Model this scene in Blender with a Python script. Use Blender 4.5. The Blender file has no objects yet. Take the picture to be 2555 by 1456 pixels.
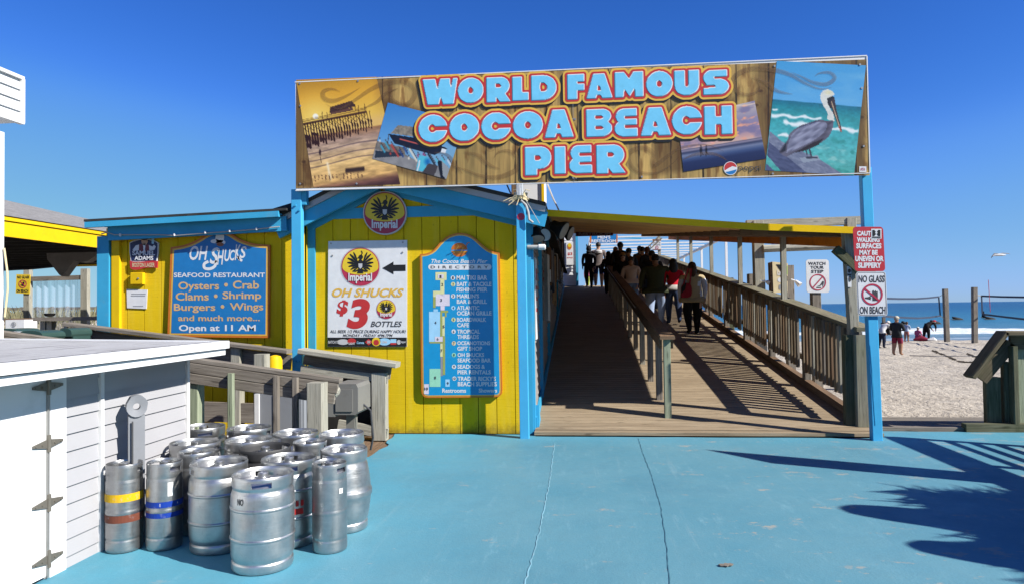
import bpy, bmesh, math, random
import numpy as np
from mathutils import Vector, Matrix
R = math.radians
rnd = random.Random(11)
scene = bpy.context.scene
COL = scene.collection

# ------------------------------------------------------------------ camera
EYE = 1.63
YAW, PITCH, ROLL, FOC = R(5.5), R(1.33), R(0.75), 1700.0     # FOC in pixels of a 2555 px wide frame
cam = bpy.data.cameras.new('camera')
cam.sensor_width = 36.0
cam.lens = FOC / 2555.0 * 36.0
cam.clip_start = 0.05
cam.clip_end = 30000
cam_o = bpy.data.objects.new('camera', cam)
COL.objects.link(cam_o)
_f = Vector((-math.sin(YAW) * math.cos(PITCH), math.cos(YAW) * math.cos(PITCH), math.sin(PITCH)))
_r0 = Vector((math.cos(YAW), math.sin(YAW), 0))
_u0 = _r0.cross(_f)
_r = _r0 * math.cos(ROLL) - _u0 * math.sin(ROLL)
_u = _u0 * math.cos(ROLL) + _r0 * math.sin(ROLL)
_m = Matrix((_r, _u, -_f)).transposed().to_4x4()
_m.translation = (0, 0, EYE)
cam_o.matrix_world = _m
scene.camera = cam_o

# ------------------------------------------------------------------ sky, sun, exposure
SUN_EL, SUN_AZ = R(36.5), R(23.0)             # shadows run to -X, turned 23 degrees towards +Y
S = Vector((math.cos(SUN_EL) * math.cos(SUN_AZ), -math.cos(SUN_EL) * math.sin(SUN_AZ), math.sin(SUN_EL)))
world = bpy.data.worlds.new('World')
scene.world = world
world.use_nodes = True
wn = world.node_tree
wn.nodes.clear()
sky = wn.nodes.new('ShaderNodeTexSky')
sky.sky_type = 'NISHITA'
sky.sun_disc = False
sky.sun_elevation = SUN_EL
sky.sun_rotation = R(113.0)
sky.altitude = 0
sky.air_density = 1.0
sky.dust_density = 0.0
sky.ozone_density = 6.0
bg = wn.nodes.new('ShaderNodeBackground')
bg.inputs['Strength'].default_value = 0.0713
wo = wn.nodes.new('ShaderNodeOutputWorld')
# deepen the blue of the clear winter sky: one tone curve per channel
SKY_K = 0.1427
k1 = wn.nodes.new('ShaderNodeVectorMath'); k1.operation = 'SCALE'; k1.inputs['Scale'].default_value = SKY_K
cv = wn.nodes.new('ShaderNodeRGBCurve')
for ch, pts in ((0, ((0, 0), (.125, .030), (.19, .062), (.242, .115), (.45, .215), (.83, .335), (1, .37))),
                (1, ((0, 0), (.25, .138), (.37, .235), (.456, .335), (.70, .46), (.965, .55), (1, .56))),
                (2, ((0, 0), (.30, .30), (.503, .545), (.67, .76), (.77, .86), (.90, .82), (1, .80)))):
    c_ = cv.mapping.curves[ch]
    for i, p in enumerate(pts):
        if i < 2: c_.points[i].location = p if i == 0 else pts[-1]
    for p in pts[1:-1]: c_.points.new(*p)
cv.mapping.update()
k2 = wn.nodes.new('ShaderNodeVectorMath'); k2.operation = 'SCALE'; k2.inputs['Scale'].default_value = 1 / SKY_K
wn.links.new(sky.outputs[0], k1.inputs[0]); wn.links.new(k1.outputs[0], cv.inputs['Color'])
wn.links.new(cv.outputs[0], k2.inputs[0]); wn.links.new(k2.outputs[0], bg.inputs[0])
wn.links.new(bg.outputs[0], wo.inputs[0])
sun = bpy.data.lights.new('sun', 'SUN')
sun.energy = 5.0
sun.angle = R(0.53)
sun.color = (1.0, 0.955, 0.88)
sun_o = bpy.data.objects.new('sun', sun)
sun_o.location = S * 60
sun_o.rotation_euler = S.to_track_quat('Z', 'Y').to_euler()
COL.objects.link(sun_o)
scene.view_settings.view_transform = 'Standard'
scene.view_settings.look = 'None'
scene.view_settings.exposure = 1.0
scene.view_settings.gamma = 1.0
scene.cycles.max_bounces = 6
scene.cycles.transparent_max_bounces = 8

# ------------------------------------------------------------------ measuring: a point of the photograph on a real plane
def ray(px, py):
    return _f + _r * ((px - 1277.5) / FOC) - _u * ((py - 728.0) / FOC)
EYEP = Vector((0, 0, EYE))
def on_y(px, py, Y):
    d = ray(px, py); return EYEP + d * (Y / d.y)
def on_x(px, py, X):
    d = ray(px, py); return EYEP + d * (X / d.x)
def on_z(px, py, Z):
    d = ray(px, py); return EYEP + d * ((Z - EYE) / d.z)
DECK_Y, DECK_Z, DECK_S, DECK_TOP = 8.75, 0.05, 0.12, 29.5
def deck_z(Y):
    return DECK_Z + DECK_S * (min(max(Y, DECK_Y), DECK_TOP) - DECK_Y)
def on_deck(px, py):
    d = ray(px, py)
    t = (DECK_Z - DECK_S * DECK_Y - EYE) / (d.z - DECK_S * d.y)
    return EYEP + d * t

# ------------------------------------------------------------------ mesh builder
class MB:
    def __init__(s):
        s.v = []; s.f = []; s.uv = []; s.mi = []
    def face(s, pts, uvs=None, mi=0):
        b = len(s.v)
        s.v += [tuple(p) for p in pts]
        s.f.append(tuple(range(b, b + len(pts))))
        s.uv.append(uvs if uvs else [(0.0, 0.0)] * len(pts)); s.mi.append(mi)
    def add(s, verts, faces, mi=0):
        b = len(s.v)
        s.v += [tuple(p) for p in verts]
        for f in faces:
            s.f.append(tuple(i + b for i in f)); s.uv.append([(verts[i][0], verts[i][2]) for i in f]); s.mi.append(mi)
    def beam(s, p0, p1, w, h, up=(0, 0, 1), cham=0.0, mi=0):
        """box from p0 to p1; w across, h along 'up'; UV u runs along the grain"""
        p0 = Vector(p0); p1 = Vector(p1); d = p1 - p0; L = d.length
        if L < 1e-6: return
        d /= L
        up = Vector(up)
        x = d.cross(up)
        if x.length < 1e-4:
            up = Vector((0, 1, 0)); x = d.cross(up)
        x.normalize(); y = x.cross(d).normalized()
        ou, ov = rnd.uniform(0, 50), rnd.uniform(0, 50)
        c = min(cham, w * .3, h * .3)
        if c > 0:
            sec = [(-w/2 + c, -h/2), (w/2 - c, -h/2), (w/2, -h/2 + c), (w/2, h/2 - c), (w/2 - c, h/2), (-w/2 + c, h/2), (-w/2, h/2 - c), (-w/2, -h/2 + c)]
        else:
            sec = [(-w/2, -h/2), (w/2, -h/2), (w/2, h/2), (-w/2, h/2)]
        n = len(sec)
        A = [p0 + x * a + y * b for a, b in sec]; B = [p1 + x * a + y * b for a, b in sec]
        acc = 0.0
        for i in range(n):
            j = (i + 1) % n
            e = math.hypot(sec[j][0] - sec[i][0], sec[j][1] - sec[i][1])
            s.face([A[j], A[i], B[i], B[j]][::-1], [(ou, ov + acc + e), (ou, ov + acc), (ou + L, ov + acc), (ou + L, ov + acc + e)][::-1], mi)
            acc += e
        s.face(A[::-1], [(ou + a * .3, ov + b) for a, b in sec][::-1], mi)
        s.face(B, [(ou + a * .3, ov + b) for a, b in sec], mi)
    def box(s, c, size, cham=0.0, mi=0):
        c = Vector(c); sx, sy, sz = size
        m = max(size)
        if sz == m: s.beam(c - Vector((0, 0, sz/2)), c + Vector((0, 0, sz/2)), sx, sy, (0, 1, 0), cham, mi)
        elif sx == m: s.beam(c - Vector((sx/2, 0, 0)), c + Vector((sx/2, 0, 0)), sy, sz, (0, 0, 1), cham, mi)
        else: s.beam(c - Vector((0, sy/2, 0)), c + Vector((0, sy/2, 0)), sx, sz, (0, 0, 1), cham, mi)
    def tube(s, path, rad, n=10, cap=True, mi=0):
        path = [Vector(p) for p in path]; m = len(path)
        rs = rad if isinstance(rad, (list, tuple)) else [rad] * m
        rings = []; prev = None
        for i, p in enumerate(path):
            t = (path[min(i + 1, m - 1)] - path[max(i - 1, 0)]).normalized()
            if prev is None:
                a = t.orthogonal().normalized()
            else:
                a = (prev - t * prev.dot(t))
                a = a.normalized() if a.length > 1e-6 else t.orthogonal().normalized()
            prev = a; b = t.cross(a)
            rings.append([p + (a * math.cos(2*math.pi*k/n) + b * math.sin(2*math.pi*k/n)) * rs[i] for k in range(n)])
        base = len(s.v)
        for rg in rings: s.v += [tuple(q) for q in rg]
        u = 0.0
        for i in range(m - 1):
            L = (path[i + 1] - path[i]).length
            for k in range(n):
                j = (k + 1) % n
                s.f.append((base + i*n + k, base + i*n + j, base + (i+1)*n + j, base + (i+1)*n + k))
                s.uv.append([(u, k * .03), (u, k * .03 + .03), (u + L, k * .03 + .03), (u + L, k * .03)]); s.mi.append(mi)
            u += L
        if cap:
            s.f.append(tuple(base + k for k in range(n))[::-1]); s.uv.append([(0, 0)] * n); s.mi.append(mi)
            s.f.append(tuple(base + (m-1)*n + k for k in range(n))); s.uv.append([(0, 0)] * n); s.mi.append(mi)
    def lathe(s, prof, c=(0, 0, 0), n=40, skip=None, mi=0):
        base = len(s.v); m = len(prof)
        for r, z in prof:
            for k in range(n):
                a = 2 * math.pi * k / n
                s.v.append((c[0] + r * math.cos(a), c[1] + r * math.sin(a), c[2] + z))
        for i in range(m - 1):
            for k in range(n):
                if skip and skip(i, k): continue
                j = (k + 1) % n
                s.f.append((base + i*n + k, base + i*n + j, base + (i+1)*n + j, base + (i+1)*n + k))
                s.uv.append([(k / n, prof[i][1]), ((k + 1) / n, prof[i][1]), ((k + 1) / n, prof[i+1][1]), (k / n, prof[i+1][1])]); s.mi.append(mi)
    def prism(s, poly, O, U, V, N, depth, mi=0, back=True):
        """2-D outline (list of (a,b)) on the plane O,U,V, front face at N*depth; counter-clockwise seen from N"""
        O, U, V, N = Vector(O), Vector(U), Vector(V), Vector(N)
        ar = sum(poly[i][0]*poly[(i+1) % len(poly)][1] - poly[(i+1) % len(poly)][0]*poly[i][1] for i in range(len(poly)))
        if ar < 0: poly = poly[::-1]
        P = [O + U * a + V * b for a, b in poly]; Q = [p + N * depth for p in P]
        s.face(Q, [(a, b) for a, b in poly], mi)
        if back: s.face(P[::-1], [(a, b) for a, b in poly][::-1], mi)
        n = len(P); acc = 0
        for i in range(n):
            j = (i + 1) % n
            e = (P[j] - P[i]).length
            s.face([P[i], P[j], Q[j], Q[i]], [(acc, 0), (acc + e, 0), (acc + e, depth), (acc, depth)], mi); acc += e

def mesh_of(name, mb, shift=(0, 0, 0), merge=True):
    me = bpy.data.meshes.new(name)
    sv = Vector(shift)
    me.from_pydata([(v[0] - sv.x, v[1] - sv.y, v[2] - sv.z) for v in mb.v], [], mb.f)
    uvl = me.uv_layers.new(name='UVMap')
    flat = [c for uvs in mb.uv for p in uvs for c in (float(p[0]), float(p[1]))]
    uvl.data.foreach_set('uv', flat)
    me.polygons.foreach_set('material_index', mb.mi)
    if merge:
        bm = bmesh.new(); bm.from_mesh(me)
        bmesh.ops.remove_doubles(bm, verts=bm.verts, dist=1e-5)
        bmesh.ops.recalc_face_normals(bm, faces=bm.faces)
        bm.to_mesh(me); bm.free()
    me.update()
    return me
def obj(name, mb, mat, parent=None, smooth=False, origin=None, merge=True):
    """link one mesh object; under a parent, world-space verts are re-based to the root's location"""
    if parent is not None:
        L = Vector(parent.get('_loc', (0, 0, 0)))
    else:
        L = Vector(origin) if origin is not None else Vector((0, 0, 0))
    me = mesh_of(name, mb, L, merge)
    for m in (mat if isinstance(mat, (list, tuple)) else [mat]): me.materials.append(m)
    if smooth:
        me.polygons.foreach_set('use_smooth', [True] * len(me.polygons))
        try: me.set_sharp_from_angle(angle=R(38 if smooth is True else smooth))
        except Exception: pass
    o = bpy.data.objects.new(name, me); COL.objects.link(o)
    if parent is not None: o.parent = parent
    else: o.location = L
    o['_loc'] = tuple(L)
    return o
def tag(o, label=None, cat=None, group=None, kind=None):
    if label: o['label'] = label
    if cat: o['category'] = cat
    if group: o['group'] = group
    if kind: o['kind'] = kind
    return o
def thing(name, label, cat, loc=(0, 0, 0), group=None):
    o = bpy.data.objects.new(name, None); COL.objects.link(o)
    o.empty_display_size = .1
    o.location = loc; o['_loc'] = tuple(loc)
    return tag(o, label, cat, group)
def single(name, mb, mat, label, cat, origin=None, group=None, smooth=False):
    if origin is None:
        a = np.array(mb.v); origin = (float(a[:, 0].mean()), float(a[:, 1].mean()), float(a[:, 2].min()))
    return tag(obj(name, mb, mat, None, smooth, origin), label, cat, group)
def struct(name, mb, mat, smooth=False):
    return tag(obj(name, mb, mat, None, smooth), kind='structure')
def copy_tree(o, parent=None):
    c = o.copy(); COL.objects.link(c); c.parent = parent
    for ch in list(o.children): copy_tree(ch, c)
    return c

# ------------------------------------------------------------------ materials
def srgb(r, g, b):
    f = lambda c: (c / 255.0 / 12.92) if c / 255.0 <= .04045 else ((c / 255.0 + .055) / 1.055) ** 2.4
    return (f(r), f(g), f(b))
PAINT_K = .77
class NT:
    def __init__(s, name):
        s.m = bpy.data.materials.new(name); s.m.use_nodes = True
        s.t = s.m.node_tree; s.t.nodes.clear()
        s.out = s.n('ShaderNodeOutputMaterial'); s.b = s.n('ShaderNodeBsdfPrincipled')
        s.l(s.b.outputs[0], s.out.inputs[0])
    def n(s, t, **k):
        n = s.t.nodes.new(t)
        for a, v in k.items(): setattr(n, a, v)
        return n
    def l(s, a, b): s.t.links.new(a, b)
    def coord(s, kind='Object'):
        return s.n('ShaderNodeTexCoord').outputs[kind]
    def mapping(s, vec, scale=(1, 1, 1)):
        m = s.n('ShaderNodeMapping'); m.inputs['Scale'].default_value = scale; s.l(vec, m.inputs[0]); return m.outputs[0]
    def noise(s, vec, scale, detail=4, rough=.6, out=0):
        n = s.n('ShaderNodeTexNoise'); n.inputs['Scale'].default_value = scale
        n.inputs['Detail'].default_value = detail; n.inputs['Roughness'].default_value = rough
        if vec is not None: s.l(vec, n.inputs['Vector'])
        return n.outputs[out]
    def ramp(s, fac, stops):
        r = s.n('ShaderNodeValToRGB'); e = r.color_ramp.elements
        while len(e) < len(stops): e.new(.5)
        for i, (p, c) in enumerate(stops):
            e[i].position = p; e[i].color = (*c, 1) if len(c) == 3 else c
        s.l(fac, r.inputs[0]); return r.outputs[0]
    def mix(s, fac, a, b, mode='MIX'):
        m = s.n('ShaderNodeMix', data_type='RGBA', blend_type=mode)
        for sock, v in ((m.inputs[0], fac), (m.inputs[6], a), (m.inputs[7], b)):
            if isinstance(v, (int, float)): sock.default_value = v
            elif isinstance(v, (tuple, list)): sock.default_value = (*v, 1) if len(v) == 3 else v
            else: s.l(v, sock)
        return m.outputs[2]
    def math(s, op, a, b=None):
        m = s.n('ShaderNodeMath', operation=op)
        for i, v in enumerate((a, b)):
            if v is None: continue
            if isinstance(v, (int, float)): m.inputs[i].default_value = v
            else: s.l(v, m.inputs[i])
        return m.outputs[0]
    def bump(s, h, strength=.3, dist=.01):
        b = s.n('ShaderNodeBump'); b.inputs['Strength'].default_value = strength; b.inputs['Distance'].default_value = dist
        s.l(h, b.inputs['Height']); s.l(b.outputs[0], s.b.inputs['Normal'])
    def set(s, **k):
        if 'Base Color' in k and not (isinstance(k.get('Metallic'), float) and k['Metallic'] > .7):
            k['Base Color'] = s.mix(1.0, k['Base Color'], (PAINT_K,) * 3, 'MULTIPLY')      # film exposure is set high; keep the pigments modest
        for a, v in k.items():
            i = s.b.inputs[a]
            if isinstance(v, (int, float)): i.default_value = v
            elif isinstance(v, (tuple, list)): i.default_value = (*v, 1) if len(v) == 3 else v
            else: s.l(v, i)
        return s
def paint(name, col, rough=.5, var=.12, dirt=None, dscale=3.0, damt=.5, bump=.12, bscale=60, spec=.12):
    """painted or plain surface: slight tone drift, optional dirt / wear patches, fine bump"""
    t = NT(name); c = t.coord()
    n1 = t.noise(c, 1.7, 5)
    lo = tuple(x * (1 - var) for x in col); hi = tuple(min(1, x * (1 + var)) for x in col)
    base = t.ramp(n1, [(.3, lo), (.7, hi)])
    if dirt:
        n2 = t.noise(c, dscale, 8, .7)
        f = t.ramp(n2, [(.56, (0, 0, 0)), (.72, (damt,) * 3)])
        base = t.mix(f, base, dirt)
    t.set(**{'Base Color': base, 'Roughness': rough, 'Specular IOR Level': spec})
    if bump: t.bump(t.noise(c, bscale, 3), bump, .004)
    return t.m
def flat(name, col, rough=.5, metal=0.0, spec=.4):
    t = NT(name); c = t.coord(); n1 = t.noise(c, 9, 3)
    t.set(**{'Base Color': t.ramp(n1, [(.3, tuple(x * .93 for x in col)), (.7, tuple(min(1, x * 1.05) for x in col))]), 'Roughness': rough, 'Metallic': metal, 'Specular IOR Level': spec})
    return t.m
def wood(name, c1, c2, c3, rough=.8, grain=1.0, green=None):
    """weathered timber, grain along UV u"""
    t = NT(name); uv = t.coord('UV')
    g = t.noise(t.mapping(uv, (1.3 * grain, 34, 1)), 1.6, 7, .65)
    big = t.noise(t.mapping(uv, (.8, 2.5, 1)), 1.1, 3)
    crack = t.noise(t.mapping(uv, (2.2, 70, 1)), 1.3, 2)
    col = t.ramp(g, [(.28, c1), (.5, c2), (.74, c3)])
    col = t.mix(t.ramp(big, [(.35, (0, 0, 0)), (.7, (.55,) * 3)]), col, c1)
    kn = t.n('ShaderNodeTexVoronoi'); kn.inputs['Scale'].default_value = 1.0
    t.l(t.mapping(uv, (2.2, 9, 1)), kn.inputs['Vector'])
    col = t.mix(t.ramp(kn.outputs['Distance'], [(.05, (.7,) * 3), (.16, (0, 0, 0))]), col, tuple(x * .45 for x in c1))
    col = t.mix(t.ramp(crack, [(.3, (.75,) * 3), (.38, (0, 0, 0))]), col, tuple(x * .25 for x in c1))
    if green:
        gn = t.noise(t.coord(), 2.2, 6, .65)
        col = t.mix(t.ramp(gn, [(.45, (0, 0, 0)), (.7, (.6,) * 3)]), col, green)
    t.set(**{'Base Color': col, 'Roughness': rough, 'Specular IOR Level': .08})
    t.bump(t.math('ADD', g, t.math('MULTIPLY', t.ramp(crack, [(.3, (0, 0, 0)), (.4, (1, 1, 1))]), 1.2)), .45, .006)
    return t.m
M = {}
def mats():
    M['blue'] = paint('turquoise_paint', (.07, .42, .72), .45, .1, (.30, .52, .62), 2.4, .35, .1, 40)
    M['blue_trim'] = paint('turquoise_trim_paint', (.05, .37, .62), .5, .12, (.16, .36, .45), 4, .4, .15, 30)
    M['yellow'] = None
    t = NT('yellow_wall_paint'); c = t.coord()
    n1 = t.noise(c, 1.3, 5)
    col = t.ramp(n1, [(.3, (.70, .475, .012)), (.7, (.82, .565, .016))])
    st = t.noise(t.mapping(c, (1, 1, 14)), 5, 5, .7)
    lowd = t.noise(t.mapping(c, (6, 6, 1.2)), 1.6, 6, .7)
    col = t.mix(t.ramp(lowd, [(.55, (0, 0, 0)), (.8, (.35,) * 3)]), col, (.45, .30, .02))
    sz = t.n('ShaderNodeSeparateXYZ'); t.l(t.coord('Object'), sz.inputs[0])
    foot = t.math('ADD', t.ramp(t.math('MULTIPLY', sz.outputs[2], 1.0), [(.0, (.42,) * 3), (.30, (0, 0, 0))]), t.math('MULTIPLY', t.noise(c, 7, 6, .75), .62))
    col = t.mix(t.ramp(foot, [(.52, (0, 0, 0)), (.74, (.75,) * 3)]), col, (.20, .15, .03))
    nl = t.n('ShaderNodeTexVoronoi'); nl.inputs['Scale'].default_value = 1.0; nl.inputs['Randomness'].default_value = .15
    t.l(t.mapping(c, (8.2, .01, 3.3)), nl.inputs['Vector'])
    col = t.mix(t.ramp(nl.outputs['Distance'], [(.045, (.55,) * 3), (.06, (0, 0, 0))]), col, (.40, .26, .02))
    fade = t.noise(t.mapping(c, (9, 9, .7)), 1.2, 5, .65)
    col = t.mix(t.ramp(fade, [(.50, (0, 0, 0)), (.75, (.30,) * 3)]), col, (.86, .66, .10))
    t.set(**{'Base Color': col, 'Roughness': .8, 'Specular IOR Level': .04}); t.bump(st, .45, .008); M['yellow'] = t.m
    M['yellow_trim'] = paint('yellow_fascia_paint', (.78, .50, .008), .5, .08, (.4, .25, .02), 3, .3)
    M['awning_under'] = paint('awning_underside', (.85, .47, .16), .7, .2, (.16, .08, .03), 2, .6)
    M['orange'] = paint('orange_valance', (.70, .22, .015), .6, .15, (.25, .08, .02), 4, .5)
    M['white'] = paint('white_vinyl', (.74, .75, .77), .45, .03, (.55, .55, .53), 2, .25, .05)
    M['vinyl'] = paint('grey_white_vinyl', (.41, .41, .43), .5, .04, (.34, .33, .32), 2.5, .4, .05)
    M['white_paint'] = paint('white_paint', (.78, .79, .80), .5, .03, (.5, .5, .48), 3, .3, .08)
    M['siding_grey'] = paint('grey_side_siding', (.30, .28, .27), .6, .1, (.12, .1, .09), 3, .4)
    M['wood'] = wood('weathered_timber', (.11, .095, .078), (.25, .22, .185), (.36, .33, .28))
    M['wood_pale'] = wood('pale_grey_timber', (.22, .21, .17), (.40, .385, .32), (.52, .50, .43))
    M['wood_brown'] = wood('brown_rail_timber', (.11, .07, .045), (.22, .145, .09), (.32, .22, .145))
    M['wood_green'] = wood('green_stained_timber', (.055, .06, .035), (.13, .13, .085), (.21, .2, .14), green=(.06, .075, .035))
    M['wood_gpost'] = wood('greenish_treated_timber', (.20, .24, .16), (.30, .34, .24), (.40, .43, .32))
    M['deck'] = wood('deck_planks', (.195, .145, .095), (.345, .27, .18), (.46, .375, .27), .75, .6)
    M['shingle'] = None
    t = NT('roof_shingles'); c = t.coord(); n1 = t.noise(c, 7, 6, .7); n2 = t.noise(t.mapping(c, (3, 30, 3)), 3, 3)
    t.set(**{'Base Color': t.ramp(t.math('ADD', t.math('MULTIPLY', n1, .6), t.math('MULTIPLY', n2, .4)), [(.35, (.13, .125, .12)), (.65, (.34, .33, .32))]), 'Roughness': .9})
    t.bump(n2, .5, .02); M['shingle'] = t.m
    M['roof_dark'] = paint('dark_roofing', (.05, .048, .047), .85, .3, (.12, .11, .1), 6, .6)
    M['roof_light'] = None
    t = NT('pale_roll_roofing'); c = t.coord(); n1 = t.noise(c, 40, 4, .7); n2 = t.noise(t.mapping(c, (14, .9, 1)), 1.5, 5, .6)
    col = t.ramp(n1, [(.3, (.36, .36, .37)), (.7, (.47, .47, .475))])
    col = t.mix(t.ramp(n2, [(.36, (.85,) * 3), (.42, (0, 0, 0))]), col, (.15, .145, .145))
    n4 = t.noise(c, 1.6, 6, .7); col = t.mix(t.ramp(n4, [(.45, (0, 0, 0)), (.7, (.5,) * 3)]), col, (.26, .255, .25))
    t.set(**{'Base Color': col, 'Roughness': .85}); t.bump(n1, .3, .01); M['roof_light'] = t.m
    M['black'] = paint('black_plastic', (.012, .012, .013), .5, .2, (.03, .03, .03), 5, .5)
    M['dark'] = paint('near_black', (.02, .019, .018), .8, .3, (.05, .05, .05), 3, .5)
    M['tarp'] = paint('rolled_tarp', (.16, .15, .145), .55, .3, (.05, .05, .05), 4, .6)
    M['green_plastic'] = paint('dark_green_plastic', (.035, .075, .068), .4, .15, (.09, .1, .1), 4, .4)
    M['grey_plastic'] = paint('grey_plastic', (.25, .262, .285), .5, .08, (.2, .2, .2), 5, .4)
    M['conduit'] = paint('grey_conduit', (.42, .42, .41), .5, .1, (.2, .17, .14), 9, .4)
    M['white_line'] = flat('white_plastic', (.74, .74, .74), .45)
    M['red_box'] = paint('red_enamel', (.42, .02, .02), .4, .1, (.2, .02, .02), 4, .4)
    M['galv'] = paint('galvanised_steel', (.40, .40, .385), .4, .12, (.25, .24, .22), 6, .4); 
    M['galv'].node_tree.nodes['Principled BSDF'].inputs['Metallic'].default_value = .6
    M['hinge'] = paint('brass_hinge', (.22, .205, .175), .5, .2, (.12, .07, .03), 20, .6)
    M['hinge'].node_tree.nodes['Principled BSDF'].inputs['Metallic'].default_value = .5
    t = NT('keg_steel'); c = t.coord()
    oi = t.n('ShaderNodeObjectInfo'); rn = oi.outputs['Random']
    n1 = t.noise(c, 5, 7, .7); n2 = t.noise(t.mapping(c, (3, 3, 40)), 3, 4); n3 = t.noise(c, 26, 6, .75)
    col = t.ramp(n1, [(.3, (.36, .365, .37)), (.7, (.54, .545, .545))])
    col = t.mix(1.0, col, t.ramp(rn, [(.0, (.72,) * 3), (1.0, (1.08,) * 3)]), 'MULTIPLY')
    col = t.mix(t.ramp(n3, [(.58, (0, 0, 0)), (.78, (.55,) * 3)]), col, (.17, .165, .15))
    scr = t.noise(t.mapping(c, (2, 2, 90)), 3, 3, .7)
    col = t.mix(t.ramp(scr, [(.62, (0, 0, 0)), (.70, (.5,) * 3)]), col, (.62, .62, .62))
    stn = t.noise(t.mapping(c, (9, 9, 1.4)), 1.2, 6, .75)
    col = t.mix(t.ramp(stn, [(.60, (0, 0, 0)), (.72, (.5,) * 3)]), col, (.24, .20, .15))
    t.set(**{'Base Color': col, 'Metallic': .92, 'Roughness': t.ramp(t.math('ADD', t.math('MULTIPLY', n1, .5), t.math('MULTIPLY', n2, .5)), [(.3, (.24,) * 3), (.75, (.50,) * 3)])})
    dent = t.noise(c, 4.5, 2, .4)
    t.bump(t.math('ADD', t.math('MULTIPLY', dent, 2.2), t.math('MULTIPLY', n2, .10)), .35, .02); M['steel'] = t.m
    t = NT('keg_rubber'); n1 = t.noise(t.coord(), 9, 5)
    t.set(**{'Base Color': t.ramp(n1, [(.3, (.022, .022, .023)), (.7, (.05, .05, .052))]), 'Roughness': .6}); M['rubber'] = t.m
    t = NT('picture_print'); a = t.n('ShaderNodeVertexColor'); a.layer_name = 'Col'
    t.set(**{'Base Color': a.outputs[0], 'Roughness': .38, 'Specular IOR Level': .35}); M['print'] = t.m

mats()
# ================================================================== SETTING: sand, sea, pad
def smooth(a, b, x):
    t = max(0.0, min(1.0, (x - a) / (b - a))); return t * t * (3 - 2 * t)
def sand_z(x, y):
    z = -.07 - .73 * smooth(9.5, 29, y) - .75 * smooth(45, 58, y)
    # the dune left of the pavilion
    z += 2.1 * smooth(-11, -22, x) * smooth(12, 26, y) * (1 - smooth(38, 50, y))
    # scuffed sand
    if 3.6 < x < 60 and 9.3 < y < 50:
        z += .030 * math.sin(x * 2.1 + 1.3 * math.sin(y * 1.7)) * math.sin(y * 2.6 + math.sin(x * 1.1)) + .02 * math.sin(x * 5.3 + y * 3.1) * math.sin(y * 4.7 - x * 2.2)
    return z
def grid_sheet(xs, ys, zf):
    mb = MB(); nx = len(xs)
    mb.v = [(x, y, zf(x, y)) for y in ys for x in xs]
    for j in range(len(ys) - 1):
        for i in range(nx - 1):
            mb.f.append((j*nx + i, j*nx + i + 1, (j+1)*nx + i + 1, (j+1)*nx + i)); mb.uv.append([(0, 0)] * 4); mb.mi.append(0)
    return mb
xs = sorted(set([-9000, -2000, -400, -120, -60] + [x for x in np.arange(-44, 3.4, 1.6)] + [x for x in np.arange(3.4, 34, .24)] + [x for x in np.arange(34, 62, 1.0)] + [80, 150, 500, 2500, 9000]))
ys = sorted(set([-2000, -300, -60, -10, 0, 4, 8] + [y for y in np.arange(9.2, 34, .22)] + [y for y in np.arange(34, 56, .5)] + [70, 120, 400, 2000]))
t = NT('beach_sand'); c = t.coord()
n1 = t.noise(c, .5, 6, .6); n2 = t.noise(t.mapping(c, (1, .7, 1)), 3.2, 6, .65); n3 = t.noise(c, 11, 5, .7)
col = t.ramp(n1, [(.3, (.46, .405, .33)), (.7, (.58, .52, .435))])
col = t.mix(t.ramp(n2, [(.30, (.6,) * 3), (.46, (0, 0, 0))]), col, (.25, .215, .175))
h = t.math('ADD', t.math('MULTIPLY', n2, 1.0), t.math('MULTIPLY', n3, .35))
t.set(**{'Base Color': col, 'Roughness': .95, 'Specular IOR Level': .1}); t.bump(h, 1.0, .16)
M['sand'] = t.m
struct('ground', grid_sheet(xs, ys, sand_z), M['sand'], smooth=60)

# sea
t = NT('sea_water'); c = t.coord()
wv = t.noise(t.mapping(c, (.12, .6, 1)), 1.0, 6, .62); w2 = t.noise(t.mapping(c, (.5, 2.2, 1)), 1.0, 4, .6)
sx = t.n('ShaderNodeSeparateXYZ'); t.l(c, sx.inputs[0])
shore = t.ramp(t.math('DIVIDE', sx.outputs[1], 400.0), [(.115, (.24, .29, .30)), (.16, (.10, .22, .28)), (.25, (.035, .17, .25)), (.55, (.012, .105, .20)), (1.0, (.008, .075, .165))])
deep = t.mix(t.ramp(wv, [(.42, (0, 0, 0)), (.62, (.6,) * 3)]), shore, t.mix(.6, shore, (.004, .05, .11)))
edge = t.math('ADD', sx.outputs[1], t.math('MULTIPLY', t.noise(t.mapping(c, (.16, .5, 1)), 1.0, 5, .7), 7.0))
fo = t.ramp(t.math('DIVIDE', edge, 100.0), [(.50, (0, 0, 0)), (.505, (.95,) * 3), (.512, (0, 0, 0)), (.555, (0, 0, 0)), (.56, (.5,) * 3), (.575, (0, 0, 0))])
deep = t.mix(fo, deep, (.82, .84, .86))
t.set(**{'Base Color': deep, 'Roughness': .28, 'Specular IOR Level': .25, 'IOR': 1.33})
t.bump(t.math('ADD', wv, t.math('MULTIPLY', w2, .4)), .8, .5)
mb = MB(); mb.face([(-12000, 44, -1.02), (12000, 44, -1.02), (12000, 16000, -1.02), (-12000, 16000, -1.02)])
struct('sea', mb, t.m)
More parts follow.
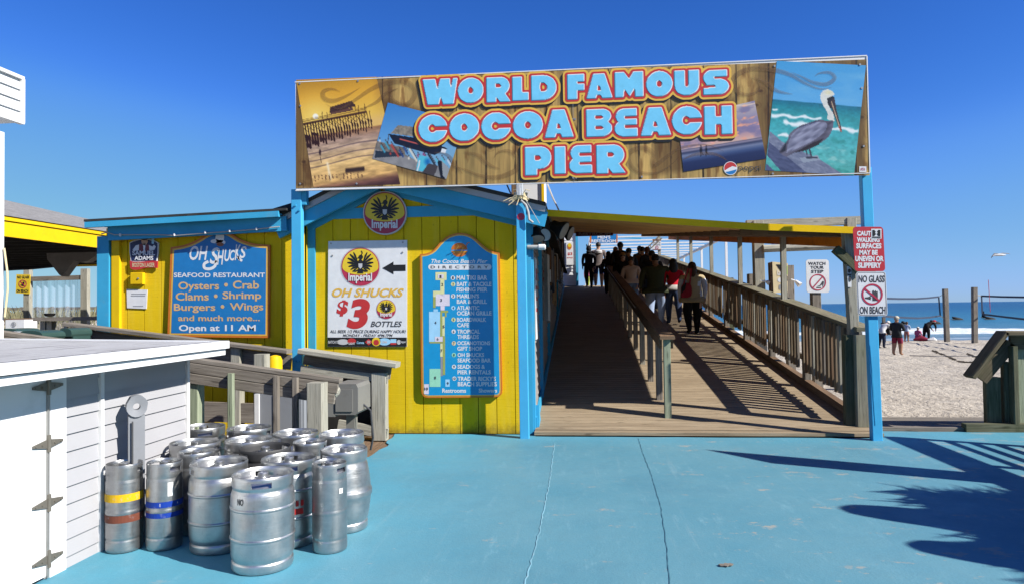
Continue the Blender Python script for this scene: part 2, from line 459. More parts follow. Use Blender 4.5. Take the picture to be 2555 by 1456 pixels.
# the breaking wave: a long lumpy ridge of foam
t = NT('breaker_foam'); c = t.coord(); n1 = t.noise(t.mapping(c, (.5, 1.5, 1)), 1.5, 6, .7)
t.set(**{'Base Color': t.ramp(n1, [(.32, (.30, .42, .48)), (.50, (.66, .70, .73)), (.75, (.86, .88, .9))]), 'Roughness': .8}); t.bump(n1, .8, .2)
def surf_z(x, y):
    k = (y - 63.5) / 3.2
    lump = .5 + .5 * math.sin(x * .31 + 1.2 * math.sin(x * .083)) * math.sin(x * .117 + 2)
    return -1.12 + max(0.0, 1 - k * k) * (.18 + .42 * lump) + .05 * math.sin(x * 2.3 + y * 1.9)
struct('surf', grid_sheet(list(np.arange(-10, 120, .8)), list(np.arange(60.2, 66.9, .5)), surf_z), t.m, smooth=80)

# painted pad
def pad_material():
    t = NT('painted_concrete'); c = t.coord()
    n1 = t.noise(c, .7, 5); n2 = t.noise(c, 3.2, 8, .7); n3 = t.noise(t.mapping(c, (1.4, 2.6, 1)), 1.5, 9, .78)
    pn = t.noise(c, 60, 3)
    col = t.ramp(n1, [(.28, (.088, .255, .335)), (.72, (.135, .305, .375))])
    col = t.mix(t.ramp(n2, [(.35, (0, 0, 0)), (.75, (.5,) * 3)]), col, (.13, .27, .32))
    sx = t.n('ShaderNodeSeparateXYZ'); t.l(c, sx.inputs[0])
    wearx = t.ramp(t.math('DIVIDE', t.math('ADD', sx.outputs[0], 1.0), 6.0), [(0.0, (0, 0, 0)), (1.0, (.075,) * 3)])
    chip = t.ramp(t.math('ADD', n3, wearx), [(.622, (0, 0, 0)), (.65, (.8,) * 3)])
    col = t.mix(chip, col, (.36, .34, .29))
    scf = t.noise(t.mapping(c, (3.5, .9, 1)), 2.0, 9, .8)
    col = t.mix(t.ramp(scf, [(.56, (0, 0, 0)), (.70, (.55,) * 3)]), col, (.22, .40, .47))
    wrn = t.noise(c, .45, 7, .7)
    col = t.mix(t.ramp(wrn, [(.50, (0, 0, 0)), (.64, (.55,) * 3)]), col, (.085, .225, .30))
    grit = t.noise(c, 95, 3, .8)
    col = t.mix(t.ramp(grit, [(.60, (0, 0, 0)), (.72, (.35,) * 3)]), col, (.05, .15, .20))
    strk = t.noise(t.mapping(c, (7, .35, 1)), 1.3, 6, .75)
    col = t.mix(t.ramp(strk, [(.58, (0, 0, 0)), (.72, (.35,) * 3)]), col, (.26, .38, .42))
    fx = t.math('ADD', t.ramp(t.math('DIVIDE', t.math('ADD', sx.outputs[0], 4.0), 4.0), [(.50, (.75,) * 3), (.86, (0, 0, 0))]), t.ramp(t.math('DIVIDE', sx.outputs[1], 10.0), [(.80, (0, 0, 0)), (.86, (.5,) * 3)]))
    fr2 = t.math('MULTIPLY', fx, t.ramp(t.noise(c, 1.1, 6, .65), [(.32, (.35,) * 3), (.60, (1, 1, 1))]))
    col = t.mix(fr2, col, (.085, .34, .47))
    drt = t.noise(c, 14, 6, .75)
    col = t.mix(t.ramp(drt, [(.66, (0, 0, 0)), (.76, (.6,) * 3)]), col, (.07, .16, .20))
    t.set(**{'Base Color': col, 'Roughness': t.ramp(n2, [(.3, (.42,) * 3), (.7, (.62,) * 3)]), 'Specular IOR Level': .10})
    t.bump(t.math('ADD', t.math('MULTIPLY', n2, 1.0), t.math('MULTIPLY', pn, .25)), .35, .02)
    return t.m
M['pad'] = pad_material()
M['crack'] = paint('crack_filler', (.22, .44, .53), .8, .2, (.5, .5, .45), 9, .6)
M['crack_dark'] = paint('open_crack', (.06, .165, .22), .9, .3)
def rough_line(pts, amp, step=.12):
    out = []
    for i in range(len(pts) - 1):
        a, b = Vector(pts[i]), Vector(pts[i + 1]); n = max(1, int((b - a).length / step))
        for k in range(n): out.append(a.lerp(b, k / n) + Vector((rnd.uniform(-amp, amp), rnd.uniform(-amp, amp), 0)))
    out.append(Vector(pts[-1])); return out
lft = [(-3.3, 3.70, 0), (-3.285, 5.9, 0)]
e1 = rough_line([(-3.285, 5.9, 0), (-2.75, 6.6, 0), (-2.33, 7.4, 0), (-2.33, 8.1, 0), (-2.42, 8.66, 0), (-2.42, 8.80, 0)], .04)
e2 = [Vector((-.62, 8.80, 0)), Vector((-.57, 8.80, 0))]
e3 = rough_line([(-.57, 8.67, 0), (1.2, 8.67, 0), (3.62, 8.67, 0)], .012, .25)
e4 = [Vector((3.66, 8.75, 0))] + rough_line([(3.72, 9.13, 0), (5.2, 9.11, 0), (9, 9.0, 0), (14, 9.0, 0)], .02, .25)
nearl = rough_line([(-2.4, 3.05, 0), (-2.9, 3.45, 0), (-3.3, 3.70, 0)], .03)
outline = [Vector((-1.0, 2.2, 0)), Vector((-2.0, 2.75, 0))] + nearl + [Vector(p) for p in lft[1:]] + e1[1:] + e2 + e3 + e4 + [Vector((14, -3, 0)), Vector((-1.0, -3, 0))]
mb = MB()
mb.prism([(p.x, p.y) for p in outline], (0, 0, -.12), (1, 0, 0), (0, 1, 0), (0, 0, 1), .12)
def ribbon(mb, pts, w, z, mi):
    for i in range(len(pts) - 1):
        a, b = pts[i], pts[i + 1]; n = Vector((-(b - a).y, (b - a).x, 0))
        if n.length < 1e-6: continue
        n.normalize(); w0 = w * (.4 + .6 * abs(math.sin(i * 1.7))) ; w1 = w * (.4 + .6 * abs(math.sin((i + 1) * 1.7)))
        mb.face([a - n*w0 + Vector((0, 0, z)), b - n*w1 + Vector((0, 0, z)), b + n*w1 + Vector((0, 0, z)), a + n*w0 + Vector((0, 0, z))], mi=mi)
k1 = [on_z(x, y, 0) for x, y in ((1384, 1105), (1372, 1200), (1345, 1330), (1310, 1456), (1260, 1620))]
k2 = [on_z(x, y, 0) for x, y in ((1592, 1092), (1604, 1130), (1628, 1190), (1650, 1270), (1662, 1350), (1672, 1456), (1680, 1600))]
ribbon(mb, rough_line(k1, .006, .06), .0055, .004, 1)
ribbon(mb, rough_line(k2, .004, .08), .0032, .004, 2)
struct('pavement', mb, [M['pad'], M['crack'], M['crack_dark']])
# bare sandy concrete in the near left corner and boards under the left railings
M['concrete'] = paint('bare_concrete', (.30, .27, .23), .9, .2, (.15, .13, .1), 4, .6, .3, 30)
mb = MB(); mb.prism([(-8, -3), (-.9, -3), (-.9, 2.3), (-2.2, 3.0), (-3.26, 3.78), (-8, 3.78)], (0, 0, -.13), (1, 0, 0), (0, 1, 0), (0, 0, 1), .105)
struct('path', mb, M['concrete'])
mb = MB()
for i in range(26):
    x = -6.6 + i * .17
    mb.beam((x, 5.55, -.035), (x, 8.84, -.035), .155, .04)
struct('boardwalk', mb, M['wood_brown'])
mb = MB()
for i in range(7):
    mb.beam((3.74, 9.24 + i * .155, -.015), (6.9, 9.24 + i * .155, -.015), .145, .04)
mb.beam((3.70, 9.18, .0), (6.9, 9.18, .0), .06, .09)
struct('beach_walkway', mb, M['wood'])

# ramp deck (planks are real boards) and the level pier beyond
mb = MB()
X0, X1 = -.575, 3.66
y = 8.69
while y < DECK_TOP:
    z = deck_z(y + .07) - .02; sl = DECK_S if y > DECK_Y else 0
    j = rnd.uniform(-.012, .012)
    mb.beam((X0 + (.0 if y > 9 else .0), y + .07, z), (X1 + j, y + .07, z), .138, .038, (0, -sl, 1), 0)
    y += .1435
while y < 60:
    mb.beam((X0, y + .14, deck_z(99) - .02), (X1 + 1.2, y + .14, deck_z(99) - .02), .28, .038)
    y += .29
struct('ramp_deck', mb, M['deck'])
mb = MB()
for x in (X0 + .06, 1.5, X1 - .05):
    mb.beam((x, 8.75, DECK_Z - .18), (x, DECK_TOP, deck_z(DECK_TOP) - .18), .07, .25)
    mb.beam((x, DECK_TOP, deck_z(99) - .18), (x, 60, deck_z(99) - .18), .07, .25)
for y in np.arange(11, 60, 3.2):
    for x in (X0 + .1, X1 - .1):
        mb.tube([(x, y, -2), (x, y, deck_z(y) - .06)], .12, 10)
struct('deck_frame', mb, M['wood'])

# ================================================================== the yellow shack
WALL_Y, WING_Y = 8.85, 8.72
shack = thing('restaurant_shack', 'yellow and turquoise board shack with a gabled front beside the ramp', 'building', (-3.0, 8.9, 0))
GY = 8.64
apex = on_y(944, 412, GY); le = on_y(690, 541, GY); re_ = on_y(1362, 508.7, GY)
sL = (apex.z - le.z) / (apex.x - le.x); sR = (apex.z - re_.z) / (re_.x - apex.x)
def roof_z(x):                      # top of the roof at the front
    return apex.z - (sL * (apex.x - x) if x < apex.x else sR * (x - apex.x))
def grooved_wall(mb, x0, x1, zb, ztop, Y, step=.243, gap=.009, th=.05, phase=0.0):
    xs_ = [x0]; x = x0 + phase
    while x < x1 - .02:
        if x > x0 + .02: xs_.append(x)
        x += step
    xs_.append(x1)
    for a, b in zip(xs_[:-1], xs_[1:]):
        a2, b2 = a + (gap/2 if a > x0 else 0), b - (gap/2 if b < x1 else 0)
        pts = [(a2, zb), (b2, zb), (b2, ztop(b2)), (a2, ztop(a2))]
        if a2 < apex.x < b2: pts = [(a2, zb), (b2, zb), (b2, ztop(b2)), (apex.x, ztop(apex.x)), (a2, ztop(a2))]
        mb.prism(pts, (0, Y + th, 0), (1, 0, 0), (0, 0, 1), (0, -1, 0), th)
    mb.beam((x0, Y + th * .75, zb), (x0, Y + th * .75, min(ztop(x0), 2.6)), .01, .01)
    mb.prism([(x0, zb), (x1, zb), (x1, ztop(x1) - .01), (apex.x, ztop(apex.x) - .01), (x0, ztop(x0) - .01)] if x0 < apex.x < x1 else [(x0, zb), (x1, zb), (x1, ztop(x1) - .01), (x0, ztop(x0) - .01)],
             (0, Y + th + .02, 0), (1, 0, 0), (0, 0, 1), (0, -1, 0), .024)
gx0, gx1 = -3.60, -.60
mb = MB(); grooved_wall(mb, gx0, gx1, .0, lambda x: roof_z(x) - .06, WALL_Y, phase=.10)
obj('front_wall', mb, M['yellow'], shack)
wx0, wx1 = -6.40, -3.60
fz0 = on_y(215, 557.5, 8.5).z; fz1 = on_y(685, 530, 8.5).z; fx0 = on_y(215, 557.5, 8.5).x; fx1 = on_y(697, 530, 8.5).x
def wing_top(x): return fz0 + (fz1 - fz0) * (x - fx0) / (fx1 - fx0)
mb = MB(); grooved_wall(mb, wx0, wx1, -.03, lambda x: wing_top(x) - .05, WING_Y, phase=.06)
mb.beam((wx1 - .025, WING_Y + .09, 0), (wx1 - .025, WING_Y + .09, 2.75), .05, .15, (0, 1, 0))
obj('side_wing_wall', mb, M['yellow'], shack)
# corner boards
mb = MB(); mb.box((-6.235, WING_Y - .025, 1.33), (.11, .05, 2.72)); obj('corner_board', mb, M['yellow_trim'], shack)
mb = MB(); mb.box((-6.40, WING_Y - .03, 1.32), (.17, .08, 2.70)); obj('corner_board', mb, M['blue_trim'], shack)
mb = MB(); mb.box((-3.545, WALL_Y - .015, 1.42), (.095, .03, 2.84)); obj('corner_board', mb, M['blue_trim'], shack)
mb = MB(); mb.box((-.63, WALL_Y - .012, 1.40), (.07, .03, 2.80)); mb.box((-.585, WALL_Y + .06, 1.40), (.03, .14, 2.8)); obj('corner_board', mb, M['blue_trim'], shack)
# trim band and rafters on the gable wall
bz1 = on_y(900, 519, 8.83).z; bz0 = on_y(900, 545, 8.83).z
mb = MB(); mb.box(((gx0 + gx1)/2, WALL_Y - .012, (bz0 + bz1)/2), (gx1 - gx0 - .02, .028, bz1 - bz0)); obj('trim_band', mb, M['blue_trim'], shack)
for sgn, xe in ((-1, gx0), (1, gx1)):
    mb = MB(); mb.beam((apex.x + sgn * .04, WALL_Y - .018, roof_z(apex.x) - .29), (xe, WALL_Y - .018, roof_z(xe) - .29), .036, .12)
    obj('wall_rafter', mb, M['blue_trim'], shack)
# roof planes of the gable, fascia boards, drip edges
for sgn, xe, s_ in ((-1, le.x, sL), (1, re_.x, sR)):
    mb = MB()
    mb.prism([(apex.x, apex.z), (xe, roof_z(xe)), (xe, roof_z(xe) - .05), (apex.x, apex.z - .05)], (0, 26.5, .015), (1, 0, 0), (0, 0, 1), (0, -1, 0), 26.5 - GY + .05)
    obj('roof', mb, M['roof_dark'], shack)
    mb = MB(); nz = .02
    mb.beam((apex.x - sgn * .0, GY - .02, apex.z - .055), (xe, GY - .02, roof_z(xe) - .055), .025, .11); obj('drip_edge', mb, M['galv'], shack)
    mb = MB(); mb.beam((apex.x, GY + .02, apex.z - .20), (xe, GY + .02, roof_z(xe) - .20), .05, .19); obj('fascia', mb, M['blue_trim'], shack)
    mb = MB(); mb.beam((apex.x, GY + .12, apex.z - .065), (xe, GY + .12, roof_z(xe) - .065), .16, .02); obj('soffit', mb, M['blue_trim'], shack)
# wing roof
mb = MB(); mb.prism([(fx0 - .02, wing_top(fx0) + .03), (fx1 + .1, wing_top(fx1) + .03), (fx1 + .1, wing_top(fx1)), (fx0 - .02, wing_top(fx0))], (0, 16, .02), (1, 0, 0), (0, 0, 1), (0, -1, 0), 7.52)
obj('roof', mb, M['roof_dark'], shack)
mb = MB(); mb.beam((fx0, 8.49, wing_top(fx0) - .025), (fx1, 8.49, wing_top(fx1) - .025), .05, .075); obj('fascia', mb, M['blue_trim'], shack)
mb = MB(); mb.beam((fx0 + .25, 8.60, wing_top(fx0 + .25) - .14), (fx1 + .06, 8.60, wing_top(fx1) - .14), .05, .19); obj('fascia', mb, M['blue_trim'], shack)
mb = MB(); mb.beam((fx0 + .1, 8.64, wing_top(fx0) - .02), (fx1, 8.64, wing_top(fx1) - .02), .2, .02); obj('soffit', mb, M['blue_trim'], shack)
# curled ridge flashing where the wing meets the gable
mb = MB(); mb.tube([(-4.02, 8.75, 2.93), (-3.75, 8.78, 2.99), (-3.45, 8.8, 3.0)], [.07, .09, .05], 10); obj('roof_flashing', mb, M['roof_dark'], shack, smooth=True)
# ramp-side wall: lap siding
mb = MB(); SX = -.60
def wall_top(y): return 2.72 + .12 * max(0, y - 9)
z = -.1
while z < 5.4:
    ya = 8.93; yb = 29.0
    y0 = ya if wall_top(ya) > z + .1 else 9 + (z + .1 - 2.72) / .12
    if y0 < yb:
        mb.face([(SX + .018, y0, z), (SX + .018, yb, z), (SX, yb, z + .125), (SX, y0, z + .125)])
        mb.face([(SX, y0, z), (SX, yb, z), (SX + .018, yb, z), (SX + .018, y0, z)])
    z += .125
mb.prism([(8.93, -.1), (29, -.1), (29, 5.2), (8.93, 2.72)], (SX - .06, 0, 0), (0, 1, 0), (0, 0, 1), (1, 0, 0), .055)
obj('ramp_side_wall', mb, M['siding_grey'], shack)
for yy in (10.45, 13.2, 19):
    mb = MB(); mb.box((SX + .03, yy, (deck_z(yy) + wall_top(yy))/2), (.06, .13, wall_top(yy) - deck_z(yy) - .02)); obj('pilaster', mb, M['blue_trim'], shack)
mb = MB(); mb.beam((SX + .035, 8.9, deck_z(8.9) + .07), (SX + .035, 29, deck_z(29) + .07), .03, .14); obj('baseboard', mb, M['blue_trim'], shack)
mb = MB(); mb.prism([(8.93, 0), (8.93, .33), (9.28, .10), (9.28, 0)], (SX + .0, 0, .03), (0, 1, 0), (0, 0, 1), (1, 0, 0), .075); obj('base_gusset', mb, M['blue_trim'], shack)
# rear and left faces so the shack is closed
mb = MB(); mb.box((-6.43, 12.4, 1.33), (.06, 7.3, 2.7)); obj('left_wall', mb, M['yellow'], shack)

# white vent housing on the roof behind the centre post
vent = thing('roof_housing', 'weathered white box housing on the shack roof behind the centre post', 'roof housing', (-.75, 9.4, 2.9))
hz0 = on_y(1300, 520, 9.4).z - .1
v0 = on_y(1276, 500, 9.4); v1 = on_y(1358, 455, 9.4)
mb = MB(); mb.box(((v0.x + v1.x)/2, 9.7, (hz0 + 3.55)/2), (v1.x - v0.x, .6, 3.55 - hz0), .01); obj('body', mb, M['white_paint'], vent)
mb = MB(); mb.box((v0.x + .06, 9.385, 3.2), (.10, .02, .36)); obj('louvre', mb, M['wood_brown'], vent)
mb = MB(); mb.box(((v0.x + v1.x)/2, 9.68, 3.57), (v1.x - v0.x + .1, .75, .04)); obj('cap', mb, M['wood_pale'], vent)
mb = MB(); mb.box((v1.x - .02, 9.385, (hz0 + 3.5)/2), (.035, .02, 3.5 - hz0)); obj('edge_board', mb, M['yellow_trim'], vent)

# ================================================================== awning over the ramp
aw = thing('ramp_awning', 'long sloping awning with a yellow front edge and orange valance over the ramp', 'awning', (1.5, 8.95, 0))
AY = 8.95
fl, fm, fr = on_y(1364, 525, AY), on_y(1880, 559, AY), on_y(2132, 568, AY)
AXL, AXR = fl.x - .25, 3.70
def aw_z(x, y):
    if x <= fm.x: z = fl.z + (fm.z - fl.z) * (x - fl.x) / (fm.x - fl.x)
    else: z = fm.z + (fr.z - fm.z) * (x - fm.x) / (fr.x - fm.x)
    return z + (.092 + .012 * max(0, min(1, (x - fl.x)/(fr.x - fl.x)))) * (y - AY)
mb = MB(); xs_ = [AXL, fm.x, AXR]
for a, b in zip(xs_[:-1], xs_[1:]):
    P = [(a, AY), (b, AY), (b, 27.9), (a, 27.9)]
    top = [(x, y, aw_z(x, y)) for x, y in P]; bot = [(x, y, aw_z(x, y) - .03) for x, y in P]
    mb.face(top); mb.face(bot[::-1])
    for i in range(4):
        j = (i + 1) % 4; mb.face([bot[i], bot[j], top[j], top[i]])
obj('roof_sheet', mb, M['awning_under'], aw)
mb = MB()
for a, b in ((AXL + .05, fm.x), (fm.x, AXR)):
    mb.beam((a, AY - .012, aw_z(a, AY) - .035), (b, AY - .012, aw_z(b, AY) - .035), .024, .085)
obj('front_fascia', mb, M['yellow_trim'], aw)
for i in range(24):
    y = 9.4 + i * .78
    mb = MB(); mb.beam((2.55, y, aw_z(2.55, y) - .075), (AXR - .05, y, aw_z(AXR, y) - .075), .04, .09); obj('rafter', mb, M['wood_brown'], aw)
mb = MB(); mb.beam((AXR - .01, AY + .02, aw_z(AXR, AY) - .13), (AXR - .01, 27.9, aw_z(AXR, 27.9) - .13), .03, .24); obj('valance', mb, M['orange'], aw)
mb = MB(); mb.beam((AXR + .02, AY + .02, aw_z(AXR, AY) - .09), (AXR + .02, 27.9, aw_z(AXR, 27.9) - .09), .025, .14); obj('edge_board', mb, M['yellow_trim'], aw)
for (px, py) in ((1957, 760), (1848, 718), (1776, 690), (1725, 672), (1692, 655)):
    p = on_x(px, py, 3.60)
    zb = 1.30 + .117 * (p.y - 9.0)
    mb = MB(); mb.beam((3.60, p.y, zb), (3.60, p.y, aw_z(3.6, p.y) - .03), .085, .085, (0, 1, 0)); obj('post', mb, M['wood_pale'], aw)
p0 = on_y(2118, 840, 9.15); 
mb = MB(); mb.beam((on_y(2129, 800, 9.16).x, 9.16, 1.15), (on_y(2113, 615, 9.16).x, 9.16, aw_z(3.45, 9.16) - .03), .10, .12, (0, 1, 0)); obj('post', mb, M['wood_pale'], aw)
mb = MB(); mb.beam((3.30, 9.1, 2.33), (3.62, 9.1, 2.02), .10, .09, (0, 1, 0)); obj('brace', mb, M['wood_green'], aw)
# ================================================================== SIGNS
def text_geo(s, bold=0.0, shear=0.0, space=1.0, res=3):
    cu = bpy.data.curves.new('lettering', 'FONT')
    cu.body = s; cu.size = 1.0; cu.offset = bold; cu.shear = shear; cu.space_character = space; cu.resolution_u = res
    cu.fill_mode = 'FRONT'
    ob = bpy.data.objects.new('lettering', cu)
    me = bpy.data.meshes.new_from_object(ob)
    v = np.array([tuple(p.co) for p in me.vertices]).reshape(-1, 3)[:, :2]
    f = [tuple(p.vertices) for p in me.polygons]
    bpy.data.objects.remove(ob); bpy.data.curves.remove(cu); bpy.data.meshes.remove(me)
    return v, f
def put_text(mb, s, box, plane, bold=0.0, shear=0.0, space=1.0, mi=0, res=3):
    """fit the ink of s into box=(x0,y0,x1,y1) in photograph pixels on the given plane function"""
    v, f = text_geo(s, bold, shear, space, res)
    if not len(v): return
    x0, y0, x1, y1 = box
    lo = v.min(0); hi = v.max(0)
    u = (v[:, 0] - lo[0]) / max(1e-6, hi[0] - lo[0]); w = (v[:, 1] - lo[1]) / max(1e-6, hi[1] - lo[1])
    c00, c10, c01, c11 = plane(x0, y1), plane(x1, y1), plane(x0, y0), plane(x1, y0)
    pts = []
    for a, b in zip(u, w):
        pts.append(tuple(c00.lerp(c10, float(a)).lerp(c01.lerp(c11, float(a)), float(b))))
    base = len(mb.v); mb.v += pts
    for q in f:
        mb.f.append(tuple(base + i for i in q)); mb.uv.append([(0, 0)] * len(q)); mb.mi.append(mi)
def ypl(Y): return lambda x, y: on_y(x, y, Y)
def polyface(mb, pts, plane, mi=0): mb.face([plane(x, y) for x, y in pts], mi=mi)
def disc(mb, cx, cy, rx, ry, plane, n=36, mi=0, a0=0, a1=360):
    polyface(mb, [(cx + rx * math.cos(R(a0 + (a1 - a0) * k / (n if a1 - a0 == 360 else n - 1))), cy - ry * math.sin(R(a0 + (a1 - a0) * k / (n if a1 - a0 == 360 else n - 1)))) for k in range(n)], plane, mi)
def ring(mb, cx, cy, r0, r1, plane, n=40, mi=0):
    for k in range(n):
        a, b = 2 * math.pi * k / n, 2 * math.pi * (k + 1) / n
        polyface(mb, [(cx + r0 * math.cos(a), cy + r0 * math.sin(a)), (cx + r1 * math.cos(a), cy + r1 * math.sin(a)), (cx + r1 * math.cos(b), cy + r1 * math.sin(b)), (cx + r0 * math.cos(b), cy + r0 * math.sin(b))], plane, mi)
def rect(mb, x0, y0, x1, y1, plane, mi=0): polyface(mb, [(x0, y0), (x1, y0), (x1, y1), (x0, y1)], plane, mi)
def stroke(mb, pts, w, plane, mi=0, taper=False):
    pts = [Vector((p[0], p[1])) for p in pts]; n = len(pts)
    L, Rr = [], []
    for i, p in enumerate(pts):
        t = (pts[min(i + 1, n - 1)] - pts[max(i - 1, 0)]).normalized(); q = Vector((-t.y, t.x))
        ww = w if not taper else w * max(.06, math.sin(math.pi * (i + .25) / (n - .5)))
        L.append(p + q * ww / 2); Rr.append(p - q * ww / 2)
    for i in range(n - 1):
        polyface(mb, [tuple(L[i]), tuple(L[i+1]), tuple(Rr[i+1]), tuple(Rr[i])], plane, mi)
def board(mb, pts, plane_y, depth):
    """solid board: outline in photograph pixels on the plane Y=plane_y (front), going back by depth"""
    P = [on_y(x, y, plane_y) for x, y in pts]
    mb.prism([(p.x, p.z) for p in P], (0, plane_y + depth, 0), (1, 0, 0), (0, 0, 1), (0, -1, 0), depth)
def inset(pts, d):
    n = len(pts); ar = sum(pts[i][0]*pts[(i+1) % n][1] - pts[(i+1) % n][0]*pts[i][1] for i in range(n))
    sg = 1 if ar > 0 else -1; out = []
    for i in range(n):
        a, b, c = Vector(pts[i-1]), Vector(pts[i]), Vector(pts[(i+1) % n])
        t1 = (b - a).normalized(); t2 = (c - b).normalized()
        n1 = Vector((-t1.y, t1.x)) * sg; n2 = Vector((-t2.y, t2.x)) * sg
        m = (n1 + n2); m = m.normalized() if m.length > 1e-6 else n1
        out.append(tuple(b + m * d / max(.45, m.dot(n1))))
    return out
def smoothline(pts, k=6):
    """Catmull-Rom through the points"""
    out = []
    for i in range(len(pts) - 1):
        p0 = Vector(pts[max(i-1, 0)]); p1 = Vector(pts[i]); p2 = Vector(pts[i+1]); p3 = Vector(pts[min(i+2, len(pts)-1)])
        for j in range(k):
            t = j / k
            out.append(tuple(.5 * ((2*p1) + (p2 - p0)*t + (2*p0 - 5*p1 + 4*p2 - p3)*t*t + (3*p1 - p0 - 3*p2 + p3)*t**3)))
    out.append(tuple(pts[-1])); return out
def roundrect(x0, y0, x1, y1, r, n=5):
    o = []
    for cx, cy, a in ((x1 - r, y0 + r, -90), (x1 - r, y1 - r, 0), (x0 + r, y1 - r, 90), (x0 + r, y0 + r, 180)):
        for k in range(n + 1):
            t = R(a + 90 * k / n); o.append((cx + r * math.cos(t), cy + r * math.sin(t)))
    return o
for nm, c in (('p_white', (.74, .75, .76)), ('p_black', (.012, .012, .013)), ('p_red', (.52, .035, .035)), ('p_gold', (.74, .45, .07)), ('p_orange', (.62, .17, .015)),
              ('p_blue', (.012, .185, .48)), ('p_dirblue', (.008, .30, .60)), ('p_navy', (.012, .022, .085)), ('p_tan', (.66, .43, .20)), ('p_brown', (.28, .09, .035)),
              ('p_yellow', (.78, .56, .03)), ('p_pale', (.72, .72, .36)), ('p_olive', (.36, .40, .10)), ('p_pink', (.72, .66, .74)), ('p_ltblue', (.36, .66, .88)),
              ('p_mint', (.33, .70, .50)), ('p_crimson', (.46, .03, .075)), ('p_silver', (.55, .55, .56)), ('p_skin', (.55, .33, .22)), ('p_maroon', (.17, .02, .03)),
              ('p_letter', (.17, .57, .83)), ('p_bevel', (.07, .24, .34)), ('p_grey', (.30, .31, .33)), ('p_dkgrey', (.06, .06, .065)), ('p_signred', (.50, .03, .045)), ('p_lime', (.30, .50, .08)), ('p_cream', (.72, .60, .36))):
    M[nm] = flat(nm.replace('p_', 'print_'), c, .42)
t = NT('scroll_print'); t.set(**{'Base Color': (.17, .09, .035), 'Roughness': .5, 'Alpha': .30}); M['scroll'] = t.m

# ------------------------------------------------------------------ value noise for the printed pictures
_ns = np.random.RandomState(5)
_tab = _ns.rand(256, 256)
def vn(x, y):
    xi = np.floor(x).astype(int); yi = np.floor(y).astype(int); fx = x - xi; fy = y - yi
    fx = fx*fx*(3-2*fx); fy = fy*fy*(3-2*fy)
    g = lambda a, b: _tab[a % 256, b % 256]
    return (g(xi, yi)*(1-fx) + g(xi+1, yi)*fx)*(1-fy) + (g(xi, yi+1)*(1-fx) + g(xi+1, yi+1)*fx)*fy
def fbm(x, y, o=4):
    s = 0; a = .5
    for i in range(o): s = s + a * vn(x * 2**i + 17*i, y * 2**i + 31*i); a *= .5
    return s / .94
def picture(name, corners, fn, nu, nv, Y, parent, gmap):
    """a printed picture: quad in picture coordinates (TL,TR,BR,BL), colour per vertex from fn(x,y)"""
    TL, TR, BR, BL = [np.array(c, float) for c in corners]
    a, b = np.meshgrid(np.linspace(0, 1, nu), np.linspace(0, 1, nv))
    a = a[..., None]; b = b[..., None]
    g = (TL*(1-a) + TR*a)*(1-b) + (BL*(1-a) + BR*a)*b
    gx, gy = g[..., 0], g[..., 1]
    rgb = np.clip(fn(gx, gy), 0, 255) / 255.0
    lin = np.where(rgb <= .04045, rgb/12.92, ((rgb+.055)/1.055)**2.4) * .88
    pts = [gmap(x, y) for x, y in zip(gx.ravel(), gy.ravel())]
    W = np.array([tuple(on_y(px, py, Y)) for px, py in (pts[0], pts[nu-1], pts[-1], pts[-nu])])
    a1 = a[..., 0].ravel()[:, None]; b1 = b[..., 0].ravel()[:, None]
    P = (W[0]*(1-a1) + W[1]*a1)*(1-b1) + (W[3]*(1-a1) + W[2]*a1)*b1
    mb = MB(); mb.v = [tuple(p) for p in P]
    mb.f = [(j*nu+i, (j+1)*nu+i, (j+1)*nu+i+1, j*nu+i+1) for j in range(nv-1) for i in range(nu-1)]
    mb.uv = [[(0, 0)]*4] * len(mb.f); mb.mi = [0] * len(mb.f)
    o = obj(name, mb, M['print'], parent, merge=False)
    at_ = o.data.color_attributes.new('Col', 'FLOAT_COLOR', 'POINT')
    at_.data.foreach_set('color', np.concatenate([lin.reshape(-1, 3), np.ones((nu*nv, 1))], 1).ravel().astype(np.float32))
    return o
def rgb3(*c): return np.array(c, float)
def lay(img, mask, col):
    m = np.clip(mask, 0, 1)[..., None]
    return img*(1-m) + (col if isinstance(col, np.ndarray) and col.ndim == 3 else np.array(col, float))*m
def inpoly(x, y, pts):
    r = np.zeros(x.shape, bool); n = len(pts)
    for i in range(n):
        (x0, y0), (x1, y1) = pts[i], pts[(i+1) % n]
        c = ((y0 > y) != (y1 > y)) & (x < (x1-x0)*(y-y0)/(y1-y0+1e-9)+x0); r ^= c
    return r.astype(float)
def seg(x, y, x0, y0, x1, y1, w):
    dx, dy = x1-x0, y1-y0; t = np.clip(((x-x0)*dx+(y-y0)*dy)/(dx*dx+dy*dy+1e-9), 0, 1)
    return np.clip(w*.5 + .5 - np.hypot(x-x0-t*dx, y-y0-t*dy), 0, 1)
def grad(v, stops):
    v = np.asarray(v); xs_ = [s[0] for s in stops]
    return np.stack([np.interp(v, xs_, [s[1][k] for s in stops]) for k in range(3)], -1)

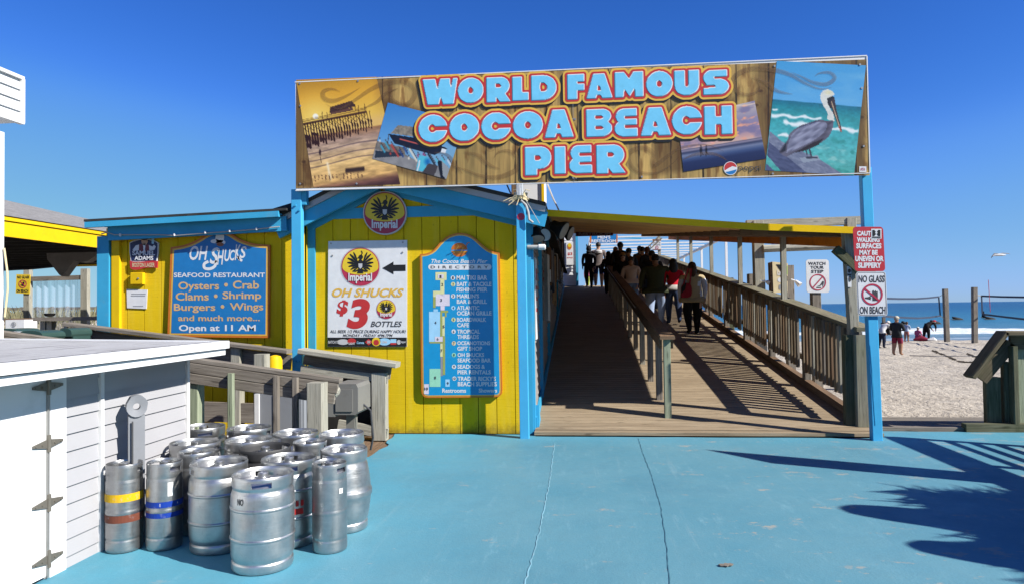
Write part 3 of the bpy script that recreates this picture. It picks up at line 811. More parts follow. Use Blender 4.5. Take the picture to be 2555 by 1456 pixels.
# ------------------------------------------------------------------ the big gateway sign
GS = 8.45
def gmap(x, y): return ((1080 + x / 2.8) / 1.5108, (200 + y / 2.8) / 1.5108)
def gpl(off): return lambda x, y: on_y(*gmap(x, y), GS - off)
gate = thing('gateway_sign', 'long wooden-look banner sign reading World Famous Cocoa Beach Pier on blue posts', 'sign', (-.05, GS, 3.17))
SX0, SX1, SZ0, SZ1 = -3.597, 3.478, 3.178, 4.577
mb = MB(); mb.box(((SX0 + SX1)/2, GS + .016, (SZ0 + SZ1)/2), (SX1 - SX0, .026, SZ1 - SZ0)); obj('panel', mb, M['white_paint'], gate)
gaps = [1075, 1566, 1896, 2216, 2531, 2861, 3191, 3516, 3836, 4166, 4496, 4829, 5156, 5500, 6021]
def planks(x, y):
    idx = np.zeros(x.shape)
    for g in gaps: idx += (x > g)
    j = np.floor(x / 165.0)
    tone = _tab[(idx*7).astype(int) % 256, (j*3).astype(int) % 256]
    gr = fbm(x*.035 + tone*40, y*.0022 + tone*9, 5); fine = vn(x*.12, y*.006)
    k = .76 + .22*tone + .42*(gr-.5) + .14*(fine-.5)
    img = np.stack([k*205, k*168, k*98], -1)
    grn = np.clip((fbm(x*.004+3, y*.004)-.45)*3, 0, 1)
    img = lay(img, grn*.35, (150, 140, 84))
    img = lay(img, np.clip((fbm(x*.02+9, y*.005+2)-.60)*5, 0, .6), (110, 72, 32))
    for kx, ky in ((1650, 590), (1990, 900), (2260, 1000), (6075, 680), (6090, 985), (5030, 550), (5075, 400), (3420, 620), (2620, 1320), (4350, 260), (3700, 1320), (190, 1150), (160, 1385)):
        d = np.hypot((x-kx)/1.0, (y-ky)/.7); img = lay(img, np.clip((34-d)/20, 0, 1)*.8, (70, 45, 22)); img = lay(img, np.clip(1-np.abs(d-50)/12, 0, 1)*.3, (90, 60, 30))
    for g in gaps:
        w = 6 + 5*vn(y*.02, np.full(y.shape, g*.1))
        img = lay(img, np.clip((w-np.abs(x-g))/4, 0, 1), (22, 15, 9))
    for j2 in range(0, 40):
        gx = j2*165 + 40*_tab[j2, 3]
        img = lay(img, np.clip((3-np.abs(x-gx))/3, 0, 1)*.55, (70, 48, 26))
    # soft printed drop shadows round the tilted photographs
    for cx, cy, hw, hh, an in ((560, 830, 560, 590, .1), (1390, 930, 440, 330, .25), (4420, 880, 420, 310, -.15), (5570, 690, 520, 610, .05)):
        ca, sa = math.cos(an), math.sin(an); u = (x-cx)*ca+(y-cy)*sa; v = -(x-cx)*sa+(y-cy)*ca
        q = np.maximum(np.abs(u)-hw, np.abs(v)-hh); img = lay(img, np.clip(1-q/60, 0, 1)*.45, (62, 38, 16))
    return img
gc = [(SX0, SZ1), (SX1, SZ1), (SX1, SZ0), (SX0, SZ0)]
# corners of the sheet in picture coordinates (measured on the photograph)
picture('plank_print', [(104, 285), (6120, 69), (6156, 1292), (98, 1430)], planks, 620, 124, GS - .0005, gate, gmap)

def pic_sunset(x, y):
    s = .165                                              # the photograph is tilted; horizon rises to the right
    h = y + s*(x-100)
    d = np.hypot(x-308, y-672)
    img = grad(h, [(280, (176, 130, 40)), (500, (226, 168, 52)), (760, (240, 196, 84)), (850, (232, 190, 110))])
    img = lay(img, np.clip(1-d/340, 0, 1)**1.6*.8, (255, 226, 120)); img = lay(img, np.clip((34-d)/10, 0, 1), (255, 252, 235))
    sea = np.clip((h-905)/12, 0, 1)
    n = fbm(x*.012, (h)*.05, 4)
    wat = grad(h, [(900, (150, 104, 64)), (1000, (172, 142, 124)), (1060, (196, 166, 140)), (1120, (200, 168, 130)), (1240, (232, 192, 126)), (1420, (222, 176, 108)), (1480, (118, 78, 66)), (1560, (66, 42, 44))])
    wat = wat * (.72 + .55*n)[..., None]
    img = lay(img, sea, wat)
    for hh in (1075, 1155, 1225): img = lay(img, np.clip(1-np.abs(h-hh-18*np.sin(x*.006))/9, 0, 1)*.8, (66, 52, 70))
    sun2 = np.clip(1-np.abs(x-430-.2*(y-1150))/22, 0, 1)*np.clip((h-1200)/20, 0, 1)*np.clip((1420-h)/40, 0, 1); img = lay(img, sun2*.9, (255, 238, 200))
    # deck line and roof of the pier, seen in silhouette
    dk = 740 - .198*(x-145)
    lim = np.clip((850-x)/6, 0, 1)*np.clip((x-140)/4, 0, 1)
    img = lay(img, np.clip(1-np.abs(y-dk-22)/20, 0, 1)*lim*1.2, (62, 32, 22))
    img = lay(img, np.clip((5-np.abs(y-dk+8))/3, 0, 1)*lim, (74, 40, 24)); img = lay(img, np.clip((4-np.abs(y-dk+24))/3, 0, 1)*lim, (90, 50, 26))
    img = lay(img, inpoly(x, y, [(462, 575), (690, 505), (735, 565), (455, 640)]), (70, 46, 40)); img = lay(img, inpoly(x, y, [(470, 632), (705, 575), (705, 610), (470, 655)]), (98, 66, 54))
    for i in range(26):
        px = 165 + i*28.5; top = 760 - .198*(px-145); bot = 990 - .285*(px-145) + (i % 3)*18
        w = 24 - .5*i; img = lay(img, seg(x, y, px, top, px+34-.4*i, bot, w*.6), (46, 22, 16)); img = lay(img, seg(x, y, px+20, (top+bot)/2, px+34-.4*i, bot, w*1.1), (52, 26, 20))
        if i % 2 == 0 and i < 24: img = lay(img, seg(x, y, px, top+20, px+60, top+75, 5), (54, 26, 16)); img = lay(img, seg(x, y, px+60, top+8, px, top+85, 5), (54, 26, 16))
    for px, t_ in ((378, 625), (430, 630), (725, 540), (760, 560), (825, 540)): img = lay(img, seg(x, y, px, t_, px+4, t_+70, 7), (60, 36, 24))
    img = lay(img, np.clip(1-np.hypot((x-355)/16, (y-1050)/42), 0, 1)*2, (42, 26, 34)); img = lay(img, seg(x, y, 360, 1080, 368, 1160, 6), (42, 26, 34))
    rf = np.clip(1-np.abs(y-1235+.1*(x-720))/34, 0, 1)*np.clip((830-x)/8, 0, 1)*np.clip((x-620)/8, 0, 1); img = lay(img, rf*1.6, (58, 40, 34))
    for i in range(14):
        px = 300+i*38; img = lay(img, seg(x, y, px, 1300-.08*i*38, px+6, 1360-.1*i*38, 14)*(fbm(x*.05, y*.08) > .45), (120, 86, 60))
    low = np.clip((h-1500)/70, 0, 1); img = lay(img, low*.75, (74, 40, 42))
    edge = np.clip((x-900)/160, 0, 1)*np.clip((700-y)/300, 0, 1); img = lay(img, edge*.65, (140, 96, 50))
    return img
picture('sunset_pier_photo', [(100, 284), (950, 252), (1200, 1385), (285, 1418)], pic_sunset, 130, 150, GS - .003, gate, gmap)
def pic_bar(x, y):
    u = x*.97+y*.25; v = y*.97-x*.25                      # tilted with the print
    img = grad(y, [(520, (58, 128, 200)), (900, (96, 160, 214)), (1000, (120, 170, 205))])
    n = fbm(x*.02, y*.02); n2 = vn(x*.06, y*.06)
    img = lay(img, inpoly(x, y, [(930, 960), (1270, 1080), (1700, 1330), (900, 1130)]), (122, 120, 118))
    gnd = np.clip((y-(1000+.28*(x-930)))/12, 0, 1); img = lay(img, gnd, np.stack([118+40*n, 118+38*n, 120+36*n], -1))
    img = lay(img, inpoly(x, y, [(1180, 762), (1480, 800), (1480, 905), (1100, 850)]), np.stack([112+50*n2, 106+46*n2, 96+40*n2], -1))
    img = lay(img, inpoly(x, y, [(1080, 855), (1480, 915), (1700, 1010), (1560, 1080), (1140, 960)]), (24, 30, 48))
    img = lay(img, seg(x, y, 1200, 910, 1480, 985, 8), (190, 90, 80)); img = lay(img, seg(x, y, 1080, 860, 1070, 950, 9), (70, 60, 54))
    img = lay(img, inpoly(x, y, [(950, 930), (1240, 1000), (1260, 1075), (940, 1020)]), np.stack([96+40*n2, 92+36*n2, 90+30*n2], -1))
    img = lay(img, inpoly(x, y, [(940, 1030), (1240, 1060), (1230, 1090), (930, 1110)]), (40, 52, 66))
    cs = [(210, 214, 220), (64, 160, 190), (190, 70, 60), (40, 70, 130), (230, 220, 200), (150, 60, 110), (30, 34, 44), (90, 190, 210)]
    for i in range(64):
        px = 985 + (i*97.3) % 790; b = 930 + .27*(px-985) + ((i*53) % 110); q = np.hypot((x-px)/10, (y-b)/15)
        img = lay(img, np.clip(1.4-q, 0, 1), cs[i % 8]); img = lay(img, np.clip(1.3-np.hypot((x-px)/8, (y-b+30)/9), 0, 1), (64, 42, 34))
    img = lay(img, inpoly(x, y, [(1400, 1080), (1500, 1100), (1460, 1260), (1370, 1240)]), (86, 190, 214)); img = lay(img, np.clip(1.2-np.hypot((x-1490)/42, (y-1150)/45), 0, 1), (22, 110, 180))
    img = lay(img, seg(x, y, 1380, 1250, 1410, 1140, 14), (214, 220, 224)); img = lay(img, inpoly(x, y, [(1500, 1170), (1600, 1190), (1560, 1300), (1430, 1265)]), (70, 64, 66))
    img = lay(img, seg(x, y, 1620, 1160, 1650, 1320, 46), (24, 28, 40)); img = lay(img, inpoly(x, y, [(1640, 1140), (1740, 1240), (1690, 1330), (1650, 1300)]), (150, 156, 160))
    img = lay(img, inpoly(x, y, [(1640, 1010), (1690, 1020), (1680, 1060), (1630, 1050)]), (226, 232, 236))
    return img
picture('bar_photo', [(1070, 525), (1880, 732), (1687, 1332), (905, 1118)], pic_bar, 120, 100, GS - .006, gate, gmap)
def pic_couple(x, y):                                    # x here in sheet coordinates
    s = .16; h = y + s*(x-3276-900)
    n = fbm(x*.006, h*.014, 4); n2 = fbm(x*.012+4, h*.03, 4)
    img = grad(h, [(560, (196, 192, 196)), (680, (188, 176, 176)), (800, (148, 140, 168)), (900, (150, 132, 162)), (985, (206, 164, 160)), (1020, (214, 180, 168))])
    img = lay(img, np.clip((n-.52)*5, 0, 1)*.8, (122, 116, 156)); img = lay(img, np.clip((n2-.60)*7, 0, 1)*np.clip((h-560)/100, 0, 1), (240, 168, 140))
    img = lay(img, np.clip(1-np.abs(h-640+20*np.sin(x*.01))/14, 0, 1)*.8, (240, 214, 190))
    img = lay(img, np.clip(1-np.hypot((x-4490)/34, (y-940)/14), 0, 1), (255, 190, 190)); 
    img = lay(img, np.clip((h-1020)/8, 0, 1), grad(h, [(1020, (60, 62, 92)), (1040, (150, 140, 160)), (1062, (52, 60, 92)), (1090, (120, 130, 160)), (1130, (64, 84, 128)), (1170, (34, 48, 92)), (1300, (24, 34, 74)), (1420, (22, 30, 62))]))
    for px, w in ((4376, 15), (4432, 12)):
        img = lay(img, np.clip(1.3-np.hypot((x-px)/w, (y-1025)/36), 0, 1), (14, 16, 32)); img = lay(img, np.clip(1.3-np.hypot((x-px)/8, (y-982)/8), 0, 1), (14, 16, 32))
        img = lay(img, seg(x, y, px, 1045, px-2, 1092, 8), (14, 16, 32)); img = lay(img, seg(x, y, px+5, 1045, px+22, 1075, 6), (14, 16, 32))
    return img
picture('couple_photo', [(4131, 690), (4941, 505), (5061, 1115), (4191, 1255)], pic_couple, 120, 90, GS - .006, gate, gmap)
def pic_pelican(X, y):
    x = X - 4676
    hz = 488 + .088*(x-460); h = y - hz; n = fbm(x*.01, y*.02, 4); n2 = fbm(x*.03, y*.05, 4)
    img = grad(y, [(80, (66, 158, 216)), (300, (78, 164, 222)), (500, (92, 172, 226))]); img = lay(img, np.clip((fbm(x*.004, y*.008)-.5)*3, 0, 1)*.35, (140, 196, 226))
    sea = grad(h, [(0, (22, 108, 138)), (60, (30, 132, 150)), (150, (52, 156, 164)), (330, (72, 176, 184)), (560, (92, 184, 184)), (800, (70, 160, 150))])
    sea = sea*(.86+.28*n2)[..., None]
    sea = lay(sea, np.clip((n-.6)*5, 0, 1)*np.clip((h-350)/100, 0, 1)*.6, (170, 216, 210)); sea = lay(sea, np.clip((.38-n)*6, 0, 1)*np.clip((h-300)/100, 0, 1)*.6, (36, 130, 122))
    img = lay(img, np.clip(h/5, 0, 1), sea)
    for y0, xa, xb, sl, w in ((655, 430, 985, .075, 20), (735, 560, 1370, .11, 24), (870, 500, 640, .05, 24), (590, 440, 520, .05, 8)):
        yy = y0 + sl*(x-xa) + 10*np.sin(x*.03); img = lay(img, np.clip(1.4-np.abs(y-yy)/(w*(.4+.9*vn(x*.03, y*0+y0))), 0, 1)*np.clip((x-xa)/20, 0, 1)*np.clip((xb-x)/20, 0, 1), (236, 244, 246))
    # timber rail the bird stands on
    gr = fbm(x*.01+y*.03, (y-.62*x)*.06, 4)
    img = lay(img, inpoly(x, y, [(425, 825), (560, 940), (760, 1035), (930, 1110), (1230, 1300), (840, 1300), (410, 935)]), np.stack([92+60*gr, 100+58*gr, 128+50*gr], -1))
    img = lay(img, inpoly(x, y, [(410, 935), (860, 1300), (590, 1300), (395, 1080)]), np.stack([58+40*gr, 66+40*gr, 98+44*gr], -1))
    img = lay(img, inpoly(x, y, [(385, 1165), (480, 1250), (375, 1245)]), (84, 92, 128)); img = lay(img, inpoly(x, y, [(740, 1110), (930, 1080), (960, 1130), (780, 1160)]), (150, 160, 176))
    # pelican: tail, body, wing, neck, head, bill, legs
    st = vn((x*.6+y)*.05, (y-x*.7)*.012)
    body = smoothline([(525, 1045), (560, 980), (610, 930), (640, 850), (730, 780), (850, 735), (960, 705), (1030, 722), (1095, 715), (1100, 760), (1060, 870), (980, 940), (860, 1005), (720, 1040), (600, 1095), (525, 1045)], 5)
    img = lay(img, inpoly(x, y, body), np.stack([66+50*st, 62+52*st, 78+56*st], -1))
    wing = smoothline([(600, 1060), (640, 900), (730, 800), (900, 735), (1030, 745), (1000, 840), (880, 930), (740, 1000), (600, 1060)], 5)
    img = lay(img, inpoly(x, y, wing), np.stack([96+70*st, 98+70*st, 122+70*st], -1)); img = lay(img, inpoly(x, y, [(780, 780), (900, 742), (960, 710), (860, 745), (700, 800)]), (70, 78, 112))
    img = lay(img, inpoly(x, y, [(560, 1010), (600, 945), (595, 1040), (530, 1048)]), (38, 40, 56)); img = lay(img, inpoly(x, y, [(680, 1055), (880, 950), (1000, 900), (940, 975), (800, 1035)]), (44, 36, 44))
    neck = smoothline([(1090, 715), (1035, 700), (1040, 640), (985, 540), (960, 450), (1000, 395), (1060, 392), (1110, 440), (1060, 480), (1050, 560), (1095, 640), (1112, 730)], 5)
    img = lay(img, inpoly(x, y, neck), np.stack([206+30*n2, 208+30*n2, 206+20*n2], -1)); img = lay(img, np.clip(1.2-np.hypot((x-1050)/50, (y-420)/28), 0, 1)*.7, (232, 222, 170))
    img = lay(img, inpoly(x, y, [(1030, 480), (1085, 455), (1112, 470), (1110, 520), (1070, 590), (1040, 540)]), (30, 34, 46))
    img = lay(img, inpoly(x, y, [(1060, 520), (1110, 470), (1130, 600), (1190, 820), (1178, 842), (1150, 780), (1090, 620)]), (62, 50, 58)); img = lay(img, seg(x, y, 1080, 520, 1165, 790, 9), (196, 170, 140)); img = lay(img, seg(x, y, 1160, 780, 1182, 832, 14), (180, 90, 70))
    img = lay(img, seg(x, y, 845, 1010, 868, 1100, 18), (64, 66, 82)); img = lay(img, seg(x, y, 810, 1025, 822, 1075, 14), (64, 66, 82)); img = lay(img, seg(x, y, 820, 1105, 925, 1108, 20), (60, 62, 80))
    return img
picture('pelican_photo', [(5176, 84), (6116, 132), (5990, 1292), (5051, 1240)], pic_pelican, 120, 140, GS - .003, gate, gmap)

# ---- chunky lettering: letters as filled masks, outlines grown from them
CELL = .0068
def letter_mask(ch, u, v, asp):
    """u,v in 0..1 (v down) over the letter box; asp = width/height"""
    x = u * asp; W = asp; y = v
    box = lambda a, b, c, d: ((x >= a) & (x <= c) & (y >= b) & (y <= d))
    ell = lambda cx, cy, rx, ry: (((x-cx)/rx)**2 + ((y-cy)/ry)**2 <= 1)
    pol = lambda p: inpoly(x, y, p) > .5
    inside = (u >= 0) & (u <= 1) & (v >= 0) & (v <= 1)
    if ch == 'O': r = ell(W/2, .5, W/2, .5) & ~ell(W*.5, .5, W*.10, .13)
    elif ch == 'C': r = ell(W/2, .5, W/2, .5) & ~ell(W*.48, .5, W*.13, .15) & ~box(W*.5, .42, W*2, .58)
    elif ch == 'D': r = (box(0, 0, W*.5, 1) | ell(W*.48, .5, W*.52, .5)) & ~((box(W*.36, .30, W*.5, .66) | ell(W*.48, .48, W*.15, .18)))
    elif ch == 'W': r = pol([(0, 0), (W*.36, 0), (W*.42, .42), (W*.5, 0), (W*.78, 0), (W*.80, .42), (W*.86, 0), (W, 0), (W*.88, 1), (W*.58, 1), (W*.52, .68), (W*.46, 1), (W*.14, 1)])
    elif ch == 'R': r = (box(0, 0, W*.40, 1) | box(0, 0, W*.6, .68) | ell(W*.60, .36, W*.36, .36) | pol([(W*.30, .62), (W*.72, .60), (W, 1), (W*.56, 1), (W*.40, .78)])) & ~(box(W*.38, .26, W*.5, .42) | ell(W*.5, .34, W*.11, .08))
    elif ch == 'L': r = box(0, 0, W*.60, 1) | box(0, .66, W, 1)
    elif ch == 'F': r = box(0, 0, W*.58, 1) | box(0, 0, W, .30) | box(0, .40, W*.98, .66)
    elif ch == 'A': r = pol([(W*.27, 0), (W*.70, 0), (W, 1), (W*.60, 1), (W*.56, .86), (W*.40, .86), (W*.36, 1), (0, 1)]) & ~pol([(W*.44, .50), (W*.52, .50), (W*.56, .68), (W*.42, .68)])
    elif ch == 'M': r = pol([(0, 0), (W*.32, 0), (W*.5, .28), (W*.66, 0), (W, 0), (W, 1), (W*.70, 1), (W*.70, .66), (W*.52, .98), (W*.34, .66), (W*.30, 1), (0, 1)])
    elif ch == 'U': r = (box(0, 0, W*.42, .62) | box(W*.56, 0, W, .62) | (ell(W*.5, .60, W*.5, .40) & (y >= .55))) & ~(box(W*.42, -1, W*.56, .55) | ell(W*.49, .55, W*.07, .12))
    elif ch == 'S': r = (box(W*.30, 0, W*.94, .30) | ell(W*.34, .30, W*.34, .30) | box(W*.34, .34, W*.60, .60) | ell(W*.60, .68, W*.40, .32) | box(0, .72, W*.6, 1) | box(W*.1, .36, W*.7, .6)) & ~(box(W*.42, .285, W*2, .37)) & ~box(-1, .60, W*.46, .70)
    elif ch == 'B': r = (box(0, 0, W*.62, 1) | ell(W*.60, .27, W*.37, .27) | ell(W*.60, .71, W*.40, .29)) & ~(box(W*.36, .24, W*.55, .36) | box(W*.36, .62, W*.55, .74) | ell(W*.55, .30, W*.12, .06) | ell(W*.55, .68, W*.12, .06))
    elif ch == 'E': r = (box(W*.34, 0, W*.97, 1) | ell(W*.40, .27, W*.34, .27) | ell(W*.42, .71, W*.42, .29) | box(W*.4, .72, W, 1)) & ~(box(W*.44, .27, W*2, .38) | box(W*.44, .60, W*2, .71))
    elif ch == 'H': r = box(0, 0, W*.40, 1) | box(W*.60, 0, W, 1) | box(0, .38, W, .66)
    elif ch == 'P': r = (box(0, 0, W*.46, 1) | box(0, 0, W*.6, .78) | ell(W*.60, .39, W*.40, .39)) & ~(box(W*.38, .30, W*.5, .48) | ell(W*.5, .39, W*.11, .09))
    elif ch == 'I': r = box(0, 0, W, 1)
    else: r = box(0, 0, W, 1)
    return r & inside
def blur(a, k=1):
    for _ in range(k):
        p = np.pad(a, 1, mode='edge'); a = (p[1:-1, 1:-1]*4 + p[:-2, 1:-1]*2 + p[2:, 1:-1]*2 + p[1:-1, :-2]*2 + p[1:-1, 2:]*2 + p[:-2, :-2] + p[2:, 2:] + p[:-2, 2:] + p[2:, :-2]) / 16
    return a
def grow_field(mask, rmax):
    """distance (in cells) to the mask, up to rmax"""
    d = np.where(mask, 0.0, 99.0); H_, W_ = mask.shape; out = d.copy()
    for dy in range(-rmax, rmax+1):
        for dx in range(-rmax, rmax+1):
            q = math.hypot(dx, dy)
            if q > rmax or q == 0: continue
            sh = np.zeros_like(mask); y0, y1 = max(0, dy), min(H_, H_+dy); x0, x1 = max(0, dx), min(W_, W_+dx)
            sh[y0:y1, x0:x1] = mask[y0-dy:y1-dy, x0-dx:x1-dx]
            out = np.where(sh & (out > q), q, out)
    return out
def contour_mesh(f, x0, z1, Y, mb):
    """filled region f>0 by marching squares; full cells merged along rows"""
    H_, W_ = f.shape; P = lambda i, j: (x0 + i*CELL, Y, z1 - j*CELL)
    ins = f > 0
    full = ins[:-1, :-1] & ins[1:, :-1] & ins[:-1, 1:] & ins[1:, 1:]; anyc = ins[:-1, :-1] | ins[1:, :-1] | ins[:-1, 1:] | ins[1:, 1:]
    for j in range(H_-1):
        i = 0
        while i < W_-1:
            if full[j, i]:
                k = i
                while k < W_-1 and full[j, k]: k += 1
                mb.face([P(i, j+1), P(k, j+1), P(k, j), P(i, j)]); i = k; continue
            if anyc[j, i]:
                cs = [(i, j+1), (i+1, j+1), (i+1, j), (i, j)]; pts = []
                for a in range(4):
                    (ai, aj), (bi, bj) = cs[a], cs[(a+1) % 4]; fa, fb = f[aj, ai], f[bj, bi]
                    if fa > 0: pts.append(P(ai, aj))
                    if (fa > 0) != (fb > 0): t_ = fa/(fa-fb); pts.append(P(ai+(bi-ai)*t_, aj+(bj-aj)*t_))
                if len(pts) >= 3: mb.face(pts)
            i += 1
c2_, c3_, c4_ = 1176, 3276, 4676
LINES = [
 [('W', c2_+262, 287, c2_+634, 541), ('O', c2_+632, 275, c2_+905, 526), ('R', c2_+935, 268, c2_+1190, 516), ('L', c2_+1208, 258, c2_+1382, 505), ('D', c2_+1408, 248, c2_+1675, 495),
  ('F', c2_+1785, 236, c2_+1970, 487), ('A', c2_+1985, 228, c3_+165, 478), ('M', c3_+185, 210, c3_+490, 466), ('O', c3_+516, 204, c3_+798, 459), ('U', c3_+815, 196, c3_+1078, 446), ('S', c3_+1118, 190, c3_+1392, 440)],
 [('C', c2_+218, 664, c2_+524, 940), ('O', c2_+543, 652, c2_+860, 929), ('C', c2_+880, 640, c2_+1194, 916), ('O', c2_+1213, 628, c2_+1530, 905), ('A', c2_+1545, 612, c2_+1856, 892),
  ('B', c2_+1982, 602, c3_+160, 882), ('E', c3_+182, 598, c3_+432, 880), ('A', c3_+455, 585, c3_+782, 872), ('C', c3_+788, 575, c3_+1110, 860), ('H', c3_+1128, 570, c3_+1430, 856)],
 [('P', c2_+1340, 1000, c2_+1620, 1287), ('I', c2_+1650, 992, c2_+1772, 1277), ('E', c2_+1805, 983, c2_+2052, 1270), ('R', c2_+2090, 980, c3_+302, 1268)]]
layers = {k: MB() for k in ('letter_shadow', 'letter_outline_gold', 'letter_outline_red', 'letter_bevel', 'letter_highlight', 'letter_face')}
for line in LINES:
    wb = []
    for ch, a, b, c, d in line:
        p, q = gpl(0)(a, b), gpl(0)(c, d); wb.append((ch, p.x, p.z, q.x, q.z))
    mg = .14
    x0 = min(w[1] for w in wb) - mg; x1 = max(w[3] for w in wb) + mg; z1 = max(w[2] for w in wb) + mg; z0 = min(w[4] for w in wb) - mg
    nx, ny = int((x1-x0)/CELL)+1, int((z1-z0)/CELL)+1
    gx, gz = np.meshgrid(x0 + np.arange(nx)*CELL, z1 - np.arange(ny)*CELL)
    mask = np.zeros((ny, nx), bool)
    for ch, a, b, c, d in wb: mask |= letter_mask(ch, (gx-a)/(c-a), (b-gz)/(b-d), (c-a)/(b-d))
    dist = blur(grow_field(mask, 12), 1)
    face = blur(mask.astype(float), 1) - .5
    def shf(f, dx, dy):
        return np.roll(np.roll(f, dx, 1), dy, 0)
    contour_mesh(8.6 - shf(dist, -3, 4), x0, z1, GS - .0085, layers['letter_shadow'])
    contour_mesh(8.3 - dist, x0, z1, GS - .0100, layers['letter_outline_gold'])
    contour_mesh(4.6 - dist, x0, z1, GS - .0115, layers['letter_outline_red'])
    contour_mesh(1.0 - dist, x0, z1, GS - .0130, layers['letter_bevel'])
    contour_mesh(np.minimum(1.0 - dist, shf(face, 1, -1)), x0, z1, GS - .0138, layers['letter_highlight'])
    contour_mesh(np.minimum(shf(face, 1, 1), np.minimum(face, shf(face, -1, -1))), x0, z1, GS - .0148, layers['letter_face'])
for k, m_ in (('letter_shadow', 'p_black'), ('letter_outline_gold', 'p_gold'), ('letter_outline_red', 'p_red'), ('letter_bevel', 'p_bevel'), ('letter_highlight', 'p_white'), ('letter_face', 'p_letter')):
    obj(k, layers[k], M[m_], gate)
# scroll ornaments
def scroll(pts, w):
    mb = MB(); stroke(mb, smoothline(pts, 8), w, gpl(.0072), taper=True); obj('scroll_ornament', mb, M['scroll'], gate)
scroll([(570, 410), (480, 380), (390, 410), (400, 480), (500, 505), (640, 450), (780, 365)], 52); scroll([(412, 540), (560, 590), (720, 500), (900, 380), (1080, 310), (1260, 310), (1355, 400), (1320, 510), (1220, 550), (1120, 490), (1110, 410), (1180, 375)], 60); scroll([(800, 590), (950, 520), (1060, 420), (1180, 375)], 40)
def G2(*p): return [(c2_+a, b) for a, b in p]
def G3(*p): return [(c3_+a, b) for a, b in p]
def G4(*p): return [(c4_+a, b) for a, b in p]
scroll(G2((560, 1190), (700, 1230), (880, 1300), (1060, 1310), (1240, 1240), (1275, 1140), (1180, 1040), (1060, 1050), (1010, 1120)), 54); scroll(G2((690, 1045), (840, 1080), (960, 1180), (1080, 1225)), 46); scroll(G2((380, 1050), (520, 1080), (620, 1200), (680, 1275)), 40)
scroll(G3((1340, 1040), (1150, 970), (900, 1000), (760, 1080), (600, 1190), (590, 1060), (480, 1000), (350, 1050), (340, 1150), (430, 1250), (600, 1270), (760, 1200), (900, 1060)), 54); scroll(G3((900, 1130), (1050, 1070), (1250, 1070), (1380, 1140)), 36)
scroll(G4((1085, 360), (960, 380), (800, 320), (640, 230), (440, 175), (240, 165), (80, 230), (40, 330), (120, 430), (250, 430), (330, 370), (300, 280)), 56); scroll(G4((240, 250), (380, 310), (500, 400), (668, 437)), 42); scroll(G4((655, 205), (760, 250), (880, 310), (1020, 330), (1110, 270), (1060, 210), (950, 215), (900, 250)), 44)
# soft-drink roundel and word, maker's tag, bolts
mb = MB(); pl = gpl(.0074); cx, cy, r_ = c4_+10, 1218, 66
disc(mb, cx, cy, r_+6, r_+6, gpl(.0072), mi=3); 
polyface(mb, [(cx + r_*math.cos(R(a)), cy - r_*math.sin(R(a))) for a in range(10, 205, 8)] + [(cx-20, cy-2), (cx+20, cy-22)], pl, 0)
polyface(mb, [(cx + r_*math.cos(R(a)), cy - r_*math.sin(R(a))) for a in range(215, 355, 8)] + [(cx+25, cy+22), (cx-22, cy+34)], pl, 1)
put_text(mb, 'pepsi', (gmap(c4_+92, 1180)[0], gmap(0, 1180)[1], gmap(c4_+330, 1258)[0], gmap(0, 1262)[1]), lambda a, b: on_y(a, b, GS-.0074), .0, mi=2)
obj('sponsor_logo', mb, [M['p_red'], M['p_blue'], M['p_dkgrey'], M['p_white']], gate)
mb = MB(); rect(mb, c4_+1370, 1198, c4_+1445, 1258, gpl(.004), 0); put_text(mb, 'ATA', (*gmap(c4_+1382, 1213), *gmap(c4_+1432, 1243)), lambda a, b: on_y(a, b, GS-.006), .02, mi=1); obj('maker_tag', mb, [M['p_white'], M['p_crimson']], gate)
mb = MB()
for bx, by in ((140, 325), (755, 298), (148, 560), (145, 1382), (742, 1380), (c2_+1825, 207), (c2_+1860, 207), (c2_+1838, 700), (c2_+1868, 700), (c2_+1850, 1318), (c2_+1882, 1318), (c3_+455, 190), (c3_+1040, 170), (c3_+475, 1308), (c4_+475, 140), (c4_+1375, 125), (c4_+1395, 372), (c4_+1415, 985), (c4_+455, 1275)):
    p = gpl(.0)(bx, by); mb.tube([(p.x, GS-.002, p.z), (p.x, GS-.009, p.z)], .013, 8)
obj('bolts', mb, M['galv'], gate)
mb = MB(); p = gpl(0)(c2_+1850, 700); mb.box((p.x, GS-.0075, (SZ0+SZ1)/2), (.004, .003, SZ1-SZ0)); obj('panel_joint', mb, M['p_grey'], gate)
mb = MB()
mb.box(((SX0+SX1)/2, GS+.012, SZ1+.006), (SX1-SX0+.01, .034, .012)); mb.box((SX1+.006, GS+.012, (SZ0+SZ1)/2), (.012, .034, SZ1-SZ0)); mb.box(((SX0+SX1)/2, GS+.012, SZ0-.005), (SX1-SX0+.01, .034, .01)); obj('edging', mb, M['white_line'], gate)

# blue posts that carry it
def post(name_label, x, y, z0, z1, w, d, lean=0.0, jag=True):
    mb = MB(); mb.beam((x + lean, y, z0), (x, y, z1), w, d, (0, 1, 0), .006)
    return single('sign_post', mb, M['blue'], name_label, 'post', (x + lean, y, z0), 'blue posts under the gateway sign')
LPX = on_y(743, 700, 8.54).x
sp = post('left turquoise post of the banner sign, rising behind the grey railings', LPX, 8.545, 0, 3.2, .135, .09)
mb = MB(); mb.beam((SX0 + .045, 8.56, 3.0), (SX0 + .045, 8.56, 4.52), .13, .09, (0, 1, 0), .004); obj('post_extension', mb, M['blue_trim'], sp)
mb = MB()
for px, py in ((737, 513), (747, 525), (738, 900), (745, 901)):
    p = on_y(px, py, 8.495); mb.tube([(p.x, 8.5, p.z), (p.x, 8.48, p.z)], .013, 8)
obj('bolts', mb, M['blue_trim'], sp)
CPX = on_y(1303, 800, 8.55).x
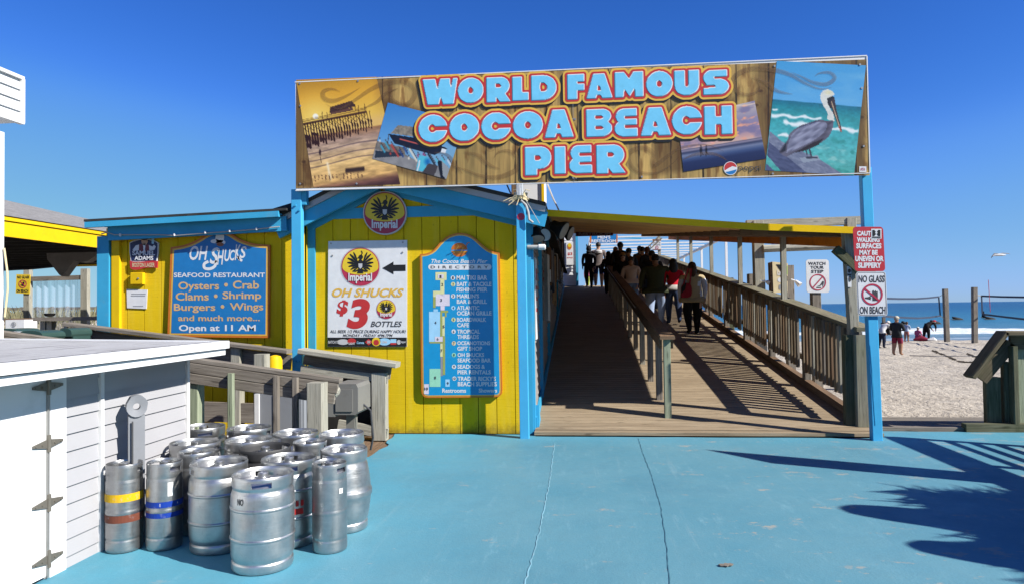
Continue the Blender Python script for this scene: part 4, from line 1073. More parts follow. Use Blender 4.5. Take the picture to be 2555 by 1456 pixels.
sp = post('middle turquoise post at the shack corner wrapped in loose rope', CPX, 8.56, 0, 2.95, .115, .09, .012)
mb = MB(); mb.beam((CPX+.012, 8.60, 0.02), (CPX+.05, 8.62, .02), .02, .3); 
p = on_y(1301, 542, 8.51); mb2 = MB(); disc(mb2, 1300, 541, 10, 9, lambda x, y: on_y(x, y, 8.512), 20); obj('sticker', mb2, M['p_crimson'], sp)
RPX = on_y(2168, 800, 8.52).x
sp = post('right turquoise post of the banner sign with two warning signs', on_y(2161, 500, 8.53).x, 8.54, 0, 3.25, .115, .10, on_y(2190, 1095, 8.5).x - on_y(2161, 500, 8.53).x)
mb = MB()
for k, (py0, py1) in enumerate(((860, 990), (930, 1060))):
    a, b = on_y(2172 + k*4, py0, 8.48), on_y(2182 + k*3, py1, 8.48); mb.beam((a.x, 8.489, a.z), (b.x, 8.489, b.z), .007, .006, (0, 1, 0))
obj('split', mb, M['blue_trim'], sp)

# ------------------------------------------------------------------ seafood board on the wing
def c5(x, y): return ((430 + x / 3.235) / 1.5108, (850 + y / 3.235) / 1.5108)
def box5(a, b, c, d): return (*c5(a, b), *c5(c, d))
BY = WING_Y - .045
sh = thing('restaurant_board', 'large blue board with a wavy top, orange rim and seafood menu lettering', 'sign', (-4.9, BY, 1.2))
top = smoothline([(690, 265), (800, 250), (900, 225), (980, 192), (1050, 155), (1130, 105), (1210, 75), (1295, 66), (1390, 82), (1450, 115), (1520, 160), (1620, 200), (1730, 225), (1900, 238)], 3)
outl = [c5(*p) for p in top] + [c5(1890, 1365), c5(650, 1350)]
mb = MB(); board(mb, outl, BY, .04); obj('rim', mb, M['p_orange'], sh)
mb = MB(); polyface(mb, inset(outl, 5.0), ypl(BY - .0015)); obj('rim_line', mb, M['p_gold'], sh)
mb = MB(); polyface(mb, inset(outl, 9.0), ypl(BY - .003)); obj('panel', mb, M['p_blue'], sh)
pl = ypl(BY - .005); mb = MB()
put_text(mb, 'SEAFOOD RESTAURANT', box5(728, 575, 1840, 632), pl, .02); put_text(mb, 'Open at 11 AM', box5(790, 1205, 1728, 1305), pl, .025)
# hand-drawn style name: leaning capitals of changing height
put_text(mb, 'OH', box5(920, 250, 1145, 425), pl, .02, .25)
for ch, b in (('S', (1165, 270, 1285, 470)), ('H', (1255, 290, 1340, 480)), ('U', (1345, 290, 1420, 440)), ('C', (1410, 300, 1475, 430)), ('K', (1470, 235, 1545, 425)), ('S', (1530, 255, 1615, 400))): put_text(mb, ch, box5(*b), pl, .02, .25)
stroke(mb, smoothline([c5(*p) for p in ((1250, 430), (1225, 500), (1165, 530), (1105, 520), (1100, 470), (1150, 440))], 6), 7, pl); stroke(mb, [c5(1500, 380), c5(1560, 435)], 6, pl)
disc(mb, *c5(1290, 150), 11, 13, pl); disc(mb, *c5(1235, 195), 12, 5, pl); disc(mb, *c5(1300, 208), 12, 6, pl)
obj('white_lettering', mb, M['p_white'], sh)
mb = MB()
for s_, b in (('Oysters', (783, 685, 1280, 808)), ('Crab', (1448, 672, 1768, 772)), ('Clams', (750, 815, 1155, 912)), ('Shrimp', (1322, 805, 1795, 920)), ('Burgers', (728, 950, 1235, 1062)), ('Wings', (1410, 940, 1820, 1058)), ('and much more...', (780, 1090, 1778, 1160))): put_text(mb, s_, box5(*b), pl, .022)
for bx, by in ((1365, 722), (1240, 858), (1322, 985)): disc(mb, *c5(bx, by), 4.6, 4.6, pl)
obj('tan_lettering', mb, M['p_tan'], sh)
mb = MB(); disc(mb, *c5(1293, 232), 9, 5, ypl(BY-.006)); obj('bowl_mark', mb, M['p_brown'], sh)

# lager tin sign
ly = WING_Y - .03
tin = thing('lager_sign', 'small navy shield-shaped lager sign with a red ribbon on the yellow wall', 'sign', (-5.95, ly, 2.1))
shp = [(187, 212), (230, 190), (300, 172), (360, 165), (430, 170), (500, 190), (540, 212), (537, 330), (520, 442), (205, 442), (188, 330)]
mb = MB(); board(mb, [c5(*p) for p in shp], ly, .02); obj('shield', mb, M['p_white'], tin)
mb = MB(); polyface(mb, inset([c5(*p) for p in shp], 1.8), ypl(ly-.002)); obj('shield_field', mb, M['p_navy'], tin)
mb = MB(); P_ = lambda *p: [c5(a, b) for a, b in p]
polyface(mb, P_((300, 235), (345, 222), (395, 222), (430, 240), (425, 320), (305, 320)), ypl(ly-.004), 0)
polyface(mb, P_((225, 300), (265, 245), (305, 235), (302, 305), (240, 312)), ypl(ly-.005), 1); polyface(mb, P_((425, 240), (470, 260), (485, 235), (510, 260), (490, 300), (430, 305)), ypl(ly-.005), 1); polyface(mb, P_((350, 222), (385, 222), (375, 320), (360, 320)), ypl(ly-.006), 1)
disc(mb, *c5(372, 190), 8, 11, ypl(ly-.006), 16, 2); disc(mb, *c5(370, 152), 10, 6, ypl(ly-.007), 16, 3); polyface(mb, P_((455, 150), (490, 150), (485, 225), (460, 225)), ypl(ly-.006), 4)
obj('tavern_figure', mb, [M['p_maroon'], M['p_white'], M['p_skin'], M['p_black'], M['p_ltblue']], tin)
mb = MB(); put_text(mb, 'SAMUEL', box5(222, 308, 500, 366), ypl(ly-.008), .03); put_text(mb, 'ADAMS', box5(248, 372, 478, 424), ypl(ly-.008), .03); obj('white_lettering', mb, M['p_white'], tin)
rib = [(188, 432), (250, 446), (360, 440), (470, 430), (530, 436), (524, 520), (470, 512), (380, 516), (290, 540), (230, 540), (195, 520)]
mb = MB(); board(mb, [c5(*p) for p in rib], ly-.009, .02); obj('ribbon', mb, M['p_red'], tin)
mb = MB(); put_text(mb, 'BOSTON LAGER', box5(222, 456, 495, 508), ypl(ly-.011), .02); obj('gold_lettering', mb, M['p_cream'], tin)
# yellow junction box, taped notice
p0, p1 = on_y(*c5(200, 575), 8.66), on_y(*c5(345, 715), 8.66)
eb = thing('junction_box', 'small yellow painted junction box under the lager sign', 'junction box', ((p0.x+p1.x)/2, 8.68, p1.z))
mb = MB(); mb.box(((p0.x+p1.x)/2, 8.69, (p0.z+p1.z)/2), (p1.x-p0.x, .06, p0.z-p1.z), .006); obj('case', mb, M['yellow_trim'], eb)
mb = MB(); p = on_y(*c5(290, 645), 8.65); mb.tube([(p.x, 8.662, p.z), (p.x, 8.65, p.z)], .012, 8); obj('screw', mb, M['galv'], eb)
nt = thing('paper_notice', 'white taped paper notice with small print on the yellow wall', 'notice', (-6.05, 8.71, 1.6))
q = [c5(*p) for p in ((152, 775), (405, 782), (395, 1012), (158, 1002))]
mb = MB(); board(mb, q, 8.706, .008); obj('sheet', mb, M['p_white'], nt)
mb = MB()
for yy, xa, xb in ((828, 210, 385), (850, 205, 380), (975, 230, 355)): rect(mb, *c5(xa, yy), *c5(xb, yy+9), ypl(8.704))
obj('print', mb, M['p_grey'], nt)

# ------------------------------------------------------------------ beer roundels: yellow over red with a black eagle
def roundel(parent, cx, cy, r, Y, solid=None, text=True):
    """centre and radius in photograph pixels"""
    if solid:
        mb = MB(); board(mb, [(cx + r*math.cos(R(a)), cy + r*math.sin(R(a))) for a in range(0, 360, 8)], Y, solid); obj('rim', mb, M['p_silver'], parent)
    else:
        mb = MB(); disc(mb, cx, cy, r, r, ypl(Y)); obj('rim', mb, M['p_silver'], parent)
    mb = MB(); disc(mb, cx, cy, r*.95, r*.95, ypl(Y-.0015)); obj('red_field', mb, M['p_crimson'], parent)
    k = r*.90; up = [(cx + k*math.cos(R(a)), cy - k*math.sin(R(a))) for a in range(-2, 183, 7)]
    lo = [(cx - k*math.cos(R(a)), cy + k*.02 + k*.42*math.sin(R(a))) for a in range(8, 180, 12)]
    mb = MB(); polyface(mb, up + lo, ypl(Y-.003)); obj('yellow_field', mb, M['p_yellow'], parent)
    mb = MB(); e = ypl(Y-.0045); X_ = lambda a, b: (cx + a*r, cy - b*r)
    for sg in (-1, 1):
        for an, L, bw in ((68, .60, .050), (50, .66, .060), (32, .64, .062), (14, .58, .062), (-4, .50, .058), (-22, .42, .052), (-42, .32, .045)):
            a = R(an); bx, by = sg*.13, .20 - (68-an)*.0022
            tx, ty = bx + sg*L*math.cos(a)*.92, by + L*math.sin(a)*.92; mx, my = bx + sg*L*.6*math.cos(a) , by + L*.6*math.sin(a) + .03; nx_, ny_ = -math.sin(a)*sg*bw, math.cos(a)*bw
            polyface(mb, [X_(bx-nx_*.4, by-ny_*.4), X_(mx-nx_, my-ny_), X_(tx-nx_*.5, ty-ny_*.5), X_(tx+nx_*.3, ty+ny_*.3+.01), X_(mx+nx_, my+ny_), X_(bx+nx_*.4, by+ny_*.4)], e)
    polyface(mb, [X_(-.15, .25), X_(.0, .42), X_(.15, .25), X_(.13, -.05), X_(.0, -.24), X_(-.13, -.05)], ypl(Y-.005))
    disc(mb, *X_(.02, .48), r*.11, r*.12, ypl(Y-.0055)); polyface(mb, [X_(-.07, .50), X_(-.21, .41), X_(-.05, .42)], ypl(Y-.006)); stroke(mb, [X_(.03, .55), X_(.10, .68), X_(.05, .80)], r*.05, ypl(Y-.006))
    for sg in (-1, 1): stroke(mb, [X_(sg*.05, -.12), X_(sg*.24, -.22), X_(sg*.38, -.20)], r*.07, ypl(Y-.0065))
    polyface(mb, [X_(-.10, -.12), X_(.10, -.12), X_(.16, -.32), X_(-.16, -.32)], ypl(Y-.007))
    obj('eagle', mb, M['p_black'], parent)
    mb = MB(); polyface(mb, [X_(-.10, .16), X_(.10, .16), X_(.09, -.02), X_(0, -.10), X_(-.09, -.02)], ypl(Y-.0075)); obj('shield', mb, M['p_silver'], parent)
    mb = MB(); put_text(mb, 'Imperial', (*X_(-.60, -.30), *X_(.58, -.82)), ypl(Y-.0085), .03); obj('lettering', mb, M['p_white'], parent)
def c6(x, y): return ((1200 + x / 2.347) / 1.5108, (700 + y / 2.347) / 1.5108)
def box6(a, b, c, d): return (*c6(a, b), *c6(c, d))
rd = thing('beer_roundel', 'round red and yellow beer sign with a black eagle high on the gable', 'sign', (-2.5, 8.78, 2.4))
cx, cy = c6(588, 242); roundel(rd, cx, cy, 54.5, 8.775, .04)
PY = WALL_Y - .02
po = thing('price_poster', 'white beer price poster with a red 3 and a black arrow', 'poster', (-2.8, PY, 1.3))
mb = MB(); board(mb, [c6(*p) for p in ((88, 492), (785, 482), (783, 1420), (82, 1420))], PY, .012); obj('sheet', mb, M['p_white'], po)
cx, cy = c6(372, 718); roundel(po, cx, cy, 50, PY-.0015)
cx, cy = c6(600, 1090); roundel(po, cx, cy, 25, PY-.0015)
mb = MB(); polyface(mb, P_([0, 0]) if False else [c6(*p) for p in ((565, 730), (665, 785), (665, 757), (772, 755), (772, 699), (665, 701), (665, 672))], ypl(PY-.002)); rect(mb, *c6(83, 1338), *c6(783, 1418), ypl(PY-.002)); obj('black_print', mb, M['p_black'], po)
mb = MB(); put_text(mb, 'OH SHUCKS', box6(120, 905, 758, 985), ypl(PY-.0025), .035, .3); obj('gold_lettering', mb, M['p_gold'], po)
mb = MB(); put_text(mb, '$', box6(160, 1010, 265, 1152), ypl(PY-.0025), .04, .15); put_text(mb, '3', box6(250, 997, 457, 1262), ypl(PY-.0025), .05, .2, res=6); obj('red_lettering', mb, M['p_red'], po)
mb = MB(); put_text(mb, 'BOTTLES', box6(462, 1195, 740, 1245), ypl(PY-.0025), .02, .3); put_text(mb, 'ALL BEER 1/2 PRICE DURING HAPPY HOUR!', box6(102, 1272, 775, 1299), ypl(PY-.0025), .015, .25); put_text(mb, 'MONDAY - FRIDAY 4PM-7PM', box6(217, 1308, 658, 1332), ypl(PY-.0025), .015, .25); obj('grey_lettering', mb, M['p_dkgrey'], po)
mb = MB(); e = ypl(PY-.004)
put_text(mb, 'BATCH19', box6(88, 1366, 172, 1392), e, .03, mi=0); disc(mb, *c6(218, 1378), 15, 7, e, 20, 0)
disc(mb, *c6(295, 1370), 11, 7, e, 16, 1); put_text(mb, 'LIGHT', box6(268, 1382, 325, 1402), ypl(PY-.005), .05, mi=0); put_text(mb, 'Corona', box6(340, 1372, 405, 1395), e, .03, mi=3); polyface(mb, [c6(*p) for p in ((413, 1378), (445, 1350), (478, 1378), (445, 1408))], e, 1); put_text(mb, 'XX', box6(430, 1366, 462, 1390), ypl(PY-.005), .05, mi=0)
disc(mb, *c6(512, 1376), 11, 11, e, 20, 2); disc(mb, *c6(512, 1382), 7, 7, ypl(PY-.005), 20, 1); disc(mb, *c6(585, 1376), 16, 9, e, 20, 3); put_text(mb, 'Lite', box6(562, 1364, 608, 1388), ypl(PY-.005), .05, mi=0); rect(mb, *c6(638, 1352), *c6(690, 1385), e, 3); rect(mb, *c6(638, 1386), *c6(690, 1402), e, 1); disc(mb, *c6(712, 1380), 5, 6, e, 14, 0); put_text(mb, 'Pepper', box6(725, 1366, 775, 1392), e, .03, mi=0)
obj('brand_strip', mb, [M['p_silver'], M['p_red'], M['p_yellow'], M['p_ltblue']], po)
mb = MB()
for x, y in ((112, 512), (747, 502), (125, 620), (745, 592)):
    p = on_y(*c6(x, y), PY); mb.tube([(p.x, PY, p.z), (p.x, PY-.008, p.z)], .012, 8)
obj('screws', mb, M['galv'], po)

# ------------------------------------------------------------------ directory board
def c7(x, y): return ((1560 + x / 2.2056) / 1.5108, (860 + y / 2.2056) / 1.5108)
def box7(a, b, c, d): return (*c7(a, b), *c7(c, d))
DY = WALL_Y - .05
dr = thing('directory_board', 'tall blue pier directory board with an arched top and orange rim', 'sign', (-1.5, DY, .6))
top = smoothline([(50, 218), (110, 210), (165, 182), (215, 125), (270, 76), (330, 50), (385, 42), (450, 52), (510, 85), (570, 140), (620, 178), (670, 198), (712, 206)], 3)
outl = [c7(*p) for p in top] + [c7(*p) for p in ((735, 1340), (730, 1375), (705, 1398), (640, 1402), (120, 1406), (85, 1398), (66, 1372), (62, 1340))]
mb = MB(); board(mb, outl, DY, .045); obj('rim', mb, M['p_orange'], dr)
mb = MB(); polyface(mb, inset(outl, 3.6), ypl(DY-.0015)); obj('rim_line', mb, M['p_gold'], dr)
mb = MB(); polyface(mb, inset(outl, 6.4), ypl(DY-.003)); obj('panel', mb, M['p_dirblue'], dr)
e = ypl(DY-.0045); e2 = ypl(DY-.006)
mb = MB(); put_text(mb, 'The Cocoa Beach Pier', box7(145, 258, 612, 292), e, .02, .3); polyface(mb, [c7(*p) for p in roundrect(120, 300, 645, 347, 23)], e)
for s_, b in (('MAI TIKI BAR', (355, 393, 610, 430)), ('BAIT & TACKLE', (357, 447, 645, 483)), ('FISHING PIER', (354, 492, 612, 527)), ("MARLIN'S", (357, 545, 543, 580)), ('BAR & GRILL', (357, 590, 608, 626)), ('ATLANTIC', (358, 643, 545, 678)), ('OCEAN GRILLE', (358, 686, 646, 722)), ('BOARDWALK', (358, 740, 602, 775)), ('CAFE', (360, 785, 458, 820)), ('TROPICAL', (360, 838, 550, 873)), ('THREADS', (361, 882, 540, 917)), ('OCEANOTIONS', (361, 935, 635, 968)), ('GIFT SHOP', (361, 980, 568, 1015)), ('OH SHUCKS', (363, 1033, 584, 1067)), ('SEAFOOD BAR', (363, 1078, 640, 1112)), ('SEADOGS &', (363, 1130, 592, 1165)), ('PIER RENTALS', (363, 1176, 640, 1211)), ("TRADER RICKY'S", (364, 1228, 682, 1265)), ('BEACH SUPPLIES', (365, 1273, 690, 1310)), ('Restrooms', (236, 1328, 434, 1364)), ('Showers', (540, 1328, 692, 1362))): put_text(mb, s_, box7(*b), e, .03)
obj('white_lettering', mb, M['p_white'], dr)
mb = MB(); CL = ((325, 413, 0), (327, 466, 1), (327, 563, 0), (328, 660, 2), (330, 757, 1), (331, 855, 0), (333, 953, 3), (333, 1050, 4), (334, 1148, 0), (336, 1246, 0))
for x, y, c in CL: disc(mb, *c7(x, y), 5.4, 5.4, e, 18, c)
obj('number_discs', mb, [M['p_white'], M['p_pale'], M['p_ltblue'], M['p_cream'], M['p_mint']], dr)
mb = MB()
for i, (x, y, c) in enumerate(CL): put_text(mb, str(i+1), box7(x - (7 if i < 9 else 12), y-11, x + (7 if i < 9 else 12), y+11), e2, .02)
put_text(mb, 'DIRECTORY', box7(140, 313, 620, 336), e2, .02, 0, 1.8)
for s_, x, y in (('1', 222, 403), ('2', 237, 468), ('3', 227, 596), ('4', 180, 782), ('5', 248, 815), ('6', 198, 918), ('7', 230, 1015), ('8', 177, 1240), ('9', 282, 1287), ('10', 103, 1331)): put_text(mb, s_, box7(x-(8 if len(s_) < 2 else 15), y-12, x+(8 if len(s_) < 2 else 15), y+12), ypl(DY-.0075), .02)
obj('dark_lettering', mb, M['p_dkgrey'], dr)
mb = MB()
for a, b, c, d, k in ((180, 366, 272, 432, 0), (220, 432, 254, 520, 0), (160, 520, 254, 570, 0), (160, 571, 181, 660, 1), (222, 682, 285, 700, 1), (219, 700, 236, 900, 1), (258, 700, 272, 735, 1), (241, 894, 260, 1216, 1), (130, 941, 240, 953, 1), (182, 547, 298, 643, 2), (222, 644, 256, 680, 2), (126, 692, 218, 940, 3), (163, 671, 200, 691, 3), (237, 730, 257, 893, 0), (222, 1068, 240, 1225, 5), (220, 955, 240, 1065, 0), (130, 1165, 222, 1315, 4), (262, 1253, 298, 1313, 3), (85, 1292, 124, 1375, 2)): rect(mb, *c7(a, b), *c7(c, d), e, k)
rect(mb, *c7(175, 898), *c7(240, 940), e2, 2); rect(mb, *c7(200, 385), *c7(248, 418), e2, 2)
obj('pier_map', mb, [M['p_pale'], M['p_olive'], M['p_pink'], M['p_ltblue'], M['p_mint'], M['p_grey']], dr)
mb = MB(); disc(mb, *c7(378, 180), 20, 17, e, 24, 0, 0, 180); polyface(mb, [c7(*p) for p in ((310, 190), (448, 190), (430, 222), (400, 238), (355, 238), (328, 222))], e, 0); stroke(mb, [c7(430, 165), c7(445, 125), c7(465, 120)], 2.2, e, 0); stroke(mb, [c7(345, 188), c7(372, 150), c7(360, 135)], 1.6, e2, 1); stroke(mb, [c7(395, 195), c7(410, 160)], 1.6, e2, 1); stroke(mb, [c7(320, 200), c7(440, 200)], 1.8, e2, 1)
obj('palm_drink_mark', mb, [M['p_orange'], M['p_gold']], dr)

# ------------------------------------------------------------------ warning signs on the right post
def c8(x, y): return ((3180 + x / 4.044) / 1.5108, (840 + y / 4.044) / 1.5108)
def box8(a, b, c, d): return (*c8(a, b), *c8(c, d))
WY = 8.465
def bent(x0, y0, x1, y1, r, skew):                       # rounded rectangle whose lower end shifts right
    return [(x + skew*(y - y0), y) for x, y in roundrect(x0, y0, x1, y1, r)]
cs_ = thing('caution_sign', 'red caution sign with white capitals on the right blue post', 'sign', (3.5, WY, 1.95))
o_ = [c8(*p) for p in bent(140, 62, 602, 738, 50, .05)]
mb = MB(); board(mb, o_, WY, .006); obj('plate', mb, M['p_signred'], cs_)
mb = MB()
for s_, b in (('CAUTION', (205, 125, 560, 200)), ('WALKING', (203, 222, 550, 298)), ('SURFACES', (192, 312, 577, 394)), ('MAY BE', (240, 414, 520, 490)), ('UNEVEN OR', (178, 505, 612, 590)), ('SLIPPERY', (222, 605, 577, 690))): put_text(mb, s_, box8(*b), ypl(WY-.0015), .05)
obj('lettering', mb, M['p_white'], cs_)
mb = MB(); rect(mb, *c8(422, 93), *c8(578, 243), ypl(WY-.003), 0); e = ypl(WY-.0045)
polyface(mb, [c8(*p) for p in ((440, 110), (470, 110), (500, 150), (530, 110), (562, 110), (562, 205), (530, 205), (500, 165), (470, 205), (440, 205))], e, 1); polyface(mb, [c8(*p) for p in ((500, 135), (520, 155), (500, 178), (480, 155))], ypl(WY-.0055), 0); rect(mb, *c8(436, 212), *c8(566, 232), e, 1)
obj('sticker', mb, [M['p_white'], M['p_black']], cs_)
ng = thing('no_glass_sign', 'white no glass on beach sign below the red caution sign', 'sign', (3.52, WY, 1.4))
o_ = [c8(*p) for p in bent(192, 742, 642, 1412, 45, .045)]
mb = MB(); board(mb, o_, WY, .006); obj('plate', mb, M['p_white'], ng)
mb = MB(); o1, o2 = inset(o_, 1.6), inset(o_, 2.8)
for i in range(len(o1)):
    j = (i+1) % len(o1); polyface(mb, [o1[i], o1[j], o2[j], o2[i]], ypl(WY-.0012))
obj('border', mb, M['p_dkgrey'], ng)
mb = MB(); put_text(mb, 'NO GLASS', box8(228, 800, 625, 908), ypl(WY-.0015), .03); put_text(mb, 'ON BEACH', box8(247, 1268, 640, 1382), ypl(WY-.0015), .03)
e = ypl(WY-.0015)
polyface(mb, [c8(*p) for p in ((437, 1035), (455, 1020), (470, 1045), (488, 1022), (500, 1045), (520, 1035), (524, 1183), (442, 1185))], e); polyface(mb, [c8(*p) for p in ((325, 1130), (375, 1125), (415, 1105), (425, 1118), (408, 1135), (430, 1140), (412, 1155), (420, 1172), (380, 1160), (330, 1152))], e)
obj('black_print', mb, M['p_dkgrey'], ng)
mb = MB(); cx, cy = c8(437, 1087); ring(mb, cx, cy, 22, 26.5, ypl(WY-.003)); a, b = c8(322, 1000), c8(540, 1180); stroke(mb, [a, b], 4.6, ypl(WY-.0035)); obj('prohibition_ring', mb, M['p_crimson'], ng)
# ================================================================== LEFT SIDE: shed, railings, kegs, pavilion
shed = thing('storage_shed', 'low white storage shed with a flat pale roof and hinged door in the left foreground', 'shed', (-4.4, 4.2, 0))
WX = -3.30
ya, yb = 4.10, 5.48
mb = MB(); z = -.04
while z < 1.27:
    h = .112
    mb.face([(WX + .016, ya, z), (WX + .016, yb, z), (WX + .001, yb, z + h), (WX + .001, ya, z + h)])
    mb.face([(WX + .001, yb, z), (WX + .016, yb, z), (WX + .016, ya, z), (WX + .001, ya, z)][::-1]); z += h
mb.box((WX - .03, (ya + yb)/2, .63), (.05, yb - ya, 1.32)); obj('siding_wall', mb, M['vinyl'], shed)
mb = MB(); mb.box((WX + .012, yb - .012, .63), (.03, .035, 1.32)); obj('corner_trim', mb, M['white_line'], shed)
y_ = on_x(247, 1000, WX).y; mb = MB(); mb.box((WX + .014, y_, .63), (.028, .034, 1.32)); obj('joint_trim', mb, M['white_line'], shed)
mb = MB(); mb.box((WX - .02, ya - .07, .62), (.08, .135, 1.31)); obj('door_jamb', mb, M['white_paint'], shed)
dy1 = on_x(120, 1200, WX + .03).y
mb = MB(); mb.box((WX - .005, dy1 - .9, .645), (.05, 1.79, 1.25)); door = obj('door', mb, M['white_paint'], shed)
mb = MB(); mb.beam((WX + .026, dy1 + .0, .01), (WX + .026, dy1 + .0, 1.27), .012, .012, (0, 1, 0)); obj('hinge_rod', mb, M['galv'], door)
for hy in (963, 1106, 1254, 1394):
    p = on_x(121, hy, WX + .03)
    mb = MB()
    mb.prism([(-.12, -.007), (-.018, -.026), (.018, -.026), (.12, -.006), (.12, .010), (.018, .026), (-.018, .026), (-.12, .008)], (WX + .024, p.y, p.z), (0, 1, 0), (0, 0, 1), (1, 0, 0), .008)
    mb.tube([(WX + .034, p.y, p.z - .05), (WX + .034, p.y, p.z + .055)], .012, 8)
    for k in (-.1, -.05, .05, .1): mb.tube([(WX + .031, p.y + k, p.z), (WX + .037, p.y + k, p.z)], .007, 6)
    obj('hinge', mb, M['hinge'], door)
mb = MB()      # roof slab: slightly tilted sheet with a torn felt edge
P = [(-2.99, 1.2, 1.36), (-2.99, 5.56, 1.372), (-7.2, 5.56, 1.45), (-7.2, 1.2, 1.44)]
mb.face(P); mb.face([(x, y, z - .04) for x, y, z in P][::-1])
for i in range(4):
    j = (i + 1) % 4; a, b = P[i], P[j]; mb.face([(a[0], a[1], a[2] - .04), (b[0], b[1], b[2] - .04), b, a])
obj('roof', mb, M['roof_light'], shed)
mb = MB(); mb.beam((-2.985, 1.2, 1.342), (-2.985, 5.575, 1.352), .03, .062); mb.beam((-2.985, 5.575, 1.352), (-7.2, 5.575, 1.43), .03, .062); obj('fascia', mb, M['white_paint'], shed)
mb = MB(); mb.beam((-3.01, 1.2, 1.276), (-3.01, 5.55, 1.290), .03, .05); mb.beam((-3.0, 5.55, 1.290), (-7.2, 5.55, 1.37), .03, .05); obj('lower_fascia', mb, M['white_paint'], shed)
mb = MB(); mb.box((-3.16, 3.4, 1.27), (.3, 4.2, .02)); obj('soffit', mb, M['white'], shed)
mb = MB(); pts = rough_line([(-3.03, 1.4, 1.366), (-3.05, 3.4, 1.371), (-3.04, 5.5, 1.377)], .018, .07)
ribbon(mb, pts, .016, .006, 0); obj('felt_edge', mb, M['roof_dark'], shed)
mb = MB(); mb.box((-5.2, 5.46, .63), (3.8, .05, 1.3)); obj('rear_wall', mb, M['white'], shed)

# grey post with a ring head leaning by the siding
rp = thing('ring_post', 'grey plastic post with a round ring head beside the siding', 'post', (-3.14, 5.0, 0))
q = on_x(340, 1012, -3.15); ry, rz = q.y, q.z
mb = MB()
d_ = Vector((math.cos(R(-50)), math.sin(R(-50)), 0)); s_ = Vector((-d_.y, d_.x, 0))
def rpt(a, b, c): return tuple(Vector((-3.15, ry, 0)) + s_*a + d_*b + Vector((0, 0, c)))
hd = [(.066*math.cos(R(a)), .066*math.sin(R(a))*1.1) for a in range(0, 360, 20)]; hole = [(.024*math.cos(R(a)), .024*math.sin(R(a))) for a in range(0, 360, 20)]
for i in range(18):
    j = (i + 1) % 18; k = 1.12 if 1 <= i <= 6 else 1.0; k2 = 1.12 if 1 <= j <= 6 else 1.0
    A, B_, C_, D_ = (hd[i][0]*k, hd[i][1]*k), (hd[j][0]*k2, hd[j][1]*k2), hole[j], hole[i]
    for b in (.045, -.045):
        f = [rpt(A[0], b, rz+A[1]), rpt(B_[0], b, rz+B_[1]), rpt(C_[0], b*.7, rz+C_[1]), rpt(D_[0], b*.7, rz+D_[1])]; mb.face(f if b > 0 else f[::-1])
    mb.face([rpt(A[0], -.045, rz+A[1]), rpt(B_[0], -.045, rz+B_[1]), rpt(B_[0], .045, rz+B_[1]), rpt(A[0], .045, rz+A[1])]); mb.face([rpt(C_[0], -.032, rz+C_[1]), rpt(D_[0], -.032, rz+D_[1]), rpt(D_[0], .032, rz+D_[1]), rpt(C_[0], .032, rz+C_[1])])
obj('ring_head', mb, M['grey_plastic'], rp, smooth=True)
mb = MB(); mb.prism([(-.052, -.03), (-.03, -.042), (.03, -.042), (.052, -.03), (.052, .03), (-.052, .03)], rpt(0, 0, 0), tuple(s_), tuple(d_), (0, 0, 1), rz - .06); obj('shaft', mb, M['grey_plastic'], rp)
mb = MB(); mb.beam(rpt(-.028, .048, .02), rpt(-.028, .048, rz - .1), .010, .006, tuple(d_)); obj('groove', mb, M['p_dkgrey'], rp)

